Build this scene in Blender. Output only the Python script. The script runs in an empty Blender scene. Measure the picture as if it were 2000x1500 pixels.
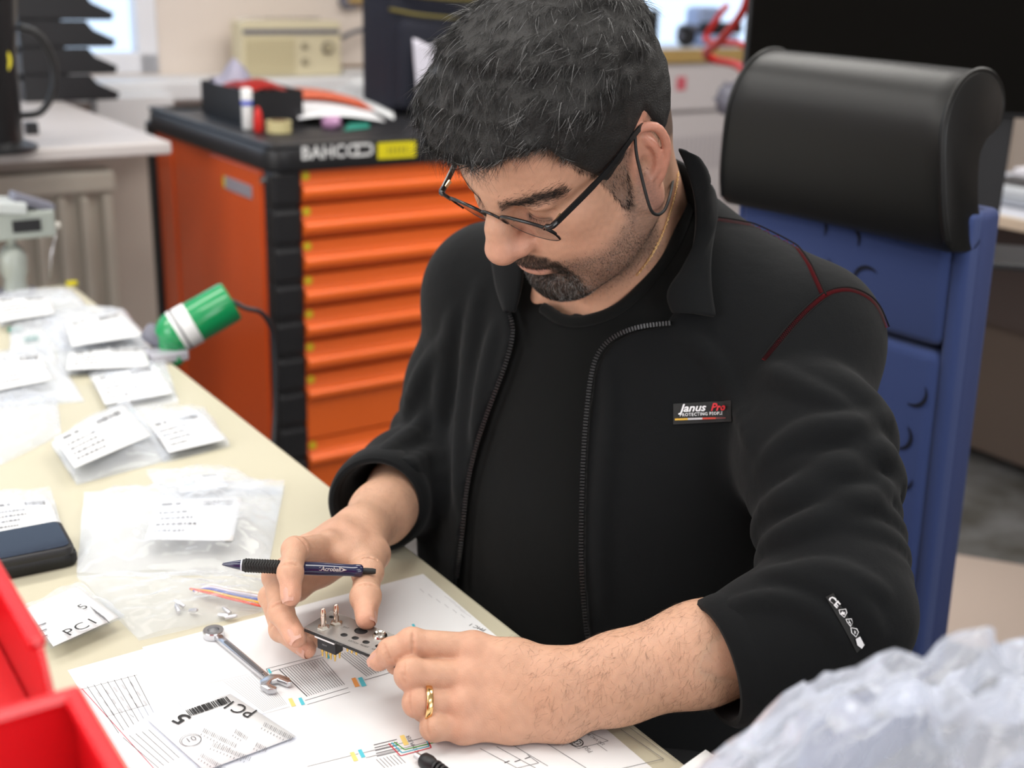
import bpy, bmesh, math, random
import numpy as np
from mathutils import Vector, Matrix
from mathutils.bvhtree import BVHTree
random.seed(7); RNG = np.random.default_rng(11)
scene = bpy.context.scene
COL = scene.collection

# ------------------------------------------------------------------ camera
FPX = 2400.0
TH = math.radians(18.7); RO = math.radians(1.7)
CAM = np.array([0.0, 0.0, 1.35])
_F = np.array([0, math.cos(TH), -math.sin(TH)])
_U0 = np.array([0, math.sin(TH), math.cos(TH)]); _R0 = np.array([1.0, 0, 0])
_R = _R0*math.cos(RO) + _U0*math.sin(RO)
_U = -_R0*math.sin(RO) + _U0*math.cos(RO)
cd = bpy.data.cameras.new('camera'); cam = bpy.data.objects.new('camera', cd); COL.objects.link(cam)
cd.sensor_width = 36.0; cd.lens = FPX/2000*36.0
cam.matrix_world = Matrix(((_R[0], _U[0], -_F[0], CAM[0]), (_R[1], _U[1], -_F[1], CAM[1]), (_R[2], _U[2], -_F[2], CAM[2]), (0, 0, 0, 1)))
cd.dof.use_dof = True; cd.dof.focus_distance = 1.07; cd.dof.aperture_fstop = 4.3
cd.clip_start = 0.02
scene.camera = cam

# room axes: A runs along the window wall, B runs towards it
RA = math.radians(34.5)
AX = np.array([math.cos(RA), math.sin(RA), 0]); BX = np.array([-math.sin(RA), math.cos(RA), 0]); ZX = np.array([0, 0, 1.0])
def rp(a, b, z): return AX*a + BX*b + ZX*z
def ray(u, v): return _F + _R*(u-1000)/FPX - _U*(v-750)/FPX
def ond(u, v, d): return CAM + ray(u, v)*d
def onz(u, v, z=0.74):
    r = ray(u, v); return CAM + r*((z-CAM[2])/r[2])
def onb(u, v, b):
    r = ray(u, v); return CAM + r*((b - CAM@BX)/(r@BX))
def proj(p):
    q = np.asarray(p)-CAM; d = q@_F
    return 1000+FPX*(q@_R)/d, 750-FPX*(q@_U)/d, d

# ------------------------------------------------------------------ world, lights, exposure
wd = bpy.data.worlds.new('world'); scene.world = wd; wd.use_nodes = True
bg = wd.node_tree.nodes['Background']; bg.inputs[0].default_value = (0.62, 0.78, 1.0, 1); bg.inputs[1].default_value = 1.6
scene.view_settings.view_transform = 'Standard'; scene.view_settings.look = 'None'
scene.view_settings.exposure = 0.0; scene.view_settings.gamma = 1.0; scene.view_settings.use_curve_mapping = False
ROOM_M = Matrix.Rotation(RA, 4, 'Z')
CEIL = 2.75
LAMPS = [(0.1, 0.75, 11), (0.1, 2.35, 11), (1.9, 0.75, 12), (1.9, 2.35, 16), (-1.5, 0.75, 10), (-1.5, 2.35, 22), (3.5, 1.6, 24), (0.3, -1.2, 8)]   # (a, b, watts) of the ceiling lamps
def ceiling_light(a, b, watts):
    ld = bpy.data.lights.new('ceiling_lamp_light', 'AREA'); ld.shape = 'RECTANGLE'; ld.size = 1.2; ld.size_y = 0.56
    ld.energy = watts; ld.color = (1.0, 0.965, 0.91)
    lo = bpy.data.objects.new('ceiling_lamp_light', ld); COL.objects.link(lo)
    lo.matrix_world = Matrix.Translation(Vector(rp(a, b, CEIL-0.075))) @ ROOM_M
    return lo
for _l in LAMPS: ceiling_light(*_l)
# daylight from the tall windows behind and beside the photographer
DAYWIN = [((0.6, -2.97, 1.65), AX, BX), ((-2.97, 0.6, 1.65), -BX, AX)]      # centre (a, b, z), across, into the room
for _o, _X, _N in DAYWIN:
    ld = bpy.data.lights.new('window_daylight', 'AREA'); ld.shape = 'RECTANGLE'; ld.size = 2.3; ld.size_y = 1.35; ld.energy = 56; ld.color = (.93, .96, 1.0)
    lo = bpy.data.objects.new('window_daylight', ld); COL.objects.link(lo); _z = -_N
    lo.matrix_world = Matrix(((_X[0], 0, _z[0], 0), (_X[1], 0, _z[1], 0), (_X[2], 1, _z[2], 0), (0, 0, 0, 1))); lo.location = Vector(rp(*_o)+_N*.05)

# ------------------------------------------------------------------ helpers: materials
MATS = {}
def mat(name, color=(0.8, 0.8, 0.8), rough=0.5, metal=0.0, spec=0.5, bump=None, var=None, trans=0.0, ior=1.45, alpha=1.0, sss=0.0, coat=0.0, emit=None, sheen=0.0):
    if name in MATS: return MATS[name]
    m = bpy.data.materials.new(name); m.use_nodes = True; nt = m.node_tree; p = nt.nodes['Principled BSDF']
    p.inputs['Base Color'].default_value = (*color, 1); p.inputs['Roughness'].default_value = rough; p.inputs['Metallic'].default_value = metal
    p.inputs['Specular IOR Level'].default_value = spec; p.inputs['Transmission Weight'].default_value = trans; p.inputs['IOR'].default_value = ior
    p.inputs['Alpha'].default_value = alpha; p.inputs['Coat Weight'].default_value = coat; p.inputs['Sheen Weight'].default_value = sheen
    if sss: p.inputs['Subsurface Weight'].default_value = sss; p.inputs['Subsurface Radius'].default_value = (1.0, 0.35, 0.2); p.inputs['Subsurface Scale'].default_value = 0.004
    if emit: p.inputs['Emission Color'].default_value = (*emit[0], 1); p.inputs['Emission Strength'].default_value = emit[1]
    tc = nt.nodes.new('ShaderNodeTexCoord')
    if var:     # (scale, amount): gentle colour mottling
        n = nt.nodes.new('ShaderNodeTexNoise'); n.inputs['Scale'].default_value = var[0]; n.inputs['Detail'].default_value = 4
        nt.links.new(tc.outputs['Object'], n.inputs['Vector'])
        mr = nt.nodes.new('ShaderNodeMapRange'); mr.inputs['To Min'].default_value = 1-var[1]; mr.inputs['To Max'].default_value = 1+var[1]
        nt.links.new(n.outputs['Fac'], mr.inputs['Value'])
        mx = nt.nodes.new('ShaderNodeMix'); mx.data_type = 'RGBA'; mx.blend_type = 'MULTIPLY'; mx.inputs[0].default_value = 1.0
        mx.inputs[6].default_value = (*color, 1); nt.links.new(mr.outputs['Result'], mx.inputs[7]); nt.links.new(mx.outputs[2], p.inputs['Base Color'])
    if bump:    # (scale, strength, distance)
        n = nt.nodes.new('ShaderNodeTexNoise'); n.inputs['Scale'].default_value = bump[0]; n.inputs['Detail'].default_value = 3
        nt.links.new(tc.outputs['Object'], n.inputs['Vector'])
        b = nt.nodes.new('ShaderNodeBump'); b.inputs['Strength'].default_value = bump[1]; b.inputs['Distance'].default_value = bump[2] if len(bump) > 2 else 0.001
        nt.links.new(n.outputs['Fac'], b.inputs['Height']); nt.links.new(b.outputs['Normal'], p.inputs['Normal'])
    MATS[name] = m; return m

# ------------------------------------------------------------------ helpers: objects
def tag(o, label=None, cat=None, group=None, kind=None):
    if label: o['label'] = label
    if cat: o['category'] = cat
    if group: o['group'] = group
    if kind: o['kind'] = kind
    return o
def link(name, me, m=None, parent=None, smooth=False):
    o = bpy.data.objects.new(name, me); COL.objects.link(o)
    if m is not None and not me.materials: me.materials.append(m)
    if parent is not None:
        o.parent = parent; o.matrix_parent_inverse = parent.matrix_world.inverted()
    if smooth: me.polygons.foreach_set('use_smooth', [True]*len(me.polygons))
    return o
def empty(name, loc, label, cat, group=None, kind=None):
    o = bpy.data.objects.new(name, None); COL.objects.link(o); o.empty_display_size = 0.05
    o.matrix_world = Matrix.Translation(Vector(loc)); bpy.context.view_layer.update()
    return tag(o, label, cat, group, kind)
def mesh(name, verts, faces, smooth=False):
    me = bpy.data.meshes.new(name); me.from_pydata([tuple(map(float, v)) for v in verts], [], faces); me.update()
    if smooth: me.polygons.foreach_set('use_smooth', [True]*len(me.polygons))
    return me
def bm_mesh(name, bm, smooth=False, recalc=True):
    if recalc: bmesh.ops.recalc_face_normals(bm, faces=bm.faces)
    me = bpy.data.meshes.new(name); bm.to_mesh(me); bm.free()
    if smooth: me.polygons.foreach_set('use_smooth', [True]*len(me.polygons))
    return me
def frame(o, x, y, z):
    """4x4 from origin and three axes"""
    return Matrix(((x[0], y[0], z[0], o[0]), (x[1], y[1], z[1], o[1]), (x[2], y[2], z[2], o[2]), (0, 0, 0, 1)))
def nrm(v): v = np.asarray(v, float); return v/np.linalg.norm(v)
def axes(z, xhint=(1, 0, 0)):
    z = nrm(z); x = np.asarray(xhint, float); x = x - z*(x@z)
    if np.linalg.norm(x) < 1e-6: x = np.array([0, 1.0, 0]) - z*z[1]
    x = nrm(x); return x, np.cross(z, x), z
ROOMF = lambda a, b, z: frame(rp(a, b, z), AX, BX, ZX)
def add_box(bm, c, s, M=None, bevel=0.0, seg=2):
    r = bmesh.ops.create_cube(bm, size=1.0)
    vs = r['verts']
    for v in vs: v.co = Vector((v.co.x*s[0]+c[0], v.co.y*s[1]+c[1], v.co.z*s[2]+c[2]))
    if bevel > 0:
        es = list({e for v in vs for e in v.link_edges})
        rb = bmesh.ops.bevel(bm, geom=es, offset=bevel, segments=seg, profile=0.5, affect='EDGES')
        vs = list({v for f in rb['faces'] for v in f.verts} | {v for v in vs if v.is_valid})
    if M is not None:
        bmesh.ops.transform(bm, matrix=M, verts=[v for v in vs if v.is_valid])
def box(name, c, s, m, parent=None, M=None, bevel=0.0, seg=2, smooth=False):
    bm = bmesh.new(); add_box(bm, c, s, M, bevel, seg)
    return link(name, bm_mesh(name, bm, smooth), m, parent)
def rbox(name, a0, a1, b0, b1, z0, z1, m, parent=None, bevel=0.0):
    """box aligned with the room axes"""
    return box(name, (0, 0, 0), (a1-a0, b1-b0, z1-z0), m, parent, ROOMF((a0+a1)/2, (b0+b1)/2, (z0+z1)/2), bevel)
def add_lathe(bm, prof, M=None, n=24, cap=True):
    rings = []
    for r, z in prof:
        rings.append([bm.verts.new((r*math.cos(2*math.pi*i/n), r*math.sin(2*math.pi*i/n), z)) for i in range(n)])
    for k in range(len(rings)-1):
        for i in range(n):
            bm.faces.new((rings[k][i], rings[k][(i+1) % n], rings[k+1][(i+1) % n], rings[k+1][i]))
    if cap:
        if prof[0][0] > 1e-5: bm.faces.new(list(reversed(rings[0])))
        if prof[-1][0] > 1e-5: bm.faces.new(rings[-1])
    vs = [v for r in rings for v in r]
    if M is not None: bmesh.ops.transform(bm, matrix=M, verts=vs)
def lathe(name, prof, m, parent=None, M=None, n=24, smooth=True, cap=True):
    bm = bmesh.new(); add_lathe(bm, prof, M, n, cap); bmesh.ops.remove_doubles(bm, verts=bm.verts, dist=1e-6)
    me = bm_mesh(name, bm, smooth)
    o = link(name, me, m, parent)
    if smooth: autosmooth(me)
    return o
def autosmooth(me, ang=40):
    me.polygons.foreach_set('use_smooth', [True]*len(me.polygons))
    bm = bmesh.new(); bm.from_mesh(me)
    for e in bm.edges:
        if len(e.link_faces) == 2 and e.calc_face_angle(0) > math.radians(ang): e.smooth = False
    bm.to_mesh(me); bm.free()
def axis_M(p, q, xhint=(1, 0, 0)):
    x, y, z = axes(np.asarray(q)-np.asarray(p), xhint); return frame(p, x, y, z)
def catmull(P, n=8):
    P = [np.asarray(p, float) for p in P]
    if len(P) < 3: return [P[0]+(P[-1]-P[0])*t for t in np.linspace(0, 1, n+1)]
    Q = [2*P[0]-P[1]] + P + [2*P[-1]-P[-2]]; out = []
    for i in range(1, len(Q)-2):
        for k in range(n):
            t = k/n; a, b, c, d = Q[i-1], Q[i], Q[i+1], Q[i+2]
            out.append(0.5*((2*b)+(-a+c)*t+(2*a-5*b+4*c-d)*t*t+(-a+3*b-3*c+d)*t**3))
    out.append(P[-1]); return out
def tube_data(path, rad, n=8, closed=False):
    path = [np.asarray(p, float) for p in path]; N = len(path)
    rad = [rad]*N if np.isscalar(rad) else rad
    V = []; Fc = []; prev = None
    for i, p in enumerate(path):
        if closed: t = path[(i+1) % N]-path[i-1]
        else: t = path[min(i+1, N-1)]-path[max(i-1, 0)]
        t = nrm(t)
        if prev is None: x = np.cross(t, [0, 0, 1.0]); x = np.cross(t, [1.0, 0, 0]) if np.linalg.norm(x) < 1e-3 else x
        else: x = prev - t*(prev@t)
        x = nrm(x); y = np.cross(t, x); prev = x
        for k in range(n):
            a = 2*math.pi*k/n; V.append(p + (x*math.cos(a)+y*math.sin(a))*rad[i])
    M = N if closed else N-1
    for i in range(M):
        for k in range(n):
            a = i*n+k; b = i*n+(k+1) % n; c = ((i+1) % N)*n+(k+1) % n; d = ((i+1) % N)*n+k
            Fc.append((a, b, c, d))
    if not closed:
        Fc.append(tuple(reversed(range(n)))); Fc.append(tuple(range((N-1)*n, N*n)))
    return V, Fc
def tube(name, path, rad, m, parent=None, n=8, closed=False):
    V, Fc = tube_data(path, rad, n, closed); return link(name, mesh(name, V, Fc, True), m, parent)
def prism(name, poly, h, m, parent=None, M=None, bevel=0.0, smooth=False):
    """polygon in local xy extruded to z=h"""
    bm = bmesh.new(); vs = [bm.verts.new((x, y, 0)) for x, y in poly]; f = bm.faces.new(vs)
    r = bmesh.ops.extrude_face_region(bm, geom=[f])
    bmesh.ops.translate(bm, verts=[v for v in r['geom'] if isinstance(v, bmesh.types.BMVert)], vec=(0, 0, h))
    if bevel: bmesh.ops.bevel(bm, geom=list(bm.edges), offset=bevel, segments=2, profile=0.5, affect='EDGES')
    if M is not None: bmesh.ops.transform(bm, matrix=M, verts=bm.verts)
    me = bm_mesh(name, bm); o = link(name, me, m, parent)
    if smooth: autosmooth(me)
    return o
def text_mesh(name, body, size, M, m, parent=None, align='CENTER', shear=0.0, space=1.0, weight=0.0, sx=1.0):
    cu = bpy.data.curves.new(name, 'FONT'); cu.body = body; cu.size = size; cu.align_x = align; cu.align_y = 'CENTER'; cu.shear = shear
    cu.space_character = space; cu.offset = weight; cu.resolution_u = 3
    o = bpy.data.objects.new(name, cu); COL.objects.link(o)
    me = bpy.data.meshes.new_from_object(o); bpy.data.objects.remove(o); bpy.data.curves.remove(cu)
    me.transform(M @ Matrix.Diagonal((sx, 1, 1, 1))); me.name = name
    return link(name, me, m, parent)
def join_meshes(name, parts, smooth=False):
    V = []; Fc = []
    for v, f in parts:
        o = len(V); V += list(v); Fc += [tuple(i+o for i in q) for q in f]
    return mesh(name, V, Fc, smooth)
# ================================================================== the room
M_wall = mat('painted_wall', (0.74, 0.65, 0.58), 0.8, bump=(60, 0.1))
M_white = mat('white_lacquer', (0.80, 0.80, 0.82), 0.45)
M_ceil = mat('ceiling_white', (0.85, 0.84, 0.82), 0.9)
def carpet_mat():
    m = mat('grey_carpet', (0.2, 0.2, 0.2), 0.95, bump=(900, 0.6, 0.004)); nt = m.node_tree; p = nt.nodes['Principled BSDF']
    tc = nt.nodes.new('ShaderNodeTexCoord'); n = nt.nodes.new('ShaderNodeTexNoise'); n.inputs['Scale'].default_value = 7; n.inputs['Detail'].default_value = 5
    cr = nt.nodes.new('ShaderNodeValToRGB'); e = cr.color_ramp.elements; e[0].position = .35; e[0].color = (.075, .07, .06, 1); e[1].position = .68; e[1].color = (.17, .17, .17, 1)
    nt.links.new(tc.outputs['Object'], n.inputs['Vector']); nt.links.new(n.outputs['Fac'], cr.inputs['Fac']); nt.links.new(cr.outputs['Color'], p.inputs['Base Color'])
    return m
M_carpet = carpet_mat()
A0, A1, B0, B1 = -3.0, 6.4, -3.0, 4.3
def struct(o, **k): return tag(o, kind='structure', **k)
struct(rbox('floor', A0, A1, B0, B1, -0.1, 0.0, M_carpet))
struct(rbox('ceiling', A0, A1, B0, B1, CEIL, CEIL+0.1, M_ceil))
struct(rbox('wall_left', A0-0.1, A0, B0, B1, 0, CEIL, M_wall))
struct(rbox('wall_right', A1, A1+0.1, B0, B1, 0, CEIL, M_wall))
struct(rbox('wall_front', A0, A1, B0-0.1, B0, 0, CEIL, M_wall))
# back wall with two window openings
WIN = [(-1.6, 1.44), (3.25, 5.4)]; WZ0, WZ1 = 0.97, 2.35
def wall_back():
    bm = bmesh.new()
    def seg(a0, a1, z0, z1): add_box(bm, (0, 0, 0), (a1-a0, 0.12, z1-z0), ROOMF((a0+a1)/2, B1+0.06, (z0+z1)/2))
    xs = [A0] + [w for p in WIN for w in p] + [A1]
    for i in range(0, len(xs), 2): seg(xs[i], xs[i+1], 0, CEIL)
    for w0, w1 in WIN: seg(w0, w1, 0, WZ0); seg(w0, w1, WZ1, CEIL)
    return struct(link('wall_back', bm_mesh('wall_back', bm), M_wall))
wall_back()
M_frame = mat('window_frame_white', (0.80, 0.80, 0.84), 0.35)
M_glass = mat('window_glass', (1, 1, 1), 0.0, trans=1.0, ior=1.02, spec=0.2)
for i, (w0, w1) in enumerate(WIN):
    bm = bmesh.new(); fw = 0.07
    for a0, a1, z0, z1 in ((w0, w1, WZ0, WZ0+fw), (w0, w1, WZ1-fw, WZ1), (w0, w0+fw, WZ0, WZ1), (w1-fw, w1, WZ0, WZ1), ((w0+w1)/2-fw/2, (w0+w1)/2+fw/2, WZ0, WZ1)):
        add_box(bm, (0, 0, 0), (a1-a0, 0.08, z1-z0), ROOMF((a0+a1)/2, B1+0.04, (z0+z1)/2), 0.006)
    wf = struct(link('window_%d' % (i+1), bm_mesh('window', bm), M_frame))
    for s in (0, 1):
        m0 = w0+fw if s == 0 else (w0+w1)/2+fw/2; m1 = (w0+w1)/2-fw/2 if s == 0 else w1-fw
        rbox('window_pane', m0, m1, B1+0.036, B1+0.044, WZ0+fw, WZ1-fw, M_glass, wf)
struct(rbox('trim_1', A0, 2.9, 4.06, B1, 0.90, 0.965, M_white, bevel=0.008))     # window board
# daylight windows on the walls behind the photographer
for k, (o_, X_, Y_) in enumerate(DAYWIN):
    bm = bmesh.new()
    for cx_, cz_, sx_, sz_ in ((0, .73, 2.5, .06), (0, -.73, 2.5, .06), (1.22, 0, .06, 1.5), (-1.22, 0, .06, 1.5), (0, 0, .06, 1.4)): add_box(bm, (cx_, cz_, 0), (sx_, sz_, .05), frame(rp(*o_), X_, ZX, np.cross(X_, ZX)), .004)
    struct(link('window_%d' % (k+3), bm_mesh('window', bm), M_frame))
M_lampbody = mat('lamp_housing', (0.8, 0.8, 0.8), 0.4); M_lampglow = mat('lamp_diffuser', (0.9, 0.9, 0.9), 0.5, emit=((1, .97, .92), 3.0))
for k, (a, b, wts) in enumerate(LAMPS):
    e = empty('ceiling_lamp', rp(a, b, CEIL), 'rectangular white ceiling lamp above the office', 'lamp', 'ceiling lamps')
    bm = bmesh.new()
    for c, s in (((0, .295, 0), (1.26, .03, .06)), ((0, -.295, 0), (1.26, .03, .06)), ((.615, 0, 0), (.03, .56, .06)), ((-.615, 0, 0), (.03, .56, .06))): add_box(bm, c, s, ROOMF(a, b, CEIL-.032))
    link('lamp_housing', bm_mesh('lamp_housing', bm), M_lampbody, e)
    rbox('diffuser', a-.6, a+.6, b-.28, b+.28, CEIL-.06, CEIL-.045, M_lampglow, e)
# radiator under the left window
M_rad = mat('radiator_cream', (0.66, 0.61, 0.53), 0.5)
def radiator(a0, a1, z0, z1, b, label):
    e = empty('radiator', rp((a0+a1)/2, b, z0), label, 'radiator')
    rbox('panel', a0, a1, b-.05, b+.0, z0, z1, M_rad, e, 0.008)
    rbox('top_rail', a0, a1, b-.09, b, z1-.07, z1, M_rad, e, 0.01)
    n = int((a1-a0)/.07)
    for k in range(n):
        x = a0+.03+k*(a1-a0-.06)/max(1, n-1)
        rbox('rib', x-.016, x+.016, b-.085, b-.05, z0+.02, z1-.08, M_rad, e, 0.012)
    rbox('bracket', a0+.1, a0+.14, b, B1, z0, z1-.1, M_rad, e); rbox('bracket', a1-.14, a1-.1, b, B1, z0, z1-.1, M_rad, e)
    return e
_p = onb(208, 325, 4.16)
radiator(-.9, float(_p@AX), .10, float(_p[2]), 4.16, 'cream ribbed radiator under the window behind the desk')

# ------------------------------------------------------------------ side table below the window
M_table = mat('pale_grey_laminate', (0.55, 0.51, 0.50), 0.5, var=(5, .03))
TZ = 0.95
st = empty('side_table', rp(.2, 3.35, 0), 'long pale grey side table in front of the window', 'table')
rbox('table_top', -1.6, .955, 2.80, 4.05, TZ-.03, TZ, M_table, st, .006)
for a in (-1.5, -.3):
    for b in (2.95, 3.95): rbox('leg', a-.025, a+.025, b-.025, b+.025, 0, TZ-.03, mat('grey_steel', (.4, .4, .42), .4, .6), st)
# letter trays
M_blk = mat('black_plastic', (0.012, 0.012, 0.014), 0.45)
lt = empty('letter_tray', onz(140, 180, TZ), 'stack of black letter trays on the side table by the window', 'letter tray')
LTp = ond(228, 176, 1.0); lb = 3.72
lr = onb(228, 178, lb); la = float(lr@AX)
for k, zc in enumerate((0.0, .075, .15, .225)):
    z0 = TZ+zc
    poly = [(-.26, 0), (0.0, 0), (.006, .020), (-.055, .048), (-.075, .073), (-.26, .073)]
    bm = bmesh.new()
    # side profile slab at the front and back, plus bottom
    for b in (lb-.005, lb+.30):
        vs = [bm.verts.new(Vector(rp(la+x, b, z0+z))) for x, z in poly]; vs2 = [bm.verts.new(Vector(rp(la+x, b+.006, z0+z))) for x, z in poly]
        bm.faces.new(vs); bm.faces.new(vs2)
        for i in range(len(poly)): bm.faces.new((vs[i], vs[(i+1) % 6], vs2[(i+1) % 6], vs2[i]))
    add_box(bm, (0, 0, 0), (.26, .31, .005), ROOMF(la-.13, lb+.15, z0+.003))
    add_box(bm, (0, 0, 0), (.004, .31, .055), ROOMF(la-.26, lb+.15, z0+.03))
    link('tray', bm_mesh('tray', bm), M_blk, lt)
    for b in (lb, lb+.3): rbox('spacer', la-.20, la-.185, b-.006, b+.004, z0+.06, z0+.0755, M_blk, lt)
tag(rbox('paper_stack', la-.25, la-.03, lb+.02, lb+.28, TZ+.225+.0065, TZ+.235, mat('pale_blue_paper', (.55, .65, .85), .7)), 'pale bluish paper lying in the top black letter tray', 'paper')
# jug at the far left
M_jug = mat('black_gloss', (0.012, 0.012, 0.013), 0.3)
jp = onz(-22, 292, TZ)
jg = empty('jug', jp, 'tall black jug with loop handle at the left edge of the side table', 'jug')
JM = frame(jp, AX, BX, ZX)
lathe('jug_body', [(0, 0), (.10, 0), (.10, .008), (.072, .02), (.075, .2), (.09, .36), (.092, .42), (.07, .45), (0, .46)], M_jug, jg, JM, 32)
tube('handle', catmull([jp+AX*.083+ZX*.255, jp+AX*.125+ZX*.235, jp+AX*.15+ZX*.18, jp+AX*.145+ZX*.12, jp+AX*.115+ZX*.075, jp+AX*.07+ZX*.068], 6), .008, M_jug, jg)
sp = jp+ZX*.2 - BX*.074+AX*.02
lathe('sticker', [(0, 0), (.022, 0), (.022, .002), (0, .002)], mat('cyan_sticker', (.3, .65, .7), .5), jg, axis_M(jp+ZX*.19-BX*.066+AX*.025, jp+ZX*.19-BX*.1+AX*.04), 24)
lathe('sticker_rim', [(.021, 0), (.029, 0), (.029, .0025), (.021, .0025)], mat('yellow_sticker', (.75, .65, .05), .5), jg, axis_M(jp+ZX*.19-BX*.066+AX*.025, jp+ZX*.19-BX*.1+AX*.04), 24, cap=False)
q = onz(62, 262, TZ)
tag(box('cube_block', (0, 0, .014), (.028, .028, .028), M_blk, None, frame(q, AX, BX, ZX), .002), 'tiny black cube lying on the pale side table', 'block')
# white socket duct by the window, right of the table
rd = onb(285, 240, 4.0)
wd_ = empty('cable_duct', rp(float(rd@AX), 4.02, .9), 'white cable duct box under the window sill beside the trolley', 'duct')
rbox('duct_body', float(rd@AX)-.16, float(rd@AX)+.09, 3.98, 4.055, .80, .93, M_white, wd_, .006); rbox('duct_clip', float(rd@AX)-.02, float(rd@AX)+.06, 3.965, 3.98, .775, .82, M_white, wd_, .004)

# ------------------------------------------------------------------ radio on the sill
M_cream = mat('cream_plastic', (0.68, 0.61, 0.42), 0.45); M_cream2 = mat('cream_grille', (0.58, 0.51, 0.32), 0.6)
M_dgrey = mat('slate_plastic', (0.16, 0.16, 0.2), 0.4); M_knob = mat('grey_brown_knob', (.22, .19, .15), .35)
ra0 = float(onb(471, 100, 4.12)@AX); ra1 = float(onb(667, 100, 4.12)@AX); rzt = float(onb(570, 42, 4.12)[2]); rz0 = .966
ro = empty('radio', rp((ra0+ra1)/2, 4.17, rz0), 'cream portable radio with dials on the window sill', 'radio')
rbox('radio_body', ra0, ra1, 4.12, 4.21, rz0, rzt, M_cream, ro, .008)
rbox('tuning_scale', ra0+.008, ra1-.01, 4.116, 4.122, rzt-.042, rzt-.026, M_dgrey, ro)
rw = ra1-ra0; rh = rzt-rz0
rbox('speaker_grille', ra0+.015, ra0+rw*.52, 4.115, 4.121, rz0+.012, rzt-.055, M_cream2, ro, .002)
for k in range(9):
    z = rz0+.02+k*(rh-.075)/9; rbox('grille_bar', ra0+.02, ra0+rw*.51, 4.112, 4.116, z, z+.003, M_cream, ro)
for fa, fz, r in ((.62, .56, .011), (.62, .27, .012), (.855, .52, .023)):
    c = rp(ra0+rw*fa, 4.12, rz0+rh*fz); lathe('dial', [(0, 0), (r, 0), (r*.9, .012), (0, .013)], M_knob, ro, axis_M(c, c-BX), 24)
    lathe('dial_cap', [(0, 0), (r*.55, 0), (r*.5, .004), (0, .004)], M_cream2, ro, axis_M(c-BX*.0125, c-BX), 20)
tube('antenna', [rp(ra0+.02, 4.19, rzt-.002), rp(ra0+.05, 4.19, rzt+.008), rp(ra1-.05, 4.19, rzt+.008)], .003, mat('chrome', (.8, .8, .8), .15, 1), ro)
# wall things behind radio
cable_m = mat('dark_blue_cable', (.10, .11, .14), .5)
P = [onb(668, 73, 4.2), onb(690, 63, 4.22), onb(720, 56, 4.24), onb(755, 54, 4.24), onb(800, 60, 4.22), onb(830, 90, 4.2)]
tag(tube('wall_cable', catmull(P, 6), .008, cable_m), 'dark grey cable arching along the wall right of the radio', 'cable')
wb = empty('wall_hook', onb(680, 2, 4.25), 'dark round wall fitting with a brass bar above the radio', 'fitting')
lathe('fitting_disc', [(0, 0), (.035, 0), (.03, .03), (0, .035)], M_dgrey, wb, axis_M(onb(678, 0, 4.29), onb(678, 0, 4.29)-BX), 24)
tube('brass_bar', [onb(680, 2, 4.26), onb(760, -2, 4.26)], .012, mat('brass_brown', (.45, .30, .1), .4, .5), wb)
tl = empty('tissue_pack', onz(690, 150, .966), 'brown and white folded packet on the sill beside the radio', 'packet')
bx0 = float(onb(672, 150, 4.1)@AX)
rbox('wrapper', bx0, bx0+.16, 4.09, 4.18, .966, .99, mat('pale_grey_plastic', (.6, .58, .57), .4), tl, .01)
rbox('brown_strip', bx0+.005, bx0+.155, 4.11, 4.16, .99, .999, mat('brown_card', (.2, .12, .06), .6), tl, .003)

# ------------------------------------------------------------------ tool trolley
def orange_mat(name, c): return mat(name, c, 0.32, coat=.25)
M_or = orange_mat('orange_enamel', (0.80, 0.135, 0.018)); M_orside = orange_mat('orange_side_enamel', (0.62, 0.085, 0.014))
M_tblk = mat('trolley_black', (0.014, 0.014, 0.016), 0.38, bump=(400, .1))
M_dot = mat('yellow_dot', (0.62, 0.52, 0.02), .5)
ta0, ta1, tb0, tb1 = 1.088, 1.90, 2.537, 3.33
tr = empty('tool_trolley', rp((ta0+ta1)/2, (tb0+tb1)/2, 0), 'orange tool trolley with eight drawers and a black top', 'tool trolley')
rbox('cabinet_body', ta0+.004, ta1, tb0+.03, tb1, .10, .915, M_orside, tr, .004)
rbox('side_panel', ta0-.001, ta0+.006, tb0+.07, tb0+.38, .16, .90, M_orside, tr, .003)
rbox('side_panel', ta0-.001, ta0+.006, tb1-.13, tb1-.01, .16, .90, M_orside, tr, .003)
rbox('rear_post', ta0-.012, ta0+.03, tb1-.005, tb1+.04, .10, .93, M_tblk, tr, .008)
# front corner post with pads
rbox('corner_post', ta0-.002, ta0+.064, tb0-.004, tb0+.06, .10, .92, M_tblk, tr, .012)
for k in range(9): rbox('post_pad', ta0-.005, ta0+.066, tb0-.009, tb0+.05, .135+k*.087, .135+k*.087+.08, M_tblk, tr, .01)
rbox('corner_post', ta1-.064, ta1+.002, tb0-.004, tb0+.06, .10, .92, M_tblk, tr, .012)
def rounded(x0, x1, y0, y1, r, n=6):
    out = []
    for cx, cy, s in ((x1-r, y1-r, 0), (x0+r, y1-r, 1), (x0+r, y0+r, 2), (x1-r, y0+r, 3)):
        for k in range(n+1):
            t = (s+k/n)*math.pi/2; out.append((cx+r*math.cos(t), cy+r*math.sin(t)))
    return out
top = prism('trolley_top', rounded(ta0-.015, ta1+.015, tb0-.02, tb1+.02, .045), .052, M_tblk, tr, ROOMF(0, 0, .908), .009, True)
bm = bmesh.new()
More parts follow.
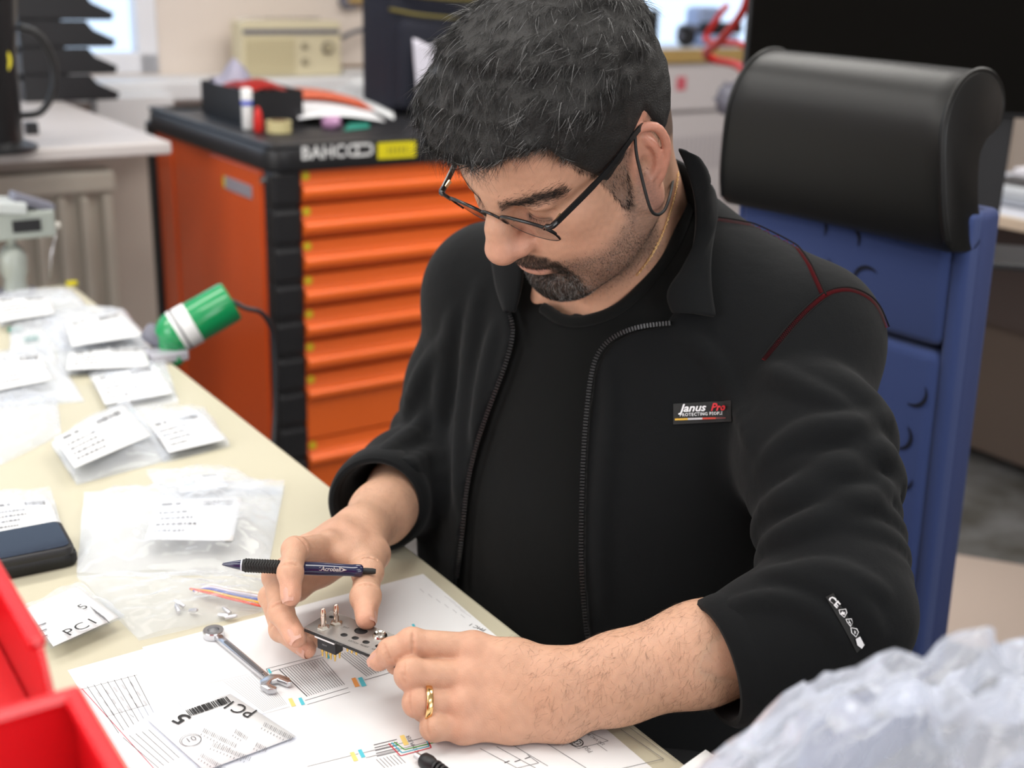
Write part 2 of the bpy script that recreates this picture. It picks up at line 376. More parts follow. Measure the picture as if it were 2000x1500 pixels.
for a0, a1, b0, b1 in ((ta0-.008, ta1+.008, tb0-.013, tb0+.02), (ta0-.008, ta1+.008, tb1-.02, tb1+.013), (ta0-.008, ta0+.022, tb0, tb1), (ta1-.022, ta1+.008, tb0, tb1)):
    add_box(bm, (0, 0, 0), (a1-a0, b1-b0, .012), ROOMF((a0+a1)/2, (b0+b1)/2, .964), .005)
link('top_rim', bm_mesh('top_rim', bm), M_tblk, tr)
def drawer(z1, z0):
    h = z1-z0; L = ta1-.064-(ta0+.066)
    # cross section in (depth, z): flat face on top, rounded pull rail below, shadow gap at the very bottom
    rail = .040
    pr = [(0, -.003), (0, -.034), (-.004, -.038), (-.016, -.040), (-.021, -.046), (-.021, -.060), (-.017, -.066), (-.002, -.071), (0, -(h-.003)), (.03, -(h-.003)), (.03, -.003)]
    if h > .1: pr = [(0, -.003), (0, -.034), (-.004, -.038), (-.016, -.040), (-.021, -.046), (-.021, -.056), (-.014, -.062), (-.003, -.066), (-.003, -(h-.003)), (.03, -(h-.003)), (.03, -.003)]
    me = bpy.data.meshes.new('drawer'); bm = bmesh.new()
    r0 = [bm.verts.new((0, y, z)) for y, z in pr]; r1 = [bm.verts.new((L, y, z)) for y, z in pr]
    bm.faces.new(r0); bm.faces.new(list(reversed(r1)))
    for i in range(len(pr)): bm.faces.new((r0[i], r0[(i+1) % len(pr)], r1[(i+1) % len(pr)], r1[i]))
    bmesh.ops.transform(bm, matrix=ROOMF(ta0+.066, tb0, z1), verts=bm.verts)
    me = bm_mesh('drawer', bm); d = link('drawer', me, M_or, tr); autosmooth(me, 50)
    c = rp(ta0+.078, tb0, z1-.016)
    lathe('marker_dot', [(0, 0), (.0095, 0), (.0095, .002), (0, .0025)], M_dot, d, axis_M(c, c-BX), 18)
for k in range(6): drawer(.912-.0802*k, .912-.0802*(k+1))
drawer(.431, .264); drawer(.264, .105)
rbox('plinth', ta0+.05, ta1-.05, tb0+.03, tb1-.03, .085, .105, M_tblk, tr)
for a in (ta0+.06, ta1-.06):
    for b in (tb0+.07, tb1-.07):
        c = rp(a, b, .05); lathe('castor', [(0, -.018), (.045, -.018), (.05, -.01), (.05, .01), (.045, .018), (0, .018)], M_blk, tr, axis_M(c, c+AX), 20)
        rbox('castor_fork', a-.03, a+.03, b-.02, b+.02, .06, .10, mat('grey_steel'), tr)
M_lt = mat('white_print', (.72, .72, .72), .5)
fb = lambda u, v: onb(u, v, tb0-.021)
def face_b(p): return frame(p, AX, ZX, -BX)
p0, p1 = fb(600, 299), fb(690, 296)
text_mesh('brand_lettering', 'BAHCO', .040, face_b((p0+p1)/2), M_lt, tr, space=1.05, weight=.001)
# fish-and-hook badge right of the lettering: two bars and a ring segment
c0 = fb(714, 292)
bm = bmesh.new()
for dx, dz, sx, sz in ((-.012, .012, .03, .006), (-.012, -.012, .03, .006), (.016, 0, .006, .02), (.006, .011, .014, .006), (.006, -.011, .014, .006)): add_box(bm, (dx, dz, 0), (sx, sz, .001), face_b(c0))
link('badge', bm_mesh('badge', bm), M_lt, tr)
y0, y1 = fb(738, 296), fb(812, 290)
yc = (y0+y1)/2
box('yellow_sticker', (0, 0, 0), (float((y1-y0)@AX), .037, .0015), mat('bright_yellow', (.72, .62, .01), .5), tr, face_b(yc))
for k in range(5): box('sticker_print', (-.022+.011*k, 0, .001), (.005, .016, .0006), mat('ochre_print', (.35, .30, .02), .6), tr, face_b(yc))
gs = rp(ta0-.002, tb0+.20, .845)
box('side_label', (0, 0, 0), (.16, .030, .002), mat('grey_label', (.28, .26, .30), .5), tr, frame(gs, -BX, ZX, -AX))
box('label_mark', (-.088, 0, 0), (.012, .026, .002), M_dot, tr, frame(gs, -BX, ZX, -AX))
kb = rp(ta0-.002, tb0+.045, .885); lathe('lock_knob', [(0, 0), (.009, 0), (.008, .008), (0, .01)], mat('chrome', (.8, .8, .8), .15, 1), tr, axis_M(kb, kb-AX), 16)

# ------------------------------------------------------------------ things on the trolley
TT = .962
bxa, bxb, bxc = onz(487, 248, TT), onz(354, 222, TT), onz(582, 240, TT)
e1 = bxb-bxa; e2 = bxc-bxa
L1 = float(abs(e1@BX)); L2 = float(abs(e2@AX)); bh = .085
ca, cb = float(bxa@AX), float(bxa@BX)
ob = empty('open_box', rp(ca+L2/2, cb+L1/2, TT), 'black open box standing on the trolley corner', 'box')
rbox('base', ca, ca+L2, cb, cb+L1, TT, TT+.004, M_blk, ob)
for n, v in (('wall', (ca, ca+.004, cb, cb+L1)), ('wall', (ca+L2-.004, ca+L2, cb, cb+L1)), ('wall', (ca+.004, ca+L2-.004, cb, cb+.004)), ('wall', (ca+.004, ca+L2-.004, cb+L1-.004, cb+L1))):
    rbox('box_wall', *v, TT+.004, TT+bh, M_blk, ob)
M_redp = mat('red_plastic', (.62, .025, .02), .35)
bm = bmesh.new(); g = 8
vv = [[bm.verts.new(Vector(rp(ca+.01+(L2-.02)*i/g, cb+.03+(L1*.62)*j/g, TT+.062+.028*math.sin(2.6*i/g+.4)+.012*math.sin(5*j/g)+.012*j/g))) for j in range(g+1)] for i in range(g+1)]
for i in range(g):
    for j in range(g): bm.faces.new((vv[i][j], vv[i+1][j], vv[i+1][j+1], vv[i][j+1]))
bmesh.ops.solidify(bm, geom=list(bm.faces), thickness=-.012)
tag(link('red_pouch', bm_mesh('red_pouch', bm, True), M_redp), 'folded red pouch sticking out of the black open box', 'pouch')
bm = bmesh.new(); 
vv = [[bm.verts.new(Vector(rp(ca+.01+(L2*.7)*i/g, cb+L1*.68+(L1*.28)*j/g, TT+.006+(.09+.05*max(0, 1-abs(i-5)/3.))*(math.sin(math.pi*j/g)**.5 if j else 0)+.01*math.sin(7*i+3*j)))) for j in range(g+1)] for i in range(g+1)]
for i in range(g):
    for j in range(g): bm.faces.new((vv[i][j], vv[i+1][j], vv[i+1][j+1], vv[i][j+1]))
bmesh.ops.solidify(bm, geom=list(bm.faces), thickness=.003)
tag(link('plastic_bag', bm_mesh('plastic_bag', bm, True), mat('frosted_lilac_plastic', (.66, .64, .78), .4)), 'crumpled pale lilac plastic bag at the back of the black box', 'bag')
# markers, tape, brochure, small things
mk = onz(484, 253, TT)
mm = empty('marker_pen', mk, 'white marker pen with blue band standing beside the black box', 'marker')
MM = frame(mk, AX, BX, ZX)
lathe('barrel', [(0, 0), (.0105, 0), (.0125, .004), (.0125, .062), (0, .062)], mat('white_plastic', (.8, .8, .8), .4), mm, MM, 20)
lathe('cap', [(.0135, .066), (.0135, .094), (.011, .098), (0, .099)], mat('white_plastic'), mm, MM, 20)
lathe('blue_band', [(.0132, .058), (.0138, .060), (.0138, .068), (.0132, .07)], mat('royal_blue', (.02, .06, .55), .4), mm, MM, 20)
mk = onz(505, 258, TT)
rm = empty('glue_tube', mk, 'small red tube with pointed cap beside the white marker', 'tube')
lathe('tube_body', [(0, 0), (.0095, 0), (.0115, .004), (.0115, .032), (.006, .036), (0, .036)], M_redp, rm, frame(mk, AX, BX, ZX), 20)
lathe('tube_cap', [(.0095, .036), (.0095, .044), (.004, .058), (0, .06)], M_redp, rm, frame(mk, AX, BX, ZX), 20)
mk = onz(545, 258, TT)
tp = empty('tape_roll', mk, 'roll of beige tape lying in front of the black box', 'tape')
lathe('tape', [(.021, 0), (.030, 0), (.030, .027), (.021, .027), (.021, 0)], mat('beige_tape', (.55, .48, .25), .4), tp, frame(mk, AX, BX, ZX), 32, cap=False)
lathe('core', [(.0185, 0), (.0205, 0), (.0205, .028), (.0185, .028), (.0185, 0)], mat('brown_card', (.2, .12, .06), .6), tp, frame(mk, AX, BX, ZX), 32, cap=False)
def sheet(name, corners, m, sag=None, n=10, th=.0008, parent=None, wave=0.0, ph=0.0):
    """bilinear patch through four corners with a gentle wave, given thickness"""
    c = [np.asarray(q, float) for q in corners]; bm = bmesh.new(); g = []
    for i in range(n+1):
        row = []
        for j in range(n+1):
            s, t = i/n, j/n; p = c[0]*(1-s)*(1-t)+c[1]*s*(1-t)+c[2]*s*t+c[3]*(1-s)*t
            if wave: p = p+ZX*wave*(math.sin(4.2*s+ph)*math.cos(3.3*t+ph*1.7)+.4*math.sin(9*s+7*t+ph))
            if sag: p = p+ZX*sag(s, t)
            row.append(bm.verts.new(Vector(p)))
        g.append(row)
    for i in range(n):
        for j in range(n): bm.faces.new((g[i][j], g[i+1][j], g[i+1][j+1], g[i][j+1]))
    bmesh.ops.recalc_face_normals(bm, faces=bm.faces)
    if th: bmesh.ops.solidify(bm, geom=list(bm.faces), thickness=th)
    return link(name, bm_mesh(name, bm, True), m, parent)
br = empty('brochure', onz(660, 225, TT), 'orange and white brochure bulging open on the trolley top', 'brochure')
c = [onz(583, 246, TT)+ZX*.012, onz(752, 242, TT)+ZX*.006, onz(700, 214, TT)+ZX*.02, onz(575, 200, TT)+ZX*.03]
sheet('white_page', c, mat('brochure_white', (.8, .8, .82), .5), lambda s, t: .016*math.sin(math.pi*s*.8+.5)*(1-t*.5), th=.004, parent=br)
sheet('orange_cover', [q+ZX*.008 for q in (c[0]*.45+c[3]*.55, c[1]*.6+c[2]*.4, c[2], c[3])], mat('brochure_orange', (.78, .12, .04), .4), lambda s, t: .018*math.sin(math.pi*s*.8+.5)*(1-t*.4), th=.002, parent=br)
tag(sheet('document_sheet', [onz(640, 208, TT)+ZX*.03, onz(770, 232, TT)+ZX*.004, onz(760, 165, TT)+ZX*.04, onz(700, 180, TT)+ZX*.05], mat('white_paper', (.78, .79, .8), .7), wave=.006, th=.003), 'crumpled white sheet leaning against the dark backpack', 'paper')
tag(sheet('folder', [onz(600, 205, TT)+ZX*.005, onz(720, 222, TT)+ZX*.003, onz(735, 196, TT)+ZX*.012, onz(640, 186, TT)+ZX*.012], mat('dark_green_card', (.01, .05, .035), .5), th=.004), 'dark green folder under the papers on the trolley', 'folder')
def blob(name, c, r, m, amp=.25, sd=0):
    bm = bmesh.new(); bmesh.ops.create_icosphere(bm, subdivisions=3, radius=1)
    for v in bm.verts:
        n = v.co.normalized(); k = 1+amp*(math.sin(5*n.x+sd)*math.sin(6*n.y+2*sd)+.5*math.sin(11*n.z+7*n.x+sd))
        v.co = Vector((c[0]+n.x*r[0]*k, c[1]+n.y*r[1]*k, c[2]+max(n.z*k, -.85)*r[2]))
    return link(name, bm_mesh(name, bm, True), m)
tag(blob('wrapped_sweet', onz(648, 250, TT)+ZX*.012, (.024, .02, .016), mat('mauve_foil', (.42, .22, .38), .3), .3, 2), 'crumpled mauve wrapper on the trolley near the brochure', 'wrapper')
tag(sheet('teal_card', [onz(672, 256, TT)+ZX*.002, onz(722, 250, TT)+ZX*.002, onz(720, 243, TT)+ZX*.004, onz(680, 244, TT)+ZX*.004], mat('teal_card', (.01, .22, .16), .5), th=.002), 'small teal card lying near the front edge of the trolley top', 'card')

# ------------------------------------------------------------------ backpack behind the head
M_bag = mat('navy_nylon', (0.007, 0.008, 0.017), 0.85, bump=(500, .3)); M_pipe = mat('olive_piping', (.13, .105, .02), .7)
bb = onz(765, 222, TT); bba, bbb = float(bb@AX), float(bb@BX)
bp = empty('backpack', rp(bba+.17, bbb+.08, TT), 'navy backpack with olive piping standing on the trolley', 'backpack')
def soft_box(name, a0, a1, b0, b1, z0, z1, m, parent, r=.03, puff=.01):
    bm = bmesh.new(); add_box(bm, (0, 0, 0), (a1-a0, b1-b0, z1-z0), None, r, 4)
    for v in bm.verts:
        x, y, z = v.co.x/(a1-a0)*2, v.co.y/(b1-b0)*2, v.co.z/(z1-z0)*2
        v.co.y += -puff*(1-min(1, x*x))*(1-min(1, z*z))
    bmesh.ops.transform(bm, matrix=ROOMF((a0+a1)/2, (b0+b1)/2, (z0+z1)/2), verts=bm.verts)
    return link(name, bm_mesh(name, bm, True), m, parent)
soft_box('bag_body', bba-.005, bba+.34, bbb, bbb+.18, TT, TT+.44, M_bag, bp)
soft_box('front_pocket', bba+.01, bba+.32, bbb-.045, bbb+.02, TT+.01, TT+.25, M_bag, bp, .025)
for zz, dy in ((.262, .04), (.31, .012), (.375, .012)):
    tube('piping', catmull([rp(bba+.0, bbb+.01, TT+zz+.012), rp(bba+.06, bbb-dy, TT+zz), rp(bba+.17, bbb-dy-.006, TT+zz-.008), rp(bba+.33, bbb-dy, TT+zz-.012)], 6), .0045, M_pipe, bp)
tag(sheet('crumpled_tissue', [rp(bba+.045, bbb-.062, TT+.04), rp(bba+.13, bbb-.075, TT+.06), rp(bba+.16, bbb-.068, TT+.2), rp(bba+.03, bbb-.062, TT+.2)], mat('pale_tissue', (.62, .60, .68), .8), wave=.012, th=.004), 'crumpled pale tissue in front of the backpack pocket', 'tissue')

# ------------------------------------------------------------------ right background: shelf unit, monitor, side desk
sb = 4.0
pL, pR = onb(1200, 110, sb), onb(1462, 100, sb); sa0, sa1 = float(pL@AX)-.4, float(pR@AX)+.5
zt = float(onb(1380, 95, sb)[2]); zb_ = float(onb(1380, 123, sb)[2]); zd = float(onb(1380, 218, sb)[2])
M_wood = mat('honey_wood_edge', (.50, .33, .12), .5, var=(20, .15)); M_pale = mat('pale_lilac_board', (.68, .63, .64), .5)
su = empty('low_cabinet', rp((sa0+sa1)/2, sb+.15, 0), 'white low cabinet with honey wood edged top behind the chair', 'cabinet')
rbox('worktop', sa0-.02, sa1+.02, sb-.02, B1, zb_+.004, zt, M_wood, su, .004)
rbox('worktop_surface', sa0-.02, sa1+.02, sb-.015, B1-.002, zt, zt+.003, M_white, su)
rbox('drawer_front', sa0, sa1, sb, sb+.02, zd+.01, zb_, M_pale, su, .003)
rbox('lower_front', sa0, sa1, sb+.02, sb+.04, .08, zd-.005, M_pale, su, .003)
rbox('carcass', sa0, sa1, sb+.04, B1, .0, zb_, M_pale, su)
pk = onb(1330, 163, sb); ps = .048
for dx, w in ((0, .052), (-.13, .03)): box('pink_note', (0, 0, 0), (w, .055, .002), mat('pink_note', (.68, .13, .17), .7), su, face_b(pk+AX*dx-BX*.002))
for k in range(14):
    c = onb(1310+k*9, 275-k*1, sb+.02); rbox('vent_slot', float(c@AX)-.006, float(c@AX)+.006, sb+.017, sb+.021, float(c[2])-.14, float(c[2])+.01, mat('vent_grey', (.5, .46, .48), .6), su)
# clutter on the cabinet
cz = zt+.003
pc = onb(1255, 80, sb+.1); tag(rbox('speaker_box', float(pc@AX)-.03, float(pc@AX)+.05, sb+.06, sb+.16, cz, cz+.15, M_blk, None, .006), 'slim black box standing on the white low cabinet', 'box')
hp = onb(1335, 60, sb+.1); ha = float(hp@AX)
hs = empty('headset', rp(ha+.05, sb+.15, cz), 'dark headset with silver band lying on the white low cabinet', 'headset')
tube('band', catmull([rp(ha-.02, sb+.08, cz+.035), rp(ha+.0, sb+.12, cz+.07), rp(ha+.08, sb+.16, cz+.075), rp(ha+.16, sb+.14, cz+.06)], 6), .016, mat('slate_plastic'), hs)
lathe('ear_cup', [(0, 0), (.04, 0), (.045, .02), (.035, .035), (0, .035)], M_blk, hs, axis_M(rp(ha-.02, sb+.07, cz+.045), rp(ha+.03, sb+.09, cz+.04)), 20)
tag(rbox('blue_parcel', ha+.09, ha+.26, sb+.02, sb+.12, cz, cz+.05, mat('pale_blue_plastic', (.36, .45, .68), .4), None, .015), 'pale blue packet beside the headset on the low cabinet', 'packet')
tag(rbox('blue_parcel', ha+.14, ha+.28, sb+.16, sb+.26, cz, cz+.16, mat('pale_blue_plastic'), None, .02), 'taller pale blue packet at the back of the low cabinet', 'packet')
tag(rbox('black_case', ha+.12, ha+.30, sb+.05, sb+.14, cz+.052, cz+.10, M_blk, None, .01), 'black case resting on the pale blue packet', 'case')
M_redc = mat('red_cable', (.55, .02, .015), .4)
mb = 3.0
tag(tube('red_cable', catmull([ond(1462, -10, 3.3), ond(1452, 20, 3.35), ond(1432, 50, 3.45), ond(1402, 85, 3.6), ond(1378, 105, 3.75), ond(1400, 118, 3.75), ond(1440, 128, 3.6), ond(1464, 160, 3.4), ond(1470, 200, 3.3), ond(1478, 260, 3.2)], 8), .012, M_redc), 'thick red cable hanging past the edge of the dark monitor', 'cable')
tag(tube('red_cable', catmull([ond(1420, 10, 3.9), ond(1395, 45, 3.95), ond(1380, 80, 3.98), ond(1440, 85, 3.7), ond(1466, 100, 3.6), ond(1472, 120, 3.6), ond(1460, 150, 3.6)], 8), .010, M_redc), 'thinner red cable loop left of the dark monitor', 'cable')
tag(blob('cable_bundle', ond(1432, 195, 3.55), (.05, .05, .05), mat('slate_plastic'), .2, 1), 'dark bundle of cable ends beside the chair headrest', 'cable')
# monitor
dz = .80
md = 2.55
mc = [ond(1443, 205, md), ond(2120, 150, md-.15)]
mx = mc[1]-mc[0]; mx = nrm([mx[0], mx[1], 0]); my = np.cross(ZX, mx)
mo = empty('monitor', [*(mc[0]+mx*.41)[:2], dz], 'large black monitor behind the chair', 'monitor')
mw = .82; MF = frame(mc[0]+mx*mw/2+ZX*.27, mx, ZX, -my)
M_scr = mat('dark_screen', (.004, .0035, .003), .8, spec=.05)
box('casing', (0, 0, -.02), (mw, .54, .035), M_blk, mo, MF, .006); box('screen', (0, 0, 0), (mw-.02, .52, .004), M_scr, mo, MF)
mzl = dz-float((mc[0]+ZX*.27)[2])
box('stand_neck', (.1, (mzl-.2)/2, -.045), (.08, abs(mzl)-.2, .02), M_blk, mo, MF, .004); box('stand_foot', (.1, mzl+.008, -.03), (.3, .014, .2), M_blk, mo, MF, .004)
# side desk at the right
dk0 = onz(1912, 410, dz); ddir = -BX; dn = AX
sd = empty('side_desk', [*(dk0+ddir*.2)[:2], 0], 'pale topped desk with wooden edge at the right behind the chair', 'desk')
SF = frame(dk0, ddir, dn, ZX)
SD0, SD1 = -.38, 1.1; sdc = (SD0+SD1)/2; sdl = SD1-SD0
box('desk_top', (sdc, .47, -.016), (sdl, .94, .028), mat('pale_desk_blue', (.50, .51, .57), .5), sd, SF, .003)
box('front_edge', (sdc, -.004, -.016), (sdl, .014, .03), mat('light_wood_edge', (.62, .50, .38), .5), sd, SF, .003)
box('desk_panel', (sdc, .30, -.2), (sdl-.1, .02, .34), mat('dark_brown_panel', (.06, .045, .04), .6), sd, SF)
for x in (SD0+.05, SD1-.05): box('leg', (x, .45, -.415), (.04, .6, .77), mat('dark_brown_panel'), sd, SF)
for k, (x, y, w_, h_, z0, c) in enumerate(((.02, .14, .3, .25, 0, (.30, .32, .36)), (.03, .16, .3, .25, .022, (.5, .52, .55)), (.04, .20, .3, .25, .044, (.08, .075, .075)), (.05, .22, .3, .25, .066, (.70, .69, .74)))):
    o = box('document_stack', (x+.05, y+.1, z0+.0115), (w_, h_, .021), mat('doc_%d' % k, c, .6), None, SF, .002)
    tag(o, ['blue grey folder at the bottom of the pile on the right desk', 'pale grey folder second from the bottom of the right desk pile', 'black binder near the top of the right desk pile', 'white paper pad on top of the right desk pile'][k], 'folder')
pt = empty('partition_board', [*(dk0+dn*.62)[:2], 0], 'taupe partition board with sticky notes behind the right desk', 'board')
box('board_panel', (sdc, .96, .09), (sdl, .02, .40), mat('taupe_board', (.23, .19, .19), .8), pt, SF)
def on_plane(u, v, o, n):
    r = ray(u, v); return CAM+r*(((o-CAM)@n)/(r@n))
bo = dk0+dn*.948
for u, v, c, n in ((1962, 195, (.70, .64, .10), 'yellow_note'), (2003, 190, (.2, .5, .62), 'blue_note')):
    p = on_plane(u, v, bo, dn); box('sticky_note', (0, 0, 0), (.05, .095, .002), mat(n, c, .7), pt, frame(p, ddir, ZX, -dn))
tag(box('pedestal', (-.02, .56, -.46), (.42, .48, .6), mat('brown_laminate', (.10, .075, .06), .6), None, SF, .006), 'dark brown pedestal under the right desk', 'pedestal')
tag(box('computer_case', (.40, .56, -.57), (.2, .45, .45), M_blk, None, SF, .008), 'black computer case standing under the right desk', 'computer')
tag(link('floor_mat', mesh('floor_mat', [onz(1700, 1200, .002), onz(2100, 1330, .002), onz(2100, 1120, .002), onz(1850, 1080, .002), onz(1700, 1060, .002)], [(0, 1, 2, 3, 4)]), mat('beige_mat', (.42, .34, .29), .9, bump=(300, .4))), 'beige floor mat at the right on the grey carpet', 'mat')
# ================================================================== office chair
M_leather = mat('black_leather', (0.007, 0.007, 0.007), 0.40, spec=.4, bump=(260, .18, .001))
def blue_fabric():
    m = mat('blue_fabric', (0.030, 0.052, 0.165), 0.9, bump=(1200, .35, .001), sheen=.15); return m
M_blue = blue_fabric(); M_bluedk = mat('blue_seam', (.010, .016, .06), .9); M_arc = mat('navy_print', (.004, .005, .016), .9); M_bluept = mat('blue_piping', (.035, .05, .14), .8)
Rh = ond(1886, 470, 1.53); Rl = ond(1800, 1210, 1.739)
lat = nrm([math.cos(math.radians(50)), -math.sin(math.radians(50)), 0])
cup = nrm(Rh-Rl); lat0 = lat; lat = nrm(lat-cup*(lat@cup)); cbk = np.cross(cup, lat)     # cbk points backwards, away from the sitter
if cbk@np.array([0, 1.0, 0]) < 0: cbk = -cbk
HW = .375; cH = Rh-lat*HW/2; cL = Rl-lat*HW/2
ch = empty('office_chair', [*(cL+cbk*-.25)[:2], 0], 'office chair with blue fabric back and black leather headrest behind the man', 'chair')
Lb = float(np.linalg.norm(Rh-Rl)); CF = frame(cH, lat, cbk, cup)       # x to his left, y backwards, z up; origin at the top of the blue back
def pad(name, x0, x1, y0, y1, z0, z1, m, r=.02, parent=ch):
    return box(name, ((x0+x1)/2, (y0+y1)/2, (z0+z1)/2), (x1-x0, y1-y0, z1-z0), m, parent, CF, r, 3, True)
seamz = -.155
pad('back_shell', -HW/2-.004, HW/2+.004, .03, .075, -Lb-.12, .03, M_bluept, .012)
pad('upper_cushion', -HW/2+.012, HW/2-.022, .0, .05, seamz+.004, .05, M_blue, .014)
pad('lower_cushion', -HW/2+.012, HW/2-.022, -.002, .05, -Lb-.11, seamz-.004, M_blue, .014)
pad('side_bolster', HW/2-.024, HW/2, .008, .06, -Lb-.12, .03, M_blue, .009)
pad('side_bolster', -HW/2, -HW/2+.014, .008, .06, -Lb-.12, .03, M_blue, .006)
# small printed arcs
def arcs():
    rg = random.Random(5)
    for gz in range(10):
        for gx in range(5):
            x = -HW/2+.05+gx*.082+rg.uniform(-.015, .015)+(.035 if gz % 2 else 0); z = -.03-gz*.062+rg.uniform(-.012, .012)
            r = .021; a0 = rg.uniform(0, 6.28); n = 9; w = .0030; V = []
            if x > HW/2-.045 or z-.03 < -Lb-.1 or x < -.05 or abs(z-seamz) < .024: continue
            for i in range(n):
                a = a0+i/(n-1)*2.4
                for k in (-1, 1):
                    rr = r+k*w*math.sin(math.pi*(i+.7)/(n+.4)); V.append(Vector(CF @ Vector((x+rr*math.cos(a), -.0034 if z < seamz else -.0014, z+rr*math.sin(a)))))
            link('printed_arc', mesh('printed_arc', V, [(2*i, 2*i+1, 2*i+3, 2*i+2) for i in range(n-1)]), M_arc, ch)
arcs()
# headrest: side profile (y back, z up) swept along the width, rolled over backwards at the top
prof = [(-.012, -.012), (-.022, .0), (-.030, .04), (-.034, .10), (-.034, .155), (-.028, .19), (-.012, .222), (.014, .245), (.045, .252), (.075, .243), (.094, .222), (.100, .195), (.094, .170), (.078, .156), (.060, .148), (.046, .130), (.040, .10), (.040, .05), (.048, .015), (.05, -.01), (.03, -.02)]
prof = [(y, z*.80 if z > 0 else z) for y, z in prof]
def headrest():
    hw0, hw1 = HW/2+.0, HW/2-.03   # half width at bottom / top
    bm = bmesh.new(); nx = 14; rings = []
    ctr = (sum(p[0] for p in prof)/len(prof), sum(p[1] for p in prof)/len(prof))
    stations = [(-1, .93), (-.985, .98)] + [(-.96+1.92*i/nx, 1.0) for i in range(nx+1)] + [(.985, .98), (1, .93)]
    pp = catmull([(*p, 0) for p in prof+[prof[0]]], 3)[:-1]
    for s, sc in stations:
        ring = []
        for y, z, _ in pp:
            hw = hw0+(hw1-hw0)*max(0, z)/.25
            yy = ctr[0]+(y-ctr[0])*sc; zz = ctr[1]+(z-ctr[1])*(1-(1-sc)*.5)
            bow = .012*(s*s)          # gentle wrap towards the sitter at the ends
            ring.append(bm.verts.new((s*hw*(1 if s < 0 else 1), yy-.006-bow*.5, zz+.0-.02*(s+1)*0)))
        rings.append(ring)
    n = len(pp)
    for k in range(len(rings)-1):
        for i in range(n): bm.faces.new((rings[k][i], rings[k][(i+1) % n], rings[k+1][(i+1) % n], rings[k+1][i]))
    bm.faces.new(rings[0]); bm.faces.new(list(reversed(rings[-1])))
    bmesh.ops.transform(bm, matrix=CF, verts=bm.verts)
    me = bm_mesh('headrest', bm, True); autosmooth(me, 60); return link('headrest', me, M_leather, ch)
hr = headrest()
for s in (1, -1):
    pts = []
    for (y, z, _) in catmull([(*p, 0) for p in prof[1:16]], 4):
        hw = HW/2+(-.03)*max(0, z)/.25; pts.append(np.array(CF @ Vector((s*(hw*.972), y-.011, z)))) 
    tube('piping', pts, .0035, M_leather, hr, 6)
# seat, column and base (hidden below the desk but standing on the floor)
sc = cL - cbk*.30 - cup*.02; seat_z = .385
SFm = frame(np.array([sc[0], sc[1], seat_z]), nrm([lat[0], lat[1], 0]), nrm([cbk[0], cbk[1], 0]), ZX)
box('seat', (0, .02, 0), (.5, .5, .09), M_blue, ch, SFm, .03, 3, True)
M_steel = mat('grey_steel', (.4, .4, .42), .4, .6)
box('back_support', (0, .40, .03), (.08, .05, .22), M_blk, ch, SFm, .01)
lathe('gas_column', [(.03, -.285), (.03, -.15), (.02, -.15), (.02, -.04)], M_steel, ch, SFm, 20)
for k in range(5):
    a = k*2*math.pi/5+.3; d = np.array([math.cos(a), math.sin(a), 0]); c0 = np.array([sc[0], sc[1], .10])
    tube('base_arm', [c0, c0+d*.16+ZX*-.01, c0+d*.3-ZX*.03], [.026, .022, .018], M_blk, ch, 8)
    cc = c0+d*.3; cc[2] = .028; pd = np.cross(ZX, d)
    lathe('castor', [(0, -.02), (.024, -.02), (.028, -.012), (.028, .012), (.024, .02), (0, .02)], M_blk, ch, axis_M(cc, cc+pd), 16)
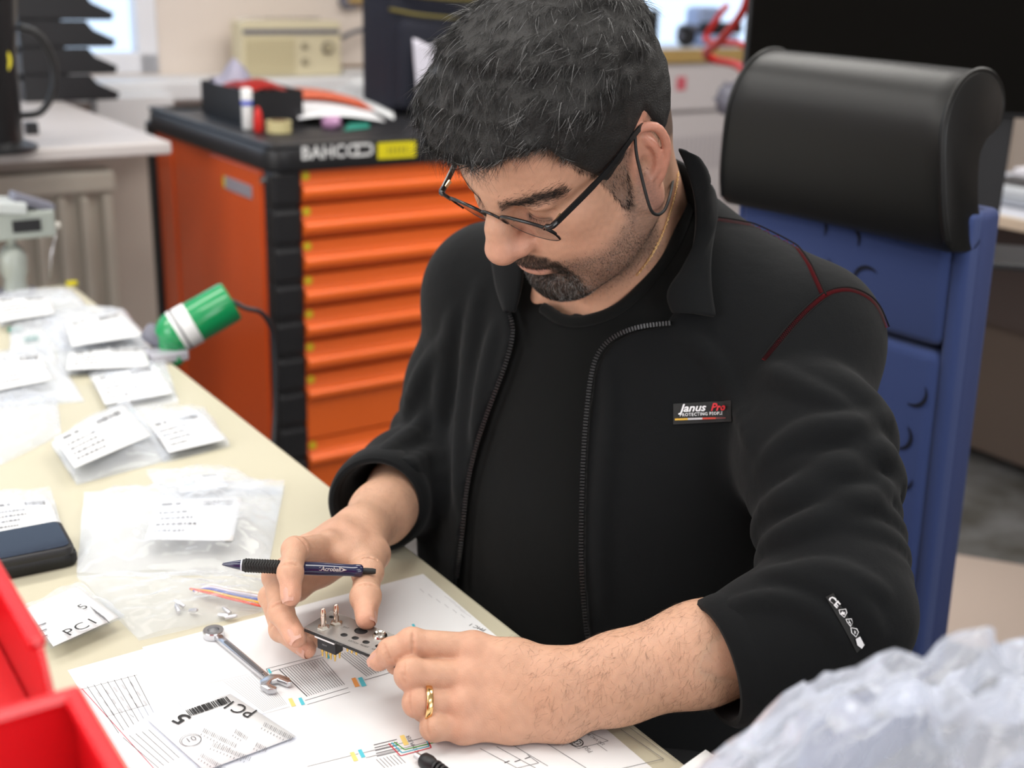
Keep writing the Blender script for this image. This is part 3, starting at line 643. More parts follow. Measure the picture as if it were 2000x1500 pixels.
# ================================================================== signed-distance modelling tools
class Vol:
    """a block of space sampled at pitch h; shapes are merged into one smooth surface"""
    def __init__(s, lo, hi, h):
        s.lo = np.array(lo, float); s.h = h; s.n = np.ceil((np.array(hi)-s.lo)/h).astype(int)+1
        s.d = np.full(s.n, 1.0, np.float32)
        s.ax = [(s.lo[i]+h*np.arange(s.n[i])).astype(np.float32) for i in range(3)]
    def sub(s, lo, hi):
        i0 = np.clip(np.floor((np.array(lo)-s.lo)/s.h).astype(int), 0, s.n); i1 = np.clip(np.ceil((np.array(hi)-s.lo)/s.h).astype(int)+1, 0, s.n)
        if np.any(i1 <= i0): return None
        sl = tuple(slice(a, b) for a, b in zip(i0, i1))
        return sl, s.ax[0][sl[0]][:, None, None], s.ax[1][sl[1]][None, :, None], s.ax[2][sl[2]][None, None, :]
    @staticmethod
    def smin(a, b, k):
        if k <= 0: return np.minimum(a, b)
        h = np.maximum(k-np.abs(a-b), 0)/k; return np.minimum(a, b)-h*h*k*.25
    @staticmethod
    def smax(a, b, k): return -Vol.smin(-a, -b, k)
    def put(s, g, dist, k, op):
        sl = g[0]
        if op == 'u': s.d[sl] = Vol.smin(s.d[sl], dist, k)
        elif op == 's': s.d[sl] = Vol.smax(s.d[sl], -dist, k)
        elif op == 'i': s.d[sl] = Vol.smax(s.d[sl], dist, k)
    def cone(s, a, b, ra, rb=None, k=.005, op='u', flat=None):
        """capsule with radius running from ra to rb; flat=(axis, ratio) squashes its section along an axis"""
        a = np.asarray(a, float); b = np.asarray(b, float); rb = ra if rb is None else rb; R = max(ra, rb)*(1.0 if flat is None else max(1, flat[1]))+k*1.5+2*s.h
        g = s.sub(np.minimum(a, b)-R, np.maximum(a, b)+R)
        if g is None: return
        _, X, Y, Z = g; ba = b-a; L2 = float(ba@ba)
        px, py, pz = X-np.float32(a[0]), Y-np.float32(a[1]), Z-np.float32(a[2])
        t = np.clip((px*ba[0]+py*ba[1]+pz*ba[2])/max(L2, 1e-12), 0, 1).astype(np.float32)
        qx, qy, qz = px-t*ba[0], py-t*ba[1], pz-t*ba[2]
        if flat is not None:
            ax, ra_ = nrm(flat[0]), flat[1]; m = qx*ax[0]+qy*ax[1]+qz*ax[2]
            f = 1/ra_-1; qx = qx+m*f*ax[0]; qy = qy+m*f*ax[1]; qz = qz+m*f*ax[2]
        dist = np.sqrt(qx*qx+qy*qy+qz*qz)-(ra+(rb-ra)*t)
        s.put(g, dist.astype(np.float32), k, op)
    def chain(s, pts, rad, k=.005, op='u', flat=None):
        for i in range(len(pts)-1): s.cone(pts[i], pts[i+1], rad[i], rad[i+1], k, op, flat)
    def ell(s, c, r, k=.005, op='u', M=None):
        """ellipsoid; M columns are its axes"""
        c = np.asarray(c, float); r = np.asarray(r, float); R = float(r.max())+k*1.5+2*s.h
        if M is None: lo, hi = c-r-k*1.5-2*s.h, c+r+k*1.5+2*s.h
        else: lo, hi = c-R, c+R
        g = s.sub(lo, hi)
        if g is None: return
        _, X, Y, Z = g; px, py, pz = X-np.float32(c[0]), Y-np.float32(c[1]), Z-np.float32(c[2])
        if M is not None:
            M = np.asarray(M, float); px, py, pz = (px*M[0, 0]+py*M[1, 0]+pz*M[2, 0]), (px*M[0, 1]+py*M[1, 1]+pz*M[2, 1]), (px*M[0, 2]+py*M[1, 2]+pz*M[2, 2])
        k0 = np.sqrt((px/r[0])**2+(py/r[1])**2+(pz/r[2])**2); k1 = np.sqrt((px/r[0]**2)**2+(py/r[1]**2)**2+(pz/r[2]**2)**2)
        s.put(g, (k0*(k0-1)/np.maximum(k1, 1e-6)).astype(np.float32), k, op)
    def mesh(s):
        """naive surface nets"""
        d = s.d; neg = d < 0
        c = np.zeros(np.array(d.shape)-1, np.int8); nx, ny, nz = d.shape
        for i in (0, 1):
            for j in (0, 1):
                for k in (0, 1): c += neg[i:nx-1+i, j:ny-1+j, k:nz-1+k]
        act = np.argwhere((c > 0) & (c < 8))
        idx = np.full(c.shape, -1, np.int32); idx[act[:, 0], act[:, 1], act[:, 2]] = np.arange(len(act))
        acc = np.zeros((len(act), 3)); cnt = np.zeros(len(act))
        C8 = [(i, j, k) for i in (0, 1) for j in (0, 1) for k in (0, 1)]
        val = {q: d[act[:, 0]+q[0], act[:, 1]+q[1], act[:, 2]+q[2]].astype(np.float64) for q in C8}
        for q in C8:
            for ax in range(3):
                if q[ax]: continue
                q2 = list(q); q2[ax] = 1; a, b = val[q], val[tuple(q2)]; m = (a < 0) != (b < 0)
                t = np.where(m, a/np.where(m, a-b, 1), 0); p = np.tile(np.array(q, float), (len(act), 1)); p[:, ax] = t
                acc[m] += p[m]; cnt[m] += 1
        V = s.lo+(act+acc/cnt[:, None])*s.h
        faces = []
        for ax in range(3):
            o1, o2 = [(1, 2), (2, 0), (0, 1)][ax]
            sl0 = [slice(None)]*3; sl1 = [slice(None)]*3; sl0[ax] = slice(0, -1); sl1[ax] = slice(1, None)
            a, b = neg[tuple(sl0)], neg[tuple(sl1)]; e = np.argwhere(a != b)
            ok = (e[:, o1] > 0) & (e[:, o2] > 0) & (e[:, o1] < d.shape[o1]-1) & (e[:, o2] < d.shape[o2]-1); e = e[ok]
            def cell(d1, d2):
                q = e.copy(); q[:, o1] -= d1; q[:, o2] -= d2; return idx[q[:, 0], q[:, 1], q[:, 2]]
            f = np.stack([cell(1, 1), cell(0, 1), cell(0, 0), cell(1, 0)], 1)
            inside = neg[e[:, 0], e[:, 1], e[:, 2]]
            f[~inside] = f[~inside][:, ::-1]; faces.append(f)
        F = np.concatenate(faces); F = F[(F >= 0).all(1)]
        return V, F
    def trilin(s, P):
        q = (np.asarray(P)-s.lo)/s.h; i = np.clip(np.floor(q).astype(int), 0, s.n-2); f = np.clip(q-i, 0, 1); r = 0
        for a in (0, 1):
            for b in (0, 1):
                for c in (0, 1):
                    w = (f[:, 0] if a else 1-f[:, 0])*(f[:, 1] if b else 1-f[:, 1])*(f[:, 2] if c else 1-f[:, 2]); r = r+w*s.d[i[:, 0]+a, i[:, 1]+b, i[:, 2]+c]
        return r
def np_mesh(name, V, F):
    me = bpy.data.meshes.new(name); V = np.asarray(V, np.float32); F = np.asarray(F, np.int32)
    me.vertices.add(len(V)); me.vertices.foreach_set('co', V.ravel())
    n = F.shape[1]; me.loops.add(F.size); me.loops.foreach_set('vertex_index', F.ravel())
    me.polygons.add(len(F)); me.polygons.foreach_set('loop_start', np.arange(len(F), dtype=np.int32)*n)
    try: me.polygons.foreach_set('loop_total', np.full(len(F), n, np.int32))
    except Exception: pass
    me.update(calc_edges=True); me.validate(); me.polygons.foreach_set('use_smooth', np.ones(len(me.polygons), bool)); return me
def relax(V, F, it=2, lam=.5):
    """a little Laplacian smoothing to remove the sampling grain"""
    V = V.copy()
    E = np.concatenate([F[:, [0, 1]], F[:, [1, 2]], F[:, [2, 3]], F[:, [3, 0]]]); E = np.concatenate([E, E[:, ::-1]])
    for _ in range(it):
        S = np.zeros_like(V); c = np.bincount(E[:, 0], minlength=len(V)).astype(float)
        for k in range(3): S[:, k] = np.bincount(E[:, 0], weights=V[E[:, 1], k], minlength=len(V))
        V += lam*(S/np.maximum(c, 1)[:, None]-V)
    return V
def largest(V, F):
    """keep the biggest connected piece"""
    n = len(V); lab = np.arange(n)
    E = np.concatenate([F[:, [0, 1]], F[:, [1, 2]], F[:, [2, 3]]])
    while True:
        m = np.minimum(lab[E[:, 0]], lab[E[:, 1]]); new = lab.copy(); np.minimum.at(new, E[:, 0], m); np.minimum.at(new, E[:, 1], m); new = new[new]
        if (new == lab).all(): break
        lab = new
    best = np.bincount(lab).argmax(); keep = lab == best; ix = np.cumsum(keep)-1
    return V[keep], ix[F[keep[F].all(1)]]
def vcol(me, name, arr):
    a = me.attributes.new(name, 'FLOAT_COLOR', 'POINT'); c = np.ones((len(me.vertices), 4), np.float32); c[:, :3] = arr; a.data.foreach_set('color', c.ravel())
def bvh_of(V, F): return BVHTree.FromPolygons([tuple(v) for v in V], [tuple(map(int, f)) for f in F])
def pix_hit(bvh, u, v, off=0.0):
    r = ray(u, v); r = r/np.linalg.norm(r); h = bvh.ray_cast(Vector(CAM), Vector(r))
    if h[0] is None: return None
    n = np.array(h[1])
    if n@r > 0: n = -n
    return np.array(h[0])+n*off, n
def smoothstep(a, b, x):
    t = np.clip((x-a)/(b-a), 0, 1); return t*t*(3-2*t)

# ================================================================== person: pose
PH_M = np.array([[-0.5411, 0.7179, -0.4380], [-0.4924, -0.6927, -0.5270], [-0.6818, -0.0695, 0.7283]])   # head axes (forward, left, up) as columns
PH_T = np.array([0.0480, 1.1635, 1.1947])
def hw_(p): return PH_M@np.asarray(p, float)+PH_T          # head-local to world
def hl_(p): return PH_M.T@(np.asarray(p, float)-PH_T)
LS = ond(1556, 682, 1.235); LE = ond(1630, 1200, 1.050); LW = onz(1095, 1358, .778)
RS = ond(958, 585, 1.41); RE = ond(848, 905, 1.50); RW = ond(702, 1042, 1.235)
NOT = ond(1110, 590, 1.275); C7 = ond(1290, 455, 1.335); PEL = ond(1235, 1330, 1.43); BEL = ond(1190, 1110, 1.355)
ty = math.radians(33); TF = np.array([-math.sin(ty), -math.cos(ty), 0]); TL = np.array([math.cos(ty), -math.sin(ty), 0])
MID = (LS+RS)/2
# ================================================================== head (built in its own axes: x forward, y left, z up)
def mirror(fn):
    for sg in (1, -1): fn(sg)
HEAD = Vol((-.150, -.112, -.235), (.150, .112, .150), .0017)
SK = Vol((-.170, -.125, -.130), (.160, .125, .185), .0026)       # bare skull, used for the hair
def skull(v):
    v.ell((-.016, 0, .045), (.101, .079, .088), .01)
    v.ell((.026, 0, .052), (.070, .068, .064), .03)
    v.ell((-.045, 0, .01), (.068, .066, .07), .03)
    for s in (1, -1): v.ell((.0, s*.03, .06), (.075, .046, .06), .03)
skull(SK); skull(HEAD)
H = HEAD
H.ell((.040, 0, -.02), (.058, .060, .080), .03)                     # face
for s in (1, -1):
    H.ell((.060, s*.044, -.004), (.028, .025, .020), .022)          # cheekbone
    H.ell((.050, s*.042, -.040), (.036, .027, .036), .025)          # cheek
    H.ell((.080, s*.030, -.030), (.018, .018, .020), .02)           # beside the nose
    H.cone((.002, s*.060, -.050), (.078, s*.018, -.093), .017, .017, .03)   # jaw
    H.cone((.0, s*.061, -.01), (.004, s*.058, -.055), .016, .018, .03)
    H.ell((.035, s*.046, -.064), (.04, .022, .03), .03)             # jowl
    H.cone((.087, s*.012, .038), (.068, s*.048, .036), .0125, .010, .016)   # brow ridge
H.ell((.088, 0, -.094), (.020, .024, .018), .02)                    # chin
H.ell((.082, 0, -.052), (.026, .032, .030), .022)                   # muzzle
H.ell((.038, 0, -.095), (.050, .046, .026), .03)                    # soft flesh under the chin
for s in (1, -1): H.ell((.102, s*.031, .016), (.021, .021, .013), .014, 's')     # eye sockets
for s in (1, -1):
    H.ell((.0765, s*.0325, .016), (.0145, .0155, .0125), .004)      # closed lids over the eyeball
    H.ell((.082, s*.033, .026), (.010, .019, .005), .008)           # upper lid fold
    H.ell((.0925, s*.033, .0085), (.004, .0135, .0011), .0015, 's')  # lash line
    H.ell((.080, s*.033, .0005), (.010, .016, .004), .008)          # lower lid bag
# nose
H.cone((.0935, 0, .036), (.1120, 0, .009), .0085, .0105, .012)
H.cone((.1120, 0, .009), (.1185, 0, -.009), .0105, .0148, .010)
H.ell((.1200, 0, -.0105), (.0148, .0160, .0135), .008)
for s in (1, -1):
    H.ell((.1065, s*.0150, -.0150), (.0130, .0090, .0095), .006)    # wings
    H.ell((.113, s*.0085, -.0265), (.006, .0042, .0060), .003, 's') # nostrils
    H.cone((.097, s*.0200, -.008), (.090, s*.029, -.025), .0004, .0010, .006, 's')   # crease beside the wing
    H.cone((.092, s*.0285, -.023), (.084, s*.0370, -.050), .0014, .0014, .009, 's')  # smile line
# mouth
H.ell((.1015, 0, -.0455), (.0105, .0235, .0065), .006)
H.ell((.1010, 0, -.0575), (.0105, .0200, .0072), .006)
H.ell((.113, 0, -.0515), (.0115, .0285, .0013), .003, 's')
H.ell((.102, 0, -.0705), (.010, .022, .0045), .012, 's')             # hollow under the lip
# forehead furrows
for zf in (.058, .066, .074): H.cone((.1005-(zf-.06)*.35, -.034, zf+.001), (.1005-(zf-.06)*.35, .034, zf+.003), .0022, .0020, .005, 's')
# ears
def ear(v, s):
    e = np.array([-.011, .0765, -.013]); up = nrm([-.20, .05, 1]); bk = np.array([-.90, .42, -.16]); bk = nrm(bk-up*(bk@up)); ou = np.cross(up, bk)
    if ou[1] < 0: ou = -ou
    fl = np.array([1, s, 1.0])
    P = lambda u, w, o=0.0: (e+(bk*u+up*w+ou*o)*1.13)*fl
    Mx = np.stack([bk*fl, up*fl, ou*fl], 1)
    v.ell(P(.001, .004, -.001), (.0165, .029, .0042), .004, 'u', Mx)
    v.ell(P(-.003, .0, -.007), (.015, .024, .0085), .006, 'u', Mx)
    hp = [P(-.008, .004, .004), P(-.0135, .016, .004), P(-.010, .029, .004), P(.001, .0345, .005), P(.013, .030, .006), P(.0185, .016, .006), P(.0175, .001, .005), P(.012, -.012, .004), P(.006, -.022, .003)]
    hp = catmull(hp, 3); v.chain(hp, list(np.linspace(.0035, .0040, len(hp))), .0025)
    ah = catmull([P(.003, .022, .003), P(.0095, .010, .004), P(.0085, -.004, .004), P(.001, -.014, .004), P(-.006, -.016, .004)], 3); v.chain(ah, [.0032]*len(ah), .003)
    v.ell(P(-.002, -.025, .001), (.0095, .0098, .0052), .004, 'u', Mx)
    v.ell(P(-.002, -.001, .0085), (.0078, .0120, .0085), .003, 's', Mx)
    v.ell(P(.001, .022, .008), (.006, .007, .004), .003, 's', Mx)
    v.ell(P(-.0115, -.003, .003), (.0048, .0062, .0050), .004, 'u', Mx)
for s in (1, -1): ear(H, s)
# neck, running from the skull base into the shirt
nb = hl_((NOT*.45+C7*.55)-ZX*.05); nb2 = hl_((NOT*.5+C7*.5)-ZX*.12)
H.cone((-.026, 0, -.035), nb, .056, .064, .03)
H.cone(nb, nb2, .064, .075, .03)
H.cone((-.050, .004, -.040), hl_(C7-TL*.01-ZX*.005), .046, .048, .03)
H.cone((.0, .030, -.055), hl_(NOT+TL*.035), .018, .014, .02); H.cone((.0, -.030, -.055), hl_(NOT-TL*.03), .018, .014, .02)
hV, hF = H.mesh(); hV = relax(hV, hF, 1, .35); hV, hF = largest(hV, hF)
# ---- hair line: thickness of the hair above the skull, negative where skin shows
def hairline(P):
    x, y, z = P[:, 0], np.abs(P[:, 1]), P[:, 2]
    ang = np.degrees(np.arctan2(y, x+.01))
    zl = np.interp(ang, [0, 6, 10, 23, 34, 42, 45.6, 49.6, 55.4, 58, 59.5, 62, 67, 71, 75, 80, 90, 104, 120, 150, 180], [.078, .079, .083, .087, .0865, .079, .066, .047, .024, .0, -.020, -.032, -.027, -.014, .004, .014, .026, .032, -.030, -.062, -.068])
    return z-zl
def noise3(P, s, sd=0):
    q = P*s+sd
    return (np.sin(q[:, 0]*1.7+1.3*np.sin(q[:, 1]*1.1+sd))*np.cos(q[:, 1]*1.9+np.sin(q[:, 2]*1.3))+np.sin(q[:, 2]*1.5+1.7*np.sin(q[:, 0]*.9)))*.5
def hair_thick(P):
    e = hairline(P); x, y, z = P[:, 0], np.abs(P[:, 1]), P[:, 2]
    top = smoothstep(.05, .11, z); frn = smoothstep(.02, .10, x)*top
    T = .0028+.0160*top+.001*frn+.003*smoothstep(.02, .07, z)
    T = T+.0035*noise3(P, 85, .3)*(.3+top)+.002*noise3(P, 190, 2.2)*(.3+top)
    return np.where(e > 0, T*smoothstep(-.001, .016, e)-.0012*(1-smoothstep(0, .004, e)), np.maximum(-.02, -.004+e*.9))
gx, gy, gz = np.meshgrid(SK.ax[0], SK.ax[1], SK.ax[2], indexing='ij')
Pg = np.stack([gx.ravel(), gy.ravel(), gz.ravel()], 1).astype(np.float32)
near = (np.abs(SK.d.ravel()) < .055); TH_ = np.full(len(Pg), -.01, np.float32); TH_[near] = hair_thick(Pg[near])
HAIRV = Vol((-.170, -.125, -.130), (.160, .125, .185), .0026); HAIRV.d = (SK.d-TH_.reshape(SK.d.shape)).astype(np.float32)
for s in (1, -1): HAIRV.cone((-.014, s*.088, -.002), (-.014, s*.088, -.04), .0155, .016, .002, 's')    # keep the ears clear
cV, cF = HAIRV.mesh(); cV, cF = largest(cV, cF)
cV = relax(cV, cF, 1, .4)
def brow_z(ay): return np.interp(ay, [.010, .030, .045, .055, .065], [.0330, .0358, .0390, .0378, .0345])
# ---- skin colour by place
def skin_base(n): return np.tile(np.array([.545, .305, .205]), (n, 1))
def head_colour(P):
    x, y, z = P[:, 0], P[:, 1], P[:, 2]; ay = np.abs(y); c = skin_base(len(P))
    def blend(w, col): 
        nonlocal c; c = c*(1-w[:, None])+np.array(col)*w[:, None]
    g = lambda cx, cy, cz, r: np.exp(-(((x-cx)**2+(ay-cy)**2+(z-cz)**2)/r**2))
    blend(.6*g(.12, 0, -.012, .018)+.3*g(.105, .014, -.014, .015), (.50, .205, .155))
    blend(.28*g(.07, .048, -.02, .025), (.53, .24, .17))
    blend(.6*(smoothstep(.074, .086, ay)*(x < .012)*(x > -.04)*(np.abs(z+.014) < .05)), (.56, .22, .16))
    lip = np.exp(-((z+.0520)/.0080)**2)*smoothstep(.03, .02, ay)*smoothstep(.098, .104, x); blend(.6*lip, (.43, .18, .15))
    # stubble and beard ground tone
    jl = z-np.interp(x, [-.01, .01, .04, .07, .09], [.01, -.01, -.038, -.044, -.040]); st = smoothstep(.010, -.014, jl)*smoothstep(-.150, -.115, z-.15*(x-.05))*smoothstep(-.02, .008, x)
    mouthfree = 1-smoothstep(.7, 1.0, 1.35-np.sqrt((ay/.026)**2+((z+.055)/.013)**2)*.6)*smoothstep(.085, .095, x)
    dots = .5+.5*np.clip(noise3(P, 900)+noise3(P, 1500, 3), -1, 1)
    blend(np.clip(st*mouthfree*(.42+.26*dots), 0, 1), (.11, .085, .075))
    goat = beard_zone(P); blend(np.clip(goat*.72, 0, .8), (.040, .031, .027))
    e = hairline(P); blend((.75-.30*((x > -.002) & (z < .03)))*smoothstep(-.003, .006, e)*(ay < .081), (.035, .03, .028))
    blend(.4*smoothstep(-.014, .0, e)*(ay < .081)*(ay > .045), (.09, .07, .06))
    for s in (1, -1):
        b = np.exp(-(((z-brow_z(ay))/.0062)**2))*smoothstep(.008, .014, ay)*smoothstep(.066, .058, ay)*(y*s > 0)*smoothstep(.055, .065, x); blend(.78*b, (.05, .04, .035))
        le = np.exp(-(((z-.0085)/.0018)**2))*smoothstep(.05, .044, ay)*smoothstep(.016, .02, ay)*(x > .08)*(y*s > 0); blend(.8*le, (.05, .035, .03))
    blend(.35*g(.085, .03, .004, .012), (.40, .21, .16))
    c *= (1+.05*noise3(P, 420, 1.1)[:, None])
    return np.clip(c, .01, 1)
def beard_zone(P):
    x, y, z = P[:, 0], P[:, 1], P[:, 2]; ay = np.abs(y)
    mo = smoothstep(-.0300, -.0345, z)*smoothstep(-.0520, -.0465, z)*smoothstep(.036, .028, ay)*smoothstep(.084, .09, x)
    sides = smoothstep(.023, .029, ay)*smoothstep(.041, .035, ay)*smoothstep(-.034, -.044, z)*smoothstep(-.104, -.094, z)*smoothstep(.066, .074, x)
    chin = smoothstep(-.066, -.074, z)*smoothstep(.038, .030, ay)*smoothstep(.058, .070, x)*smoothstep(-.122, -.110, z)
    soul = smoothstep(-.063, -.068, z)*smoothstep(.012, .006, ay)*smoothstep(.08, .09, x)*smoothstep(-.09, -.08, z)
    return np.clip(np.maximum.reduce([mo, sides, chin, soul]), 0, 1)
hC = head_colour(hV)
# ================================================================== clothes
allj = np.array([LS, LE, RS, RE, NOT, C7, PEL, BEL, LW, RW])
CU_L = ond(1428, 1288, 1.025); CU_R = ond(742, 978, 1.335)          # sleeve ends
blo = np.minimum.reduce([LS, LE, RS, RE, PEL, BEL, C7])-np.array([.17, .20, .17]); bhi = np.maximum.reduce([LS, LE, RS, RE, PEL, BEL, C7])+np.array([.15, .16, .10])
blo[2] = .50
TMX = np.stack([TL, -TF, ZX], 1)
CHS = MID-ZX*.085-TF*.012
def torso(v, g):
    """trunk grown by g"""
    v.ell(CHS, (.178+g, .112+g, .175+g), .02, 'u', TMX)
    v.ell(CHS+TL*.075+TF*.052-ZX*.01, (.085+g, .055+g, .085+g), .05, 'u', TMX)
    v.ell(CHS-TL*.075+TF*.052-ZX*.01, (.085+g, .055+g, .085+g), .05, 'u', TMX)
    v.ell(BEL, (.165+g, .135+g, .165+g), .07, 'u', TMX)
    v.ell(BEL-TL*.095-TF*.035-ZX*.02, (.155+g, .115+g, .17+g), .05, 'u', TMX)
    v.ell((BEL+CHS)/2, (.165+g, .120+g, .15+g), .06, 'u', TMX)
    v.ell(PEL, (.175+g, .15+g, .13+g), .06, 'u', TMX)
    nk = NOT*.40+C7*.60
    v.cone(nk-ZX*.03, LS+ZX*.002, .056+g, .058+g, .05); v.cone(nk-ZX*.03, RS+ZX*.002, .056+g, .058+g, .05)
    v.cone(C7-ZX*.02, LS-TF*.02+ZX*.01, .05+g, .05+g, .05); v.cone(C7-ZX*.02, RS-TF*.02+ZX*.01, .05+g, .05+g, .05)
    v.cone(NOT-ZX*.055-TF*.045, NOT-ZX*.14-TF*.02, .055+g, .06+g, .05)
def poly_sd(poly, U, Vv):
    """signed pixel distance to a polygon, negative inside"""
    P = np.array(poly, float); d = np.full(U.shape, 1e9); ins = np.zeros(U.shape, bool); n = len(P)
    for i in range(n):
        a, b = P[i], P[(i+1) % n]; e = b-a; wx, wy = U-a[0], Vv-a[1]; t = np.clip((wx*e[0]+wy*e[1])/(e@e), 0, 1)
        d = np.minimum(d, (wx-t*e[0])**2+(wy-t*e[1])**2)
        c1 = Vv >= a[1]; c2 = Vv < b[1]; cr = e[0]*wy > e[1]*wx
        ins ^= ((c1 & c2 & cr) | (~c1 & ~c2 & ~cr & ~(Vv == b[1])))
    d = np.sqrt(d); return np.where(ins, -d, d)
def vol_pix(v):
    X, Y, Z = v.ax[0][:, None, None]-CAM[0], v.ax[1][:, None, None].reshape(1, -1, 1)-CAM[1], v.ax[2].reshape(1, 1, -1)-CAM[2]
    D = X*_F[0]+Y*_F[1]+Z*_F[2]; D = np.maximum(D, .05)
    return 1000+FPX*(X*_R[0]+Y*_R[1]+Z*_R[2])/D, 750-FPX*(X*_U[0]+Y*_U[1]+Z*_U[2])/D, D
def ring(v, c, n, R, r, k=.012):
    c = np.asarray(c, float); n = nrm(n); g = v.sub(c-R-r-.03, c+R+r+.03)
    if g is None: return
    _, X, Y, Z = g; px, py, pz = X-c[0], Y-c[1], Z-c[2]; m = px*n[0]+py*n[1]+pz*n[2]
    rad = np.sqrt(np.maximum(px*px+py*py+pz*pz-m*m, 0)); v.put(g, (np.sqrt((rad-R)**2+m*m)-r).astype(np.float32), k, 'u')
# ---- T-shirt
SH = Vol(blo, bhi, .0055); torso(SH, .004)
SHd = SH.d.copy()
Upx, Vpx, Dpx = vol_pix(SH)
neck_poly = [(1046, 540), (1060, 585), (1100, 611), (1150, 611), (1215, 585), (1278, 520), (1322, 450), (1348, 380), (1330, 200), (1085, 200), (1066, 430)]
nd = poly_sd(neck_poly, Upx, Vpx)*Dpx/FPX; nd = np.where(Dpx < 1.42, nd, .2).astype(np.float32)
SH.d = Vol.smax(SH.d, -nd, .004)
SH.d = np.maximum(SH.d, -(SHd+.011)).astype(np.float32)        # a shell of cloth
sV, sF = SH.mesh(); sV = relax(sV, sF, 2, .5)
# ---- jacket
JK = Vol(blo, bhi, .0042); torso(JK, .017)
ad = nrm(LE-LS)
JK.chain([LS+ZX*.004, LS+(LE-LS)*.45, LE+ZX*.012], [.064, .063, .054], .035)
JK.chain([LE+ZX*.006, LE+(CU_L-LE)*.5, CU_L], [.058, .056, .0535], .02)
JK.ell(LE+_R*.006-_U*.002, (.056, .060, .056), .03)
side = _R
for t, R, r, tl, k in ((.33, .049, .029, -.62, .010), (.50, .050, .025, -.46, .005), (.635, .0565, .0135, -.28, .004), (.735, .0555, .0135, -.16, .004), (.83, .0545, .0135, -.05, .004), (.925, .0535, .013, .07, .004), (1.01, .052, .013, .22, .004)):
    ring(JK, LS+(LE-LS)*t+_R*(.004 if t > .6 else .010), ad+side*tl, R, r, k)
# forearm part of the left sleeve: soft diagonal folds near the elbow, plain cuff
fd = nrm(CU_L-LE)
for t, r in ((.14, .0105), (.28, .0095)): ring(JK, LE+(CU_L-LE)*t, fd+_U*.3, .052, r+.002, .004)
# right sleeve
JK.chain([RS+ZX*.004, RS+(RE-RS)*.5, RE], [.058, .060, .058], .03)
JK.chain([RE, RE+(CU_R-RE)*.5, CU_R], [.060, .058, .0535], .02)
rd_ = nrm(RE-RS)
for t, R, r, tl in ((.45, .050, .016, .5), (.62, .050, .014, .35), (.80, .050, .014, .15), (.97, .050, .014, -.1)): ring(JK, RS+(RE-RS)*t, rd_+side*tl, R+.002, r, .005)
# draped folds: ridges laid along picture curves on the cloth found so far
pre = Vol(blo, bhi, .0042); pre.d = JK.d; aV, aF = pre.mesh(); preBVH = bvh_of(aV, aF)
def ridge(pts, r, k=.010, sink=.45):
    P = []
    for q in catmull([(u, v, 0) for u, v in pts], 4):
        h = pix_hit(preBVH, q[0], q[1])
        if h is not None: P.append(h[0]-h[1]*r*sink)
    n = len(P)
    if n > 2: JK.chain(P, [r*(.35+.65*math.sin(math.pi*(i+.5)/n)**.7) for i in range(n)], k)
for pts, r in (([(935, 560), (915, 700), (900, 850), (893, 980)], .012), ([(965, 640), (945, 740), (925, 850)], .009), ([(885, 610), (868, 720), (862, 860), (866, 1000)], .011),
               ([(1490, 985), (1600, 935), (1700, 890), (1785, 872)], .013), ([(1484, 905), (1560, 850), (1650, 830), (1740, 815)], .010), ([(1486, 1062), (1580, 1020), (1680, 975), (1765, 945)], .010),
               ([(1495, 1118), (1580, 1128), (1660, 1165), (1715, 1240)], .009), ([(1560, 1108), (1640, 1120), (1730, 1160)], .008), ([(1430, 1180), (1520, 1172), (1600, 1200), (1650, 1260)], .006),
               ([(1500, 720), (1570, 760), (1660, 800)], .009), ([(1330, 655), (1390, 700), (1440, 790), (1470, 880)], .008), ([(1185, 700), (1192, 800), (1180, 930), (1172, 1060), (1180, 1200)], .007),
               ([(880, 660), (830, 720), (790, 800)], .010), ([(850, 800), (800, 850), (750, 880)], .010), ([(842, 880), (790, 915), (730, 935)], .008)): ridge(pts, r)
Upx, Vpx, Dpx = vol_pix(JK)
open_poly = [(988, 585), (1002, 640), (1003, 668), (985, 722), (955, 800), (928, 880), (912, 960), (903, 1050), (893, 1130), (880, 1300), (1165, 1330), (1150, 1250), (1139, 1100), (1140, 1000), (1143, 900), (1150, 800), (1163, 718), (1190, 672), (1235, 648), (1300, 634), (1345, 560), (1368, 470), (1372, 395), (1345, 330), (1325, 200), (1070, 200), (1040, 430), (1000, 545)]
od = poly_sd(open_poly, Upx, Vpx)*Dpx/FPX; od = np.where(Dpx < 1.40, od, .2).astype(np.float32)
JKsolid = JK.d.copy()
JK.d = Vol.smax(JK.d, -od, .006)
# hollow shell, sleeves open at the cuffs
inner = Vol(blo, bhi, .0042); torso(inner, .007)
inner.chain([LS, LS+(LE-LS)*.45, LE], [.050, .050, .048], .03); inner.chain([LE, CU_L+fd*.03], [.048, .0435], .02)
inner.chain([RS, RE], [.046, .046], .03); inner.chain([RE, CU_R+nrm(CU_R-RE)*.03], [.046, .0425], .02)
JK.d = Vol.smax(JK.d, -inner.d, .003)
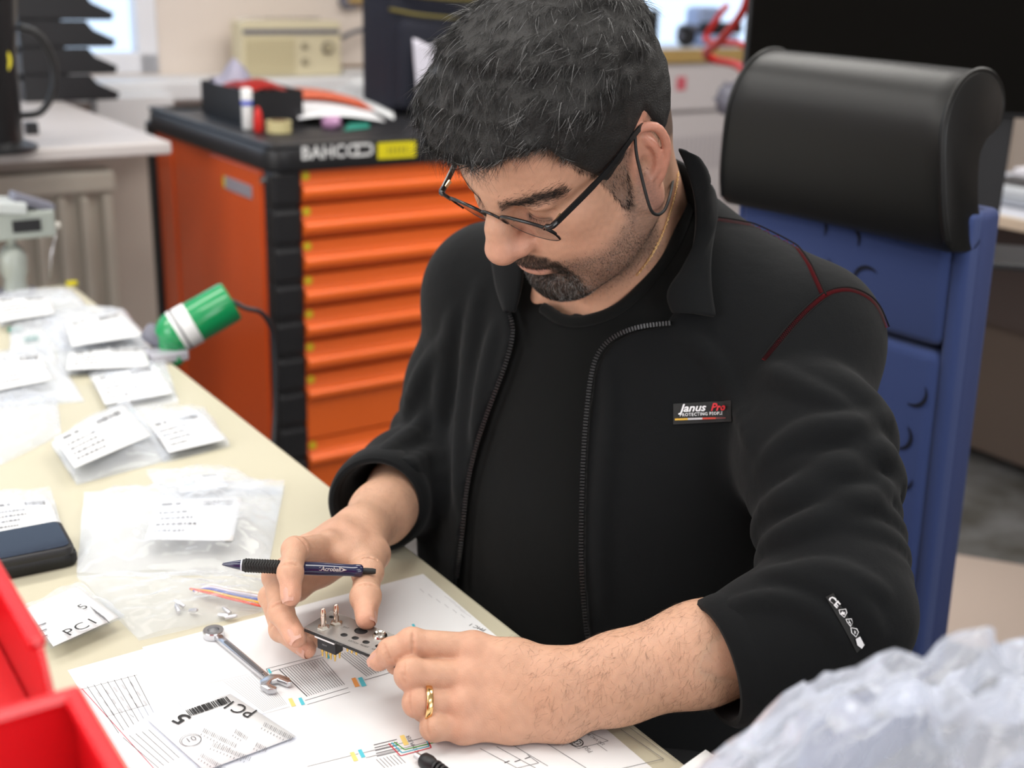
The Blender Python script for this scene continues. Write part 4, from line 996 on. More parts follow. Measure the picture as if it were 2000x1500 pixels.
# end the sleeves with clean cuffs
def cut_plane(v, c, n, rad):
    g = v.sub(c-rad*1.6, c+rad*1.6)
    _, X, Y, Z = g; pl = ((X-c[0])*n[0]+(Y-c[1])*n[1]+(Z-c[2])*n[2]); sp = np.sqrt((X-c[0]-n[0]*rad*.5)**2+(Y-c[1]-n[1]*rad*.5)**2+(Z-c[2]-n[2]*rad*.5)**2)-rad*.95
    v.put(g, np.maximum(-pl, sp).astype(np.float32), .002, 's')
cut_plane(JK, CU_L+fd*.012, nrm(fd*.95-_R*.0+_U*.10), .10)
fr = nrm(CU_R-RE); cut_plane(JK, CU_R+fr*.008, nrm(fr+_R*.15), .10)
jV, jF = JK.mesh(); jV = relax(jV, jF, 1, .5); jV, jF = largest(jV, jF)
jBVH = bvh_of(jV, jF)
JS = Vol(blo, bhi, .0042); JS.d = JKsolid; qV, qF = JS.mesh(); qV = relax(qV, qF, 2, .5); solidBVH = bvh_of(qV, qF)
# ================================================================== arms and hands
def nail_spot(): pass
NAILS = []      # (tip position, finger direction, nail facing, half width, half length)
def finger(v, pts, rad, k=.004, facing=None, nail=True):
    v.chain(pts, rad, k)
    for i in range(1, len(pts)-1): v.ell(pts[i], (rad[i]*1.07,)*3, .004)
    for i in range(1, len(pts)-1):      # skin creases across the joints
        d = nrm(pts[i+1]-pts[i-1]); vd = nrm(CAM-pts[i]); f = vd-d*(vd@d)
        if np.linalg.norm(f) < .2: continue
        f = nrm(f); s_ = np.cross(d, f)
        for o in (.0,):
            arc = [pts[i]+d*o+(f*math.cos(a)+s_*math.sin(a))*(rad[i]*1.085) for a in (-.75, -.4, 0, .4, .75)]; v.chain(arc, [.0002, .0005, .0007, .0005, .0002], .0025, 's')
    if nail and facing is not None:
        d = nrm(pts[-1]-pts[-2]); f = facing-d*(facing@d); f = nrm(f); NAILS.append((pts[-1]-d*rad[-1]*.15+f*rad[-1]*.80, d, f, rad[-1]*.72, rad[-1]*.98))
        # a shallow bed for the nail
        c = pts[-1]-d*rad[-1]*.1+f*rad[-1]*1.18; v.ell(c, (rad[-1]*1.05, rad[-1]*.8, rad[-1]*.34), .002, 's', np.stack([d, np.cross(f, d), f], 1))
P_ = ond
# ---- his right hand (left in the picture): back of the hand turned up and away, fingers curling down, thumb on the near right
r_mcp = [P_(640, 1066, 1.160), P_(604, 1078, 1.185), P_(578, 1108, 1.200), P_(580, 1148, 1.205)]
r_idx = [r_mcp[0], P_(576, 1074, 1.112), P_(567, 1118, 1.083), P_(568, 1163, 1.072)]
r_mid = [r_mcp[1], P_(538, 1126, 1.128), P_(549, 1196, 1.096), P_(577, 1244, 1.077)]
r_rng = [r_mcp[2], P_(529, 1166, 1.150), P_(549, 1230, 1.118), P_(598, 1267, 1.088)]
r_pnk = [r_mcp[3], P_(547, 1192, 1.168), P_(570, 1236, 1.135), P_(608, 1252, 1.110)]
r_thb = [P_(728, 1082, 1.190), P_(718, 1118, 1.135), P_(714, 1166, 1.097), P_(716, 1208, 1.076)]
rhp = np.array(r_mcp+r_idx+r_mid+r_rng+r_pnk+r_thb+[RW])
RH = Vol(rhp.min(0)-.025, np.maximum(rhp.max(0)+.02, RW+(RE-RW)*.62+.03), .0012)
toC = nrm(CAM-RW)
for m, rr in zip(r_mcp, (.0135, .013, .0125, .0115)):
    RH.cone(RW*.55+m*.45, m, .015, rr, .014)
RH.cone(RW, RW*.45+r_mcp[0]*.55, .0225, .017, .02); RH.cone(RW+ond(0, 0, 0)*0, RW*.4+r_mcp[3]*.6, .021, .016, .02)
RH.cone(RW*.5+r_mcp[1]*.5, r_mcp[1], .017, .013, .016); RH.cone(RW*.5+r_mcp[2]*.5, r_mcp[2], .016, .012, .016)
RH.cone(r_mcp[0], r_mcp[1], .012, .012, .010); RH.cone(r_mcp[1], r_mcp[2], .012, .0115, .010); RH.cone(r_mcp[2], r_mcp[3], .0115, .011, .010)
RH.cone(RW*.8+r_thb[0]*.2, r_thb[0], .020, .0165, .015); RH.cone(r_thb[0]*.6+r_mcp[0]*.4, r_thb[1], .014, .0125, .016)       # thenar and web
RH.cone(r_thb[0]*.5+RW*.5, r_mcp[0]*.6+r_thb[1]*.4, .012, .008, .016)
finger(RH, r_idx, [.0125, .0110, .0103, .0092], .004, nrm(np.array(CAM)-r_idx[-1])+_U*-.1-_R*.55)
finger(RH, r_mid, [.0125, .0112, .0106, .0097], .004, nrm(CAM-r_mid[-1])-_R*.2-_U*.1)
finger(RH, r_rng, [.0118, .0104, .0098, .0090], .004, nrm(CAM-r_rng[-1])*.9-_U*.7)
finger(RH, r_pnk, [.0105, .0092, .0086, .0078], .004, None)
finger(RH, r_thb, [.0160, .0128, .0124, .0098], .006, _R*1.0+nrm(CAM-r_thb[-1])*.45)
RHn = len(NAILS)
# forearm runs on towards the elbow
RH.chain([RW, RW+(RE-RW)*.25, RW+(RE-RW)*.55, RE], [.0262, .0325, .0400, .0420], .012)
rV, rF = RH.mesh(); rV = relax(rV, rF, 1, .4); rV, rF = largest(rV, rF)
# ---- his left hand: back of the hand to the camera, index stretched to the plate, other fingers folded
l_mcp = [P_(924, 1268, 1.038), P_(915, 1322, 1.026), P_(905, 1374, 1.016), P_(905, 1420, 1.012)]
l_idx = [l_mcp[0], P_(804, 1256, 1.028), P_(764, 1273, 1.026), P_(740, 1290, 1.032)]
l_mid = [l_mcp[1], P_(803, 1317, 1.012), P_(818, 1330, 1.042), P_(845, 1325, 1.050)]
l_rng = [l_mcp[2], P_(815, 1372, 1.006), P_(830, 1385, 1.032), P_(855, 1380, 1.040)]
l_pnk = [l_mcp[3], P_(848, 1420, 1.002), P_(858, 1428, 1.022), P_(880, 1420, 1.028)]
l_thb = [P_(1030, 1300, 1.075), P_(925, 1296, 1.085), P_(835, 1292, 1.070), P_(775, 1296, 1.058)]
lhp = np.array(l_mcp+l_idx+l_mid+l_rng+l_pnk+l_thb+[LW])
_e = LW+(LE-LW)*.72; LH = Vol(np.minimum(lhp.min(0)-.030, _e-.05), np.maximum(lhp.max(0)+.03, _e+.05), .0012)
wu = nrm(ond(1095, 1290, 1.03)-ond(1095, 1430, 1.03)); wn = nrm(np.cross(nrm(LE-LW), wu))
wp = [LW+wu*.022, LW+wu*.008, LW-wu*.008, LW-wu*.022]
for m, q, rr in zip(l_mcp, wp, (.0140, .0138, .0130, .0122)):
    LH.cone(q, m, .017, rr, .016)
for i in range(3): LH.cone(l_mcp[i], l_mcp[i+1], .0125, .012, .010); LH.cone((l_mcp[i]+wp[i])/2, (l_mcp[i+1]+wp[i+1])/2, .0145, .014, .012)
for i in range(4): LH.ell(l_mcp[i]+nrm(CAM-l_mcp[i])*.0035, (.0128, .0125, .0115), .006)    # knuckles
LH.cone(l_thb[0], l_thb[1], .018, .015, .016); LH.cone((l_thb[0]+LW)/2, l_thb[1], .018, .013, .016)
finger(LH, l_idx, [.0135, .0118, .0106, .0090], .004, nrm(CAM-l_idx[-1])*.35-_R*.9+_U*.25)
finger(LH, l_mid, [.0138, .0128, .0105, .0092], .003, None)
finger(LH, l_rng, [.0118, .0112, .0098, .0088], .003, None)
finger(LH, l_pnk, [.0118, .0106, .0090, .0080], .003, None)
finger(LH, l_thb, [.0180, .0135, .0120, .0100], .005, None)
fl = (wn, .80)
LH.chain([LW, LW+(LE-LW)*.2, LW+(LE-LW)*.5, LW+(LE-LW)*.8], [.0335, .0365, .0425, .0435], .014, 'u', fl)
# rest on the desk: nothing of the hand dips below the paper
g = LH.sub(LH.lo, LH.lo+LH.h*(LH.n-1)); LH.d = Vol.smax(LH.d, (.7425-LH.ax[2])[None, None, :].astype(np.float32)+np.zeros_like(LH.d), .004)
lV, lF = LH.mesh(); lV = relax(lV, lF, 1, .4); lV, lF = largest(lV, lF)
def arm_colour(P, tips, knuckles):
    c = np.tile(np.array([.575, .335, .225]), (len(P), 1))
    for q, r, w, col in tips:
        k = w*np.exp(-((P-q)**2).sum(1)/r**2); c = c*(1-k[:, None])+np.array(col)*k[:, None]
    c *= (1+.045*noise3(P, 330, .7)[:, None]+.03*noise3(P, 120, 2.)[:, None])
    return np.clip(c, .01, 1)
pink = (.60, .27, .19)
rC = arm_colour(rV, [(f[-1], .014, .5, pink) for f in (r_idx, r_mid, r_rng, r_thb)]+[(f[1], .012, .3, pink) for f in (r_idx, r_mid)]+[((RW+r_mcp[1]+r_thb[1])/3, .03, .35, pink)], None)
lC = arm_colour(lV, [(q, .016, .42, pink) for q in l_mcp]+[(f[1], .014, .3, pink) for f in (l_idx, l_mid, l_rng)]+[(l_idx[-1], .014, .3, pink)], None)
# ================================================================== assemble the person
def skin_mat():
    m = mat('skin', (.55, .31, .21), .46, sss=.18, spec=.42); nt = m.node_tree; p = nt.nodes['Principled BSDF']
    at = nt.nodes.new('ShaderNodeAttribute'); at.attribute_name = 'tone'; nt.links.new(at.outputs['Color'], p.inputs['Base Color'])
    tc = nt.nodes.new('ShaderNodeTexCoord'); v = nt.nodes.new('ShaderNodeTexVoronoi'); v.inputs['Scale'].default_value = 900
    n = nt.nodes.new('ShaderNodeTexNoise'); n.inputs['Scale'].default_value = 260; n.inputs['Detail'].default_value = 4
    ad_ = nt.nodes.new('ShaderNodeMath'); ad_.operation = 'ADD'; nt.links.new(tc.outputs['Object'], v.inputs['Vector']); nt.links.new(tc.outputs['Object'], n.inputs['Vector'])
    nt.links.new(v.outputs['Distance'], ad_.inputs[0]); nt.links.new(n.outputs['Fac'], ad_.inputs[1])
    b = nt.nodes.new('ShaderNodeBump'); b.inputs['Strength'].default_value = .22; b.inputs['Distance'].default_value = .0008
    nt.links.new(ad_.outputs[0], b.inputs['Height']); nt.links.new(b.outputs['Normal'], p.inputs['Normal'])
    return m
def cloth_mat(name, c, weave=1500, rough=.95, sheen=.05):
    m = mat(name, c, rough, spec=.2, sheen=sheen); nt = m.node_tree; p = nt.nodes['Principled BSDF']; p.inputs['Sheen Roughness'].default_value = .5
    tc = nt.nodes.new('ShaderNodeTexCoord'); w = nt.nodes.new('ShaderNodeTexNoise'); w.inputs['Scale'].default_value = weave; w.inputs['Detail'].default_value = 2
    n2 = nt.nodes.new('ShaderNodeTexNoise'); n2.inputs['Scale'].default_value = 55; n2.inputs['Detail'].default_value = 4
    mu = nt.nodes.new('ShaderNodeMath'); mu.operation = 'MULTIPLY_ADD'; mu.inputs[1].default_value = .35
    nt.links.new(tc.outputs['Object'], w.inputs['Vector']); nt.links.new(tc.outputs['Object'], n2.inputs['Vector'])
    nt.links.new(w.outputs['Fac'], mu.inputs[0]); nt.links.new(n2.outputs['Fac'], mu.inputs[2])
    b = nt.nodes.new('ShaderNodeBump'); b.inputs['Strength'].default_value = .35; b.inputs['Distance'].default_value = .0025
    nt.links.new(mu.outputs[0], b.inputs['Height']); nt.links.new(b.outputs['Normal'], p.inputs['Normal'])
    return m
M_skin = skin_mat(); M_jacket = cloth_mat('black_sweat_fabric', (.0040, .0046, .0052)); M_shirt = cloth_mat('black_jersey', (.0036, .0040, .0040), 2200)
man = empty('person', [*PEL[:2], .47], 'seated man in black jacket and glasses looking down at the metal plate in his hands', 'person')
CORE = Vol(blo, bhi, .010); torso(CORE, -.012)
CORE.chain([LS, LE, LW+(LE-LW)*.5], [.045, .042, .038], .03); CORE.chain([RS, RE, RW+(RE-RW)*.5], [.045, .042, .034], .03)
CORE.cone(PEL-ZX*.02, PEL+TF*.36+TL*.10-ZX*.06, .06, .05, .03); CORE.cone(PEL-ZX*.02, PEL+TF*.36-TL*.10-ZX*.06, .06, .05, .03)
kV, kF = CORE.mesh()
hVw = hV@PH_M.T+PH_T
parts = [(hVw, hF, hC), (rV, rF, rC), (lV, lF, lC), (kV, kF, skin_base(len(kV)))]
off = 0; VV = []; FF = []; CC = []
for v, f, c in parts: VV.append(v); FF.append(f+off); CC.append(c); off += len(v)
me = np_mesh('body', np.concatenate(VV), np.concatenate(FF))
if len(me.vertices) == off: vcol(me, 'tone', np.concatenate(CC))
body = link('body', me, M_skin, man)
shirt = link('t_shirt', np_mesh('t_shirt', sV, sF), M_shirt, man); shirt['label'] = 'black crew neck t-shirt'
jacket = link('jacket', np_mesh('jacket', jV, jF), M_jacket, man); jacket['label'] = 'open black zip jacket with sleeves pushed up'
# trousers and shoes below the desk
TR = Vol(PEL-np.array([.62, .62, .62]), PEL+np.array([.3, .3, .12]), .012)
TR.lo  # local block around the lap
for s in (1, -1):
    hipp = PEL+TL*s*.09-ZX*.06; kn = PEL+TF*.44+TL*s*.13-ZX*.06; an = kn-ZX*.40+TF*.02
    TR.chain([hipp, kn], [.10, .08], .04); TR.chain([kn, an], [.075, .06], .03)
TR.ell(PEL-ZX*.05, (.19, .165, .11), .04, 'u', TMX)
pV, pF = TR.mesh(); trousers = link('trousers', np_mesh('trousers', relax(pV, pF, 2), pF), cloth_mat('black_trouser', (.010, .010, .011)), man)
for s in (1, -1):
    an = PEL+TF*.46+TL*s*.13; an = np.array([an[0], an[1], 0.0])
    V_ = Vol(an-.2, an+np.array([.2, .2, .22]), .008); V_.cone(an+ZX*.045, an+TF*.13+ZX*.035, .045, .036, .02); V_.cone(an+ZX*.05, an+ZX*.13, .045, .05, .02)
    V_.d = np.maximum(V_.d, (-V_.ax[2]+.002)[None, None, :]).astype(np.float32); a_, b_ = V_.mesh(); link('shoe', np_mesh('shoe', a_, b_), mat('black_leather'), man)
# hair mass
M_hair = mat('hair_base', (.012, .011, .0105), .6, bump=(700, .8, .002))
hair = link('hair', np_mesh('hair', cV@PH_M.T+PH_T, cF), M_hair, man); hair['label'] = 'short dark hair with grey streaks'
# ================================================================== the work desk and what lies on it
DZ = .74
M_desk = mat('cream_laminate', (.55, .515, .39), .40, var=(3, .02))
DEA = .606; DB0, DB1 = -.45, float(onz(118, 556)@BX)
dk = empty('work_desk', rp(.2, 1.0, 0), 'cream topped work desk covered with papers and bags', 'desk')
rbox('desk_top', -.30, DEA, DB0, DB1, DZ-.03, DZ, M_desk, dk, .004)
for a in (-.24, .50):
    for b in (DB0+.1, DB1-.12): rbox('leg', a-.025, a+.025, b-.025, b+.025, 0, DZ-.03, mat('grey_steel'), dk)
rbox('apron', -.26, .44, DB0+.1, DB0+.12, .62, DZ-.03, mat('grey_steel'), dk); rbox('apron', -.26, .44, DB1-.13, DB1-.11, .62, DZ-.03, mat('grey_steel'), dk)
M_paper = mat('white_paper', (.80, .80, .82), .6); M_ink = mat('grey_ink', (.16, .16, .17), .7); M_inkd = mat('black_ink', (.02, .02, .02), .7); M_pale = mat('pale_ink', (.5, .5, .52), .7)
def Q(u, v, z): return onz(u, v, z)
def ln(u0, v0, u1, v1, w, z):
    """one printed line as a quad on the sheet plane z"""
    a, b = Q(u0, v0, z), Q(u1, v1, z); d = nrm(b-a); s = np.cross(ZX, d)*w/2; return [a-s, b-s, b+s, a+s], [(0, 1, 2, 3)]
def plines(name, L, m, parent): return tag(link(name, join_meshes(name, L), m, parent), kind='stuff')
def hatch(s0, s1, e0, e1, n, w, z):
    out = []
    for i in range(n):
        t = i/(n-1); out.append(ln(s0[0]+(s1[0]-s0[0])*t, s0[1]+(s1[1]-s0[1])*t, e0[0]+(e1[0]-e0[0])*t, e0[1]+(e1[1]-e0[1])*t, w, z))
    return out
def rect_from(P, Qp, w, h):
    x = nrm(Qp-P); y = np.cross(ZX, x); y = -y; return x, y
# ---- lower sheet (left) and upper drawing (right)
z1 = DZ+.0006; z2 = DZ+.0016
def flat_sheet(name, P, x, y, w, h, z, m, parent=None, th=.0004):
    return box(name, (w/2, h/2, 0), (w, h, th), m, parent, frame([P[0], P[1], z-th/2], x, y, ZX))
Pa, Pb = Q(278, 1264, z2), Q(825, 1121, z2); x2 = nrm(Pb-Pa); y2 = np.cross(x2, ZX)     # y2 points towards the camera
dr = empty('wiring_drawing', Pa, 'large white wiring drawing under the hands', 'drawing')
flat_sheet('sheet', Pa, x2, y2, .297, .42, z2, M_paper, dr)
zp = z2+.00025
L = hatch((546, 1308), (630, 1287), (600, 1360), (673, 1337), 17, .0006, zp)+hatch((662, 1277), (730, 1262), (717, 1321), (776, 1301), 14, .0006, zp)
L += [ln(523, 1313, 632, 1284, .0006, zp), ln(520, 1306, 628, 1279, .0005, zp), ln(596, 1368, 680, 1343, .0006, zp), ln(600, 1376, 684, 1351, .0005, zp), ln(712, 1328, 778, 1309, .0006, zp), ln(523, 1313, 520, 1306, .0006, zp), ln(546, 1308, 600, 1360, .0008, zp)]
plines('connector_lines', L, M_ink, dr)
L = hatch((436, 1330), (512, 1314), (516, 1390), (560, 1376), 15, .0005, zp); L += [ln(410, 1334, 515, 1310, .0004, zp), ln(505, 1397, 566, 1380, .0004, zp)]
L += [ln(820+k*16, 1150+k*10, 828+k*16, 1157+k*10, .0007, zp) for k in range(6)]+[ln(868+k*10, 1164+k*9, 890+k*10, 1178+k*9, .0005, zp) for k in range(4)]
plines('pale_lines', L, M_pale, dr)
# lower schematic, near the elbow
L = [ln(938, 1462, 1010, 1500, .0006, zp), ln(970, 1458, 1046, 1500, .0006, zp), ln(1003, 1456, 1070, 1496, .0006, zp), ln(1063, 1449, 1145, 1500, .0006, zp), ln(1155, 1432, 1188, 1447, .0005, zp), ln(1188, 1447, 1130, 1462, .0005, zp), ln(1130, 1462, 1105, 1448, .0005, zp), ln(1165, 1452, 1186, 1467, .0005, zp), ln(1212, 1424, 1296, 1482, .0006, zp), ln(1296, 1482, 1210, 1502, .0006, zp), ln(1230, 1421, 1322, 1488, .0005, zp), ln(985, 1490, 995, 1486, .0012, zp), ln(1005, 1488, 1016, 1484, .0012, zp), ln(1025, 1482, 1036, 1478, .0012, zp), ln(1010, 1500, 1052, 1490, .0006, zp), ln(1052, 1490, 1030, 1474, .0006, zp)]
L += [ln(730+k*1.5, 1455+k*5.5, 775+k*1.5, 1444+k*5.5, .0011, zp) for k in range(5)]
L += [ln(707, 1471, 825, 1441, .0005, zp), ln(715, 1480, 835, 1449, .0005, zp), ln(600, 1497, 700, 1472, .0005, zp)]+hatch((735, 1483), (775, 1473), (752, 1500), (792, 1490), 7, .0005, zp)
plines('schematic_lines', L, M_ink, dr)
def pcirc(u, v, r, w, z, n=24):
    c = Q(u, v, z); V = []; F_ = []
    for i in range(n):
        a = 2*math.pi*i/n
        for rr in (r-w/2, r+w/2): V.append(c+x2*rr*math.cos(a)+y2*rr*math.sin(a))
    for i in range(n): j = (i+1) % n; F_.append((2*i, 2*i+1, 2*j+1, 2*j))
    return V, F_
plines('circled_number', [pcirc(1126, 1450, .0055, .0007, zp), pcirc(1128, 1451, .0048, .0006, zp)], M_inkd, dr)
def text_px(name, body, p0, p1, size, z, m, parent, sx=1.0, weight=0.0, space=1.0):
    """lettering lying flat, its line running from picture point p0 to p1"""
    a, b = Q(*p0, z), Q(*p1, z); X = nrm(b-a); return text_mesh(name, body, size, frame((a+b)/2, X, np.cross(ZX, X), ZX), m, parent, sx=sx, weight=weight, space=space)
text_px('lettering', '22', (1120, 1446), (1134, 1454), .0075, zp+.0001, M_inkd, dr)
text_px('lettering', 'PSU', (1156, 1470), (1140, 1456), .006, zp, M_ink, dr); text_px('lettering', '230 VAC IN', (1176, 1452), (1150, 1434), .0042, zp, M_ink, dr)
text_px('lettering', 'COMPUTER', (815, 1468), (797, 1438), .0048, zp, M_ink, dr); text_px('lettering', 'PMC 1', (950, 1232), (915, 1218), .007, zp, M_inkd, dr)
cy = mat('cyan_tag', (.10, .55, .66), .6); orr = mat('orange_tag', (.85, .36, .10), .6); yl = mat('yellow_tag', (.85, .66, .22), .6)
def tagq(pts, m):
    V = [Q(u, v, zp+.0001) for u, v in pts]; link('colour_tag', mesh('colour_tag', V, [tuple(range(len(V)))]), m, dr)
for (u, v, m, s) in ((526, 1311, cy, .5), (693, 1333, orr, 1.0), (706, 1332, cy, 1.0), (569, 1372, yl, .9), (588, 1370, cy, .8), (808, 1224, cy, .6), (640, 1282, cy, .5), (690, 1478, yl, 1.0), (705, 1472, cy, .9), (788, 1446, yl, 1.1)):
    tagq([(u-7*s, v-8*s), (u+1*s, v-10*s), (u+10*s, v+7*s), (u+1*s, v+9*s)], m)
for c, pts in (((.6, .03, .05), [(759, 1452), (782, 1476), (842, 1460), (832, 1436)]), ((.03, .45, .6), [(765, 1450), (785, 1470), (838, 1457), (829, 1436)]), ((.05, .35, .04), [(770, 1449), (790, 1464), (848, 1450), (838, 1432)])):
    plines('wire_trace', [ln(*pts[i], *pts[i+1], .0010, zp+.0001) for i in range(3)], mat('trace_%.2f' % c[0], c, .6), dr)
Pc, Pd = Q(132, 1309, z1), Q(300, 1262, z1); x1 = nrm(Pd-Pc); y1 = np.cross(x1, ZX)
ls = empty('parts_list', Pc, 'white printed parts list partly under the wiring drawing', 'paper')
flat_sheet('sheet', Pc, x1, y1, .21, .297, z1, M_paper, ls); zq = z1+.00025
L = hatch((170, 1340), (262, 1318), (232, 1432), (300, 1392), 8, .0005, zq)+[ln(152, 1348, 268, 1318, .0004, zq), ln(205, 1400, 285, 1377, .0004, zq), ln(253, 1395, 262, 1401, .0004, zq)]
L += hatch((240, 1440), (290, 1425), (310, 1500), (350, 1480), 5, .0005, zq)
plines('table_lines', L, M_ink, ls)
L = []
for i in range(5):
    for j in range(3): L.append(ln(190+i*16+j*13, 1352-i*5+j*18, 197+i*16+j*13, 1361-i*5+j*18, .0016, zq))
plines('table_entries', L, M_pale, ls)
plines('red_line', [ln(160, 1345, 300, 1500, .0006, zq)], mat('red_ink', (.5, .06, .1), .7), ls)

# ---- clear bags with labels
def plastic(name, fac=.22, tint=(.93, .95, 1.0), rough=.12):
    if name in MATS: return MATS[name]
    m = bpy.data.materials.new(name); m.use_nodes = True; nt = m.node_tree; p = nt.nodes['Principled BSDF']
    p.inputs['Base Color'].default_value = (*tint, 1); p.inputs['Roughness'].default_value = rough; p.inputs['Specular IOR Level'].default_value = .7
    tr_ = nt.nodes.new('ShaderNodeBsdfTransparent'); tr_.inputs[0].default_value = (.97, .98, 1, 1); mx = nt.nodes.new('ShaderNodeMixShader')
    fr_ = nt.nodes.new('ShaderNodeLayerWeight'); pw = nt.nodes.new('ShaderNodeMath'); pw.operation = 'POWER'; pw.inputs[1].default_value = 3.0; ad_ = nt.nodes.new('ShaderNodeMath'); ad_.operation = 'MULTIPLY_ADD'; ad_.inputs[1].default_value = .75; ad_.inputs[2].default_value = fac; ad_.use_clamp = True
    nt.links.new(fr_.outputs['Facing'], pw.inputs[0]); nt.links.new(pw.outputs[0], ad_.inputs[0]); nt.links.new(ad_.outputs[0], mx.inputs[0]); nt.links.new(tr_.outputs[0], mx.inputs[1]); nt.links.new(p.outputs[0], mx.inputs[2])
    out = nt.nodes['Material Output']; nt.links.new(mx.outputs[0], out.inputs['Surface']); MATS[name] = m; return m
M_bagp = plastic('clear_polythene', .10, (.86, .89, .95), .08); M_bagm = plastic('milky_polythene', .20, (.86, .89, .95), .10)
def crumple_quad(name, quad, z, puff, m, parent, n=26, sd=0, amp=.004, base=.0015, edge=.004):
    """pillow shaped pouch over a quad of desk pixels, with creases"""
    c = [Q(*q, z) for q in quad]; V = []; F_ = []; rs = np.random.default_rng(sd); dirs = rs.normal(size=(9, 2)); ph = rs.uniform(0, 6.28, 9); fq = rs.uniform(7, 26, 9)
    def lay(top):
        for i in range(n+1):
            for j in range(n+1):
                s, t = i/n, j/n; p = c[0]*(1-s)*(1-t)+c[1]*s*(1-t)+c[2]*s*t+c[3]*(1-s)*t
                e = min(1, 6*min(s, 1-s))*min(1, 6*min(t, 1-t))
                w = sum(abs(math.sin(fq[k]*(dirs[k, 0]*s+dirs[k, 1]*t)+ph[k]))**.6-.55 for k in range(9))/3
                ed = (1-e)*(.5+.5*math.sin(11*s+13*t+sd))*edge
                h = base+puff*(16*s*(1-s)*t*(1-t))**.5+1.6*amp*w*(.25+.75*e)+ed
                V.append(p+ZX*max(.0006, h) if top else p+ZX*.0003)
    lay(True); o = len(V); lay(False)
    for i in range(n):
        for j in range(n):
            a = i*(n+1)+j; F_.append((a, a+n+1, a+n+2, a+1)); F_.append((o+a, o+a+1, o+a+n+2, o+a+n+1))
    me = mesh(name, V, F_, True); o_ = link(name, me, m, parent); return o_
def label_on(quad, hz, parent, sag=.002, bars=True, sd=0, rows=4):
    """white label draped above a bag"""
    z = DZ
    c = [Q(*q, z+h) for q, h in zip(quad, hz)]
    lb_ = sheet('label', c, M_paper, lambda s, t: sag*math.sin(math.pi*s)*math.sin(math.pi*t), 8, .0004, parent)
    rs = random.Random(sd); L = []
    def pt(s, t): return c[0]*(1-s)*(1-t)+c[1]*s*(1-t)+c[2]*s*t+c[3]*(1-s)*t+ZX*(sag*math.sin(math.pi*s)*math.sin(math.pi*t)+.0008)
    def bar(s0, t0, s1, t1): L.append(([pt(s0, t0), pt(s1, t0), pt(s1, t1), pt(s0, t1)], [(0, 1, 2, 3)]))
    if bars:
        s = .55
        while s < .90: w = rs.choice((.006, .012, .02)); bar(s, .08, s+w, .22); s += w+rs.choice((.008, .014))
        for k in range(rows):
            t = .34+.15*k; s = .08
            while s < rs.uniform(.3, .85): w = rs.uniform(.02, .06); bar(s, t, s+w, t+.045); s += w+.018
        bar(.08, .1, .2, .16); bar(.24, .1, .3, .16)
        tag(link('print', join_meshes('print', L), M_ink, lb_), kind='stuff')
    return lb_
def bag(bq, lq, label, sd, puff=.012, hz=(.012,)*4, m=None, amp=.004, bars=True):
    e = empty('zip_bag', np.mean([Q(*q, DZ) for q in bq], 0), label, 'plastic bag', 'clear parts bags on the desk')
    crumple_quad('pouch', bq, DZ, puff, m or M_bagp, e, sd=sd, amp=amp)
    if lq: label_on(lq, hz, e, sd=sd, bars=bars)
    return e
bag([(165, 968), (556, 948), (522, 1122), (150, 1128)], [(305, 978), (474, 970), (455, 1056), (283, 1053)], 'big crumpled clear bag with a barcode label behind the pen', 3, .020, (.022, .022, .02, .02), M_bagm, .008)
bag([(285, 925), (440, 915), (556, 965), (330, 985)], [(345, 932), (430, 925), (446, 950), (352, 962)], 'clear bag with a small label lying behind the big crumpled bag', 13, .008, (.008,)*4, M_bagp, .003)
wbag = bag([(150, 1130), (520, 1128), (512, 1196), (272, 1252)], None, 'clear bag with coloured wires beside the hand', 5, .012, m=M_bagp, amp=.004)
for k, c in enumerate(((.75, .1, .06), (.85, .45, .05), (.1, .15, .5), (.7, .65, .75), (.9, .8, .7))):
    P = [Q(372+k*3, 1160+k*2, DZ)+ZX*.006, Q(410, 1176-k*4, DZ)+ZX*.010, Q(455, 1190-k*5, DZ)+ZX*.011, Q(512, 1198-k*6, DZ)+ZX*.008]
    tube('coloured_wire', catmull(P, 6), .0012, mat('wire_%d' % k, c, .45), wbag, 6)
M_tin = mat('tin', (.62, .62, .64), .3, .9)
for u, v in ((360, 1192), (372, 1200), (350, 1203), (440, 1214), (428, 1208), (450, 1205)): 
    c = Q(u, v, DZ)+ZX*.004; lathe('terminal', [(0, 0), (.0022, 0), (.0022, .009), (.0012, .012), (0, .012)], M_tin, wbag, axis_M(c, c+np.array([math.cos(u), math.sin(u*1.3), .15])), 10)
pcb_ = bag([(45, 1192), (150, 1140), (245, 1205), (100, 1268)], [(52, 1188), (150, 1145), (232, 1205), (104, 1262)], 'clear bag with a white label lettered PC1 beside the red bins', 7, .007, (.016,)*4, M_bagp, .0015, bars=False)
zl = DZ+.0195
L = []
for k in range(11):
    u, v = 176+k*2.7, 1184+k*2.0; L.append(ln(u, v, u+13, v+15, .0003 if k % 3 else .0007, zl))
plines('barcode', L, M_ink, pcb_); plines('table_entries', [ln(75+i*1.5, 1222+i*12, 90+i*1.5, 1216+i*12, .002, zl-.002) for i in range(3)], M_ink, pcb_)
text_px('lettering', 'PC1', (137, 1234), (180, 1214), .019, zl, M_inkd, pcb_, space=1.1)
text_px('lettering', '5', (152, 1190), (172, 1180), .016, zl, M_inkd, pcb_)
bag([(100, 870), (250, 785), (335, 898), (150, 948)], [(106, 856), (240, 791), (296, 850), (146, 914)], 'plump clear bag with a tilted label in the middle of the desk', 9, .022, (.024,)*4, M_bagm, .003)
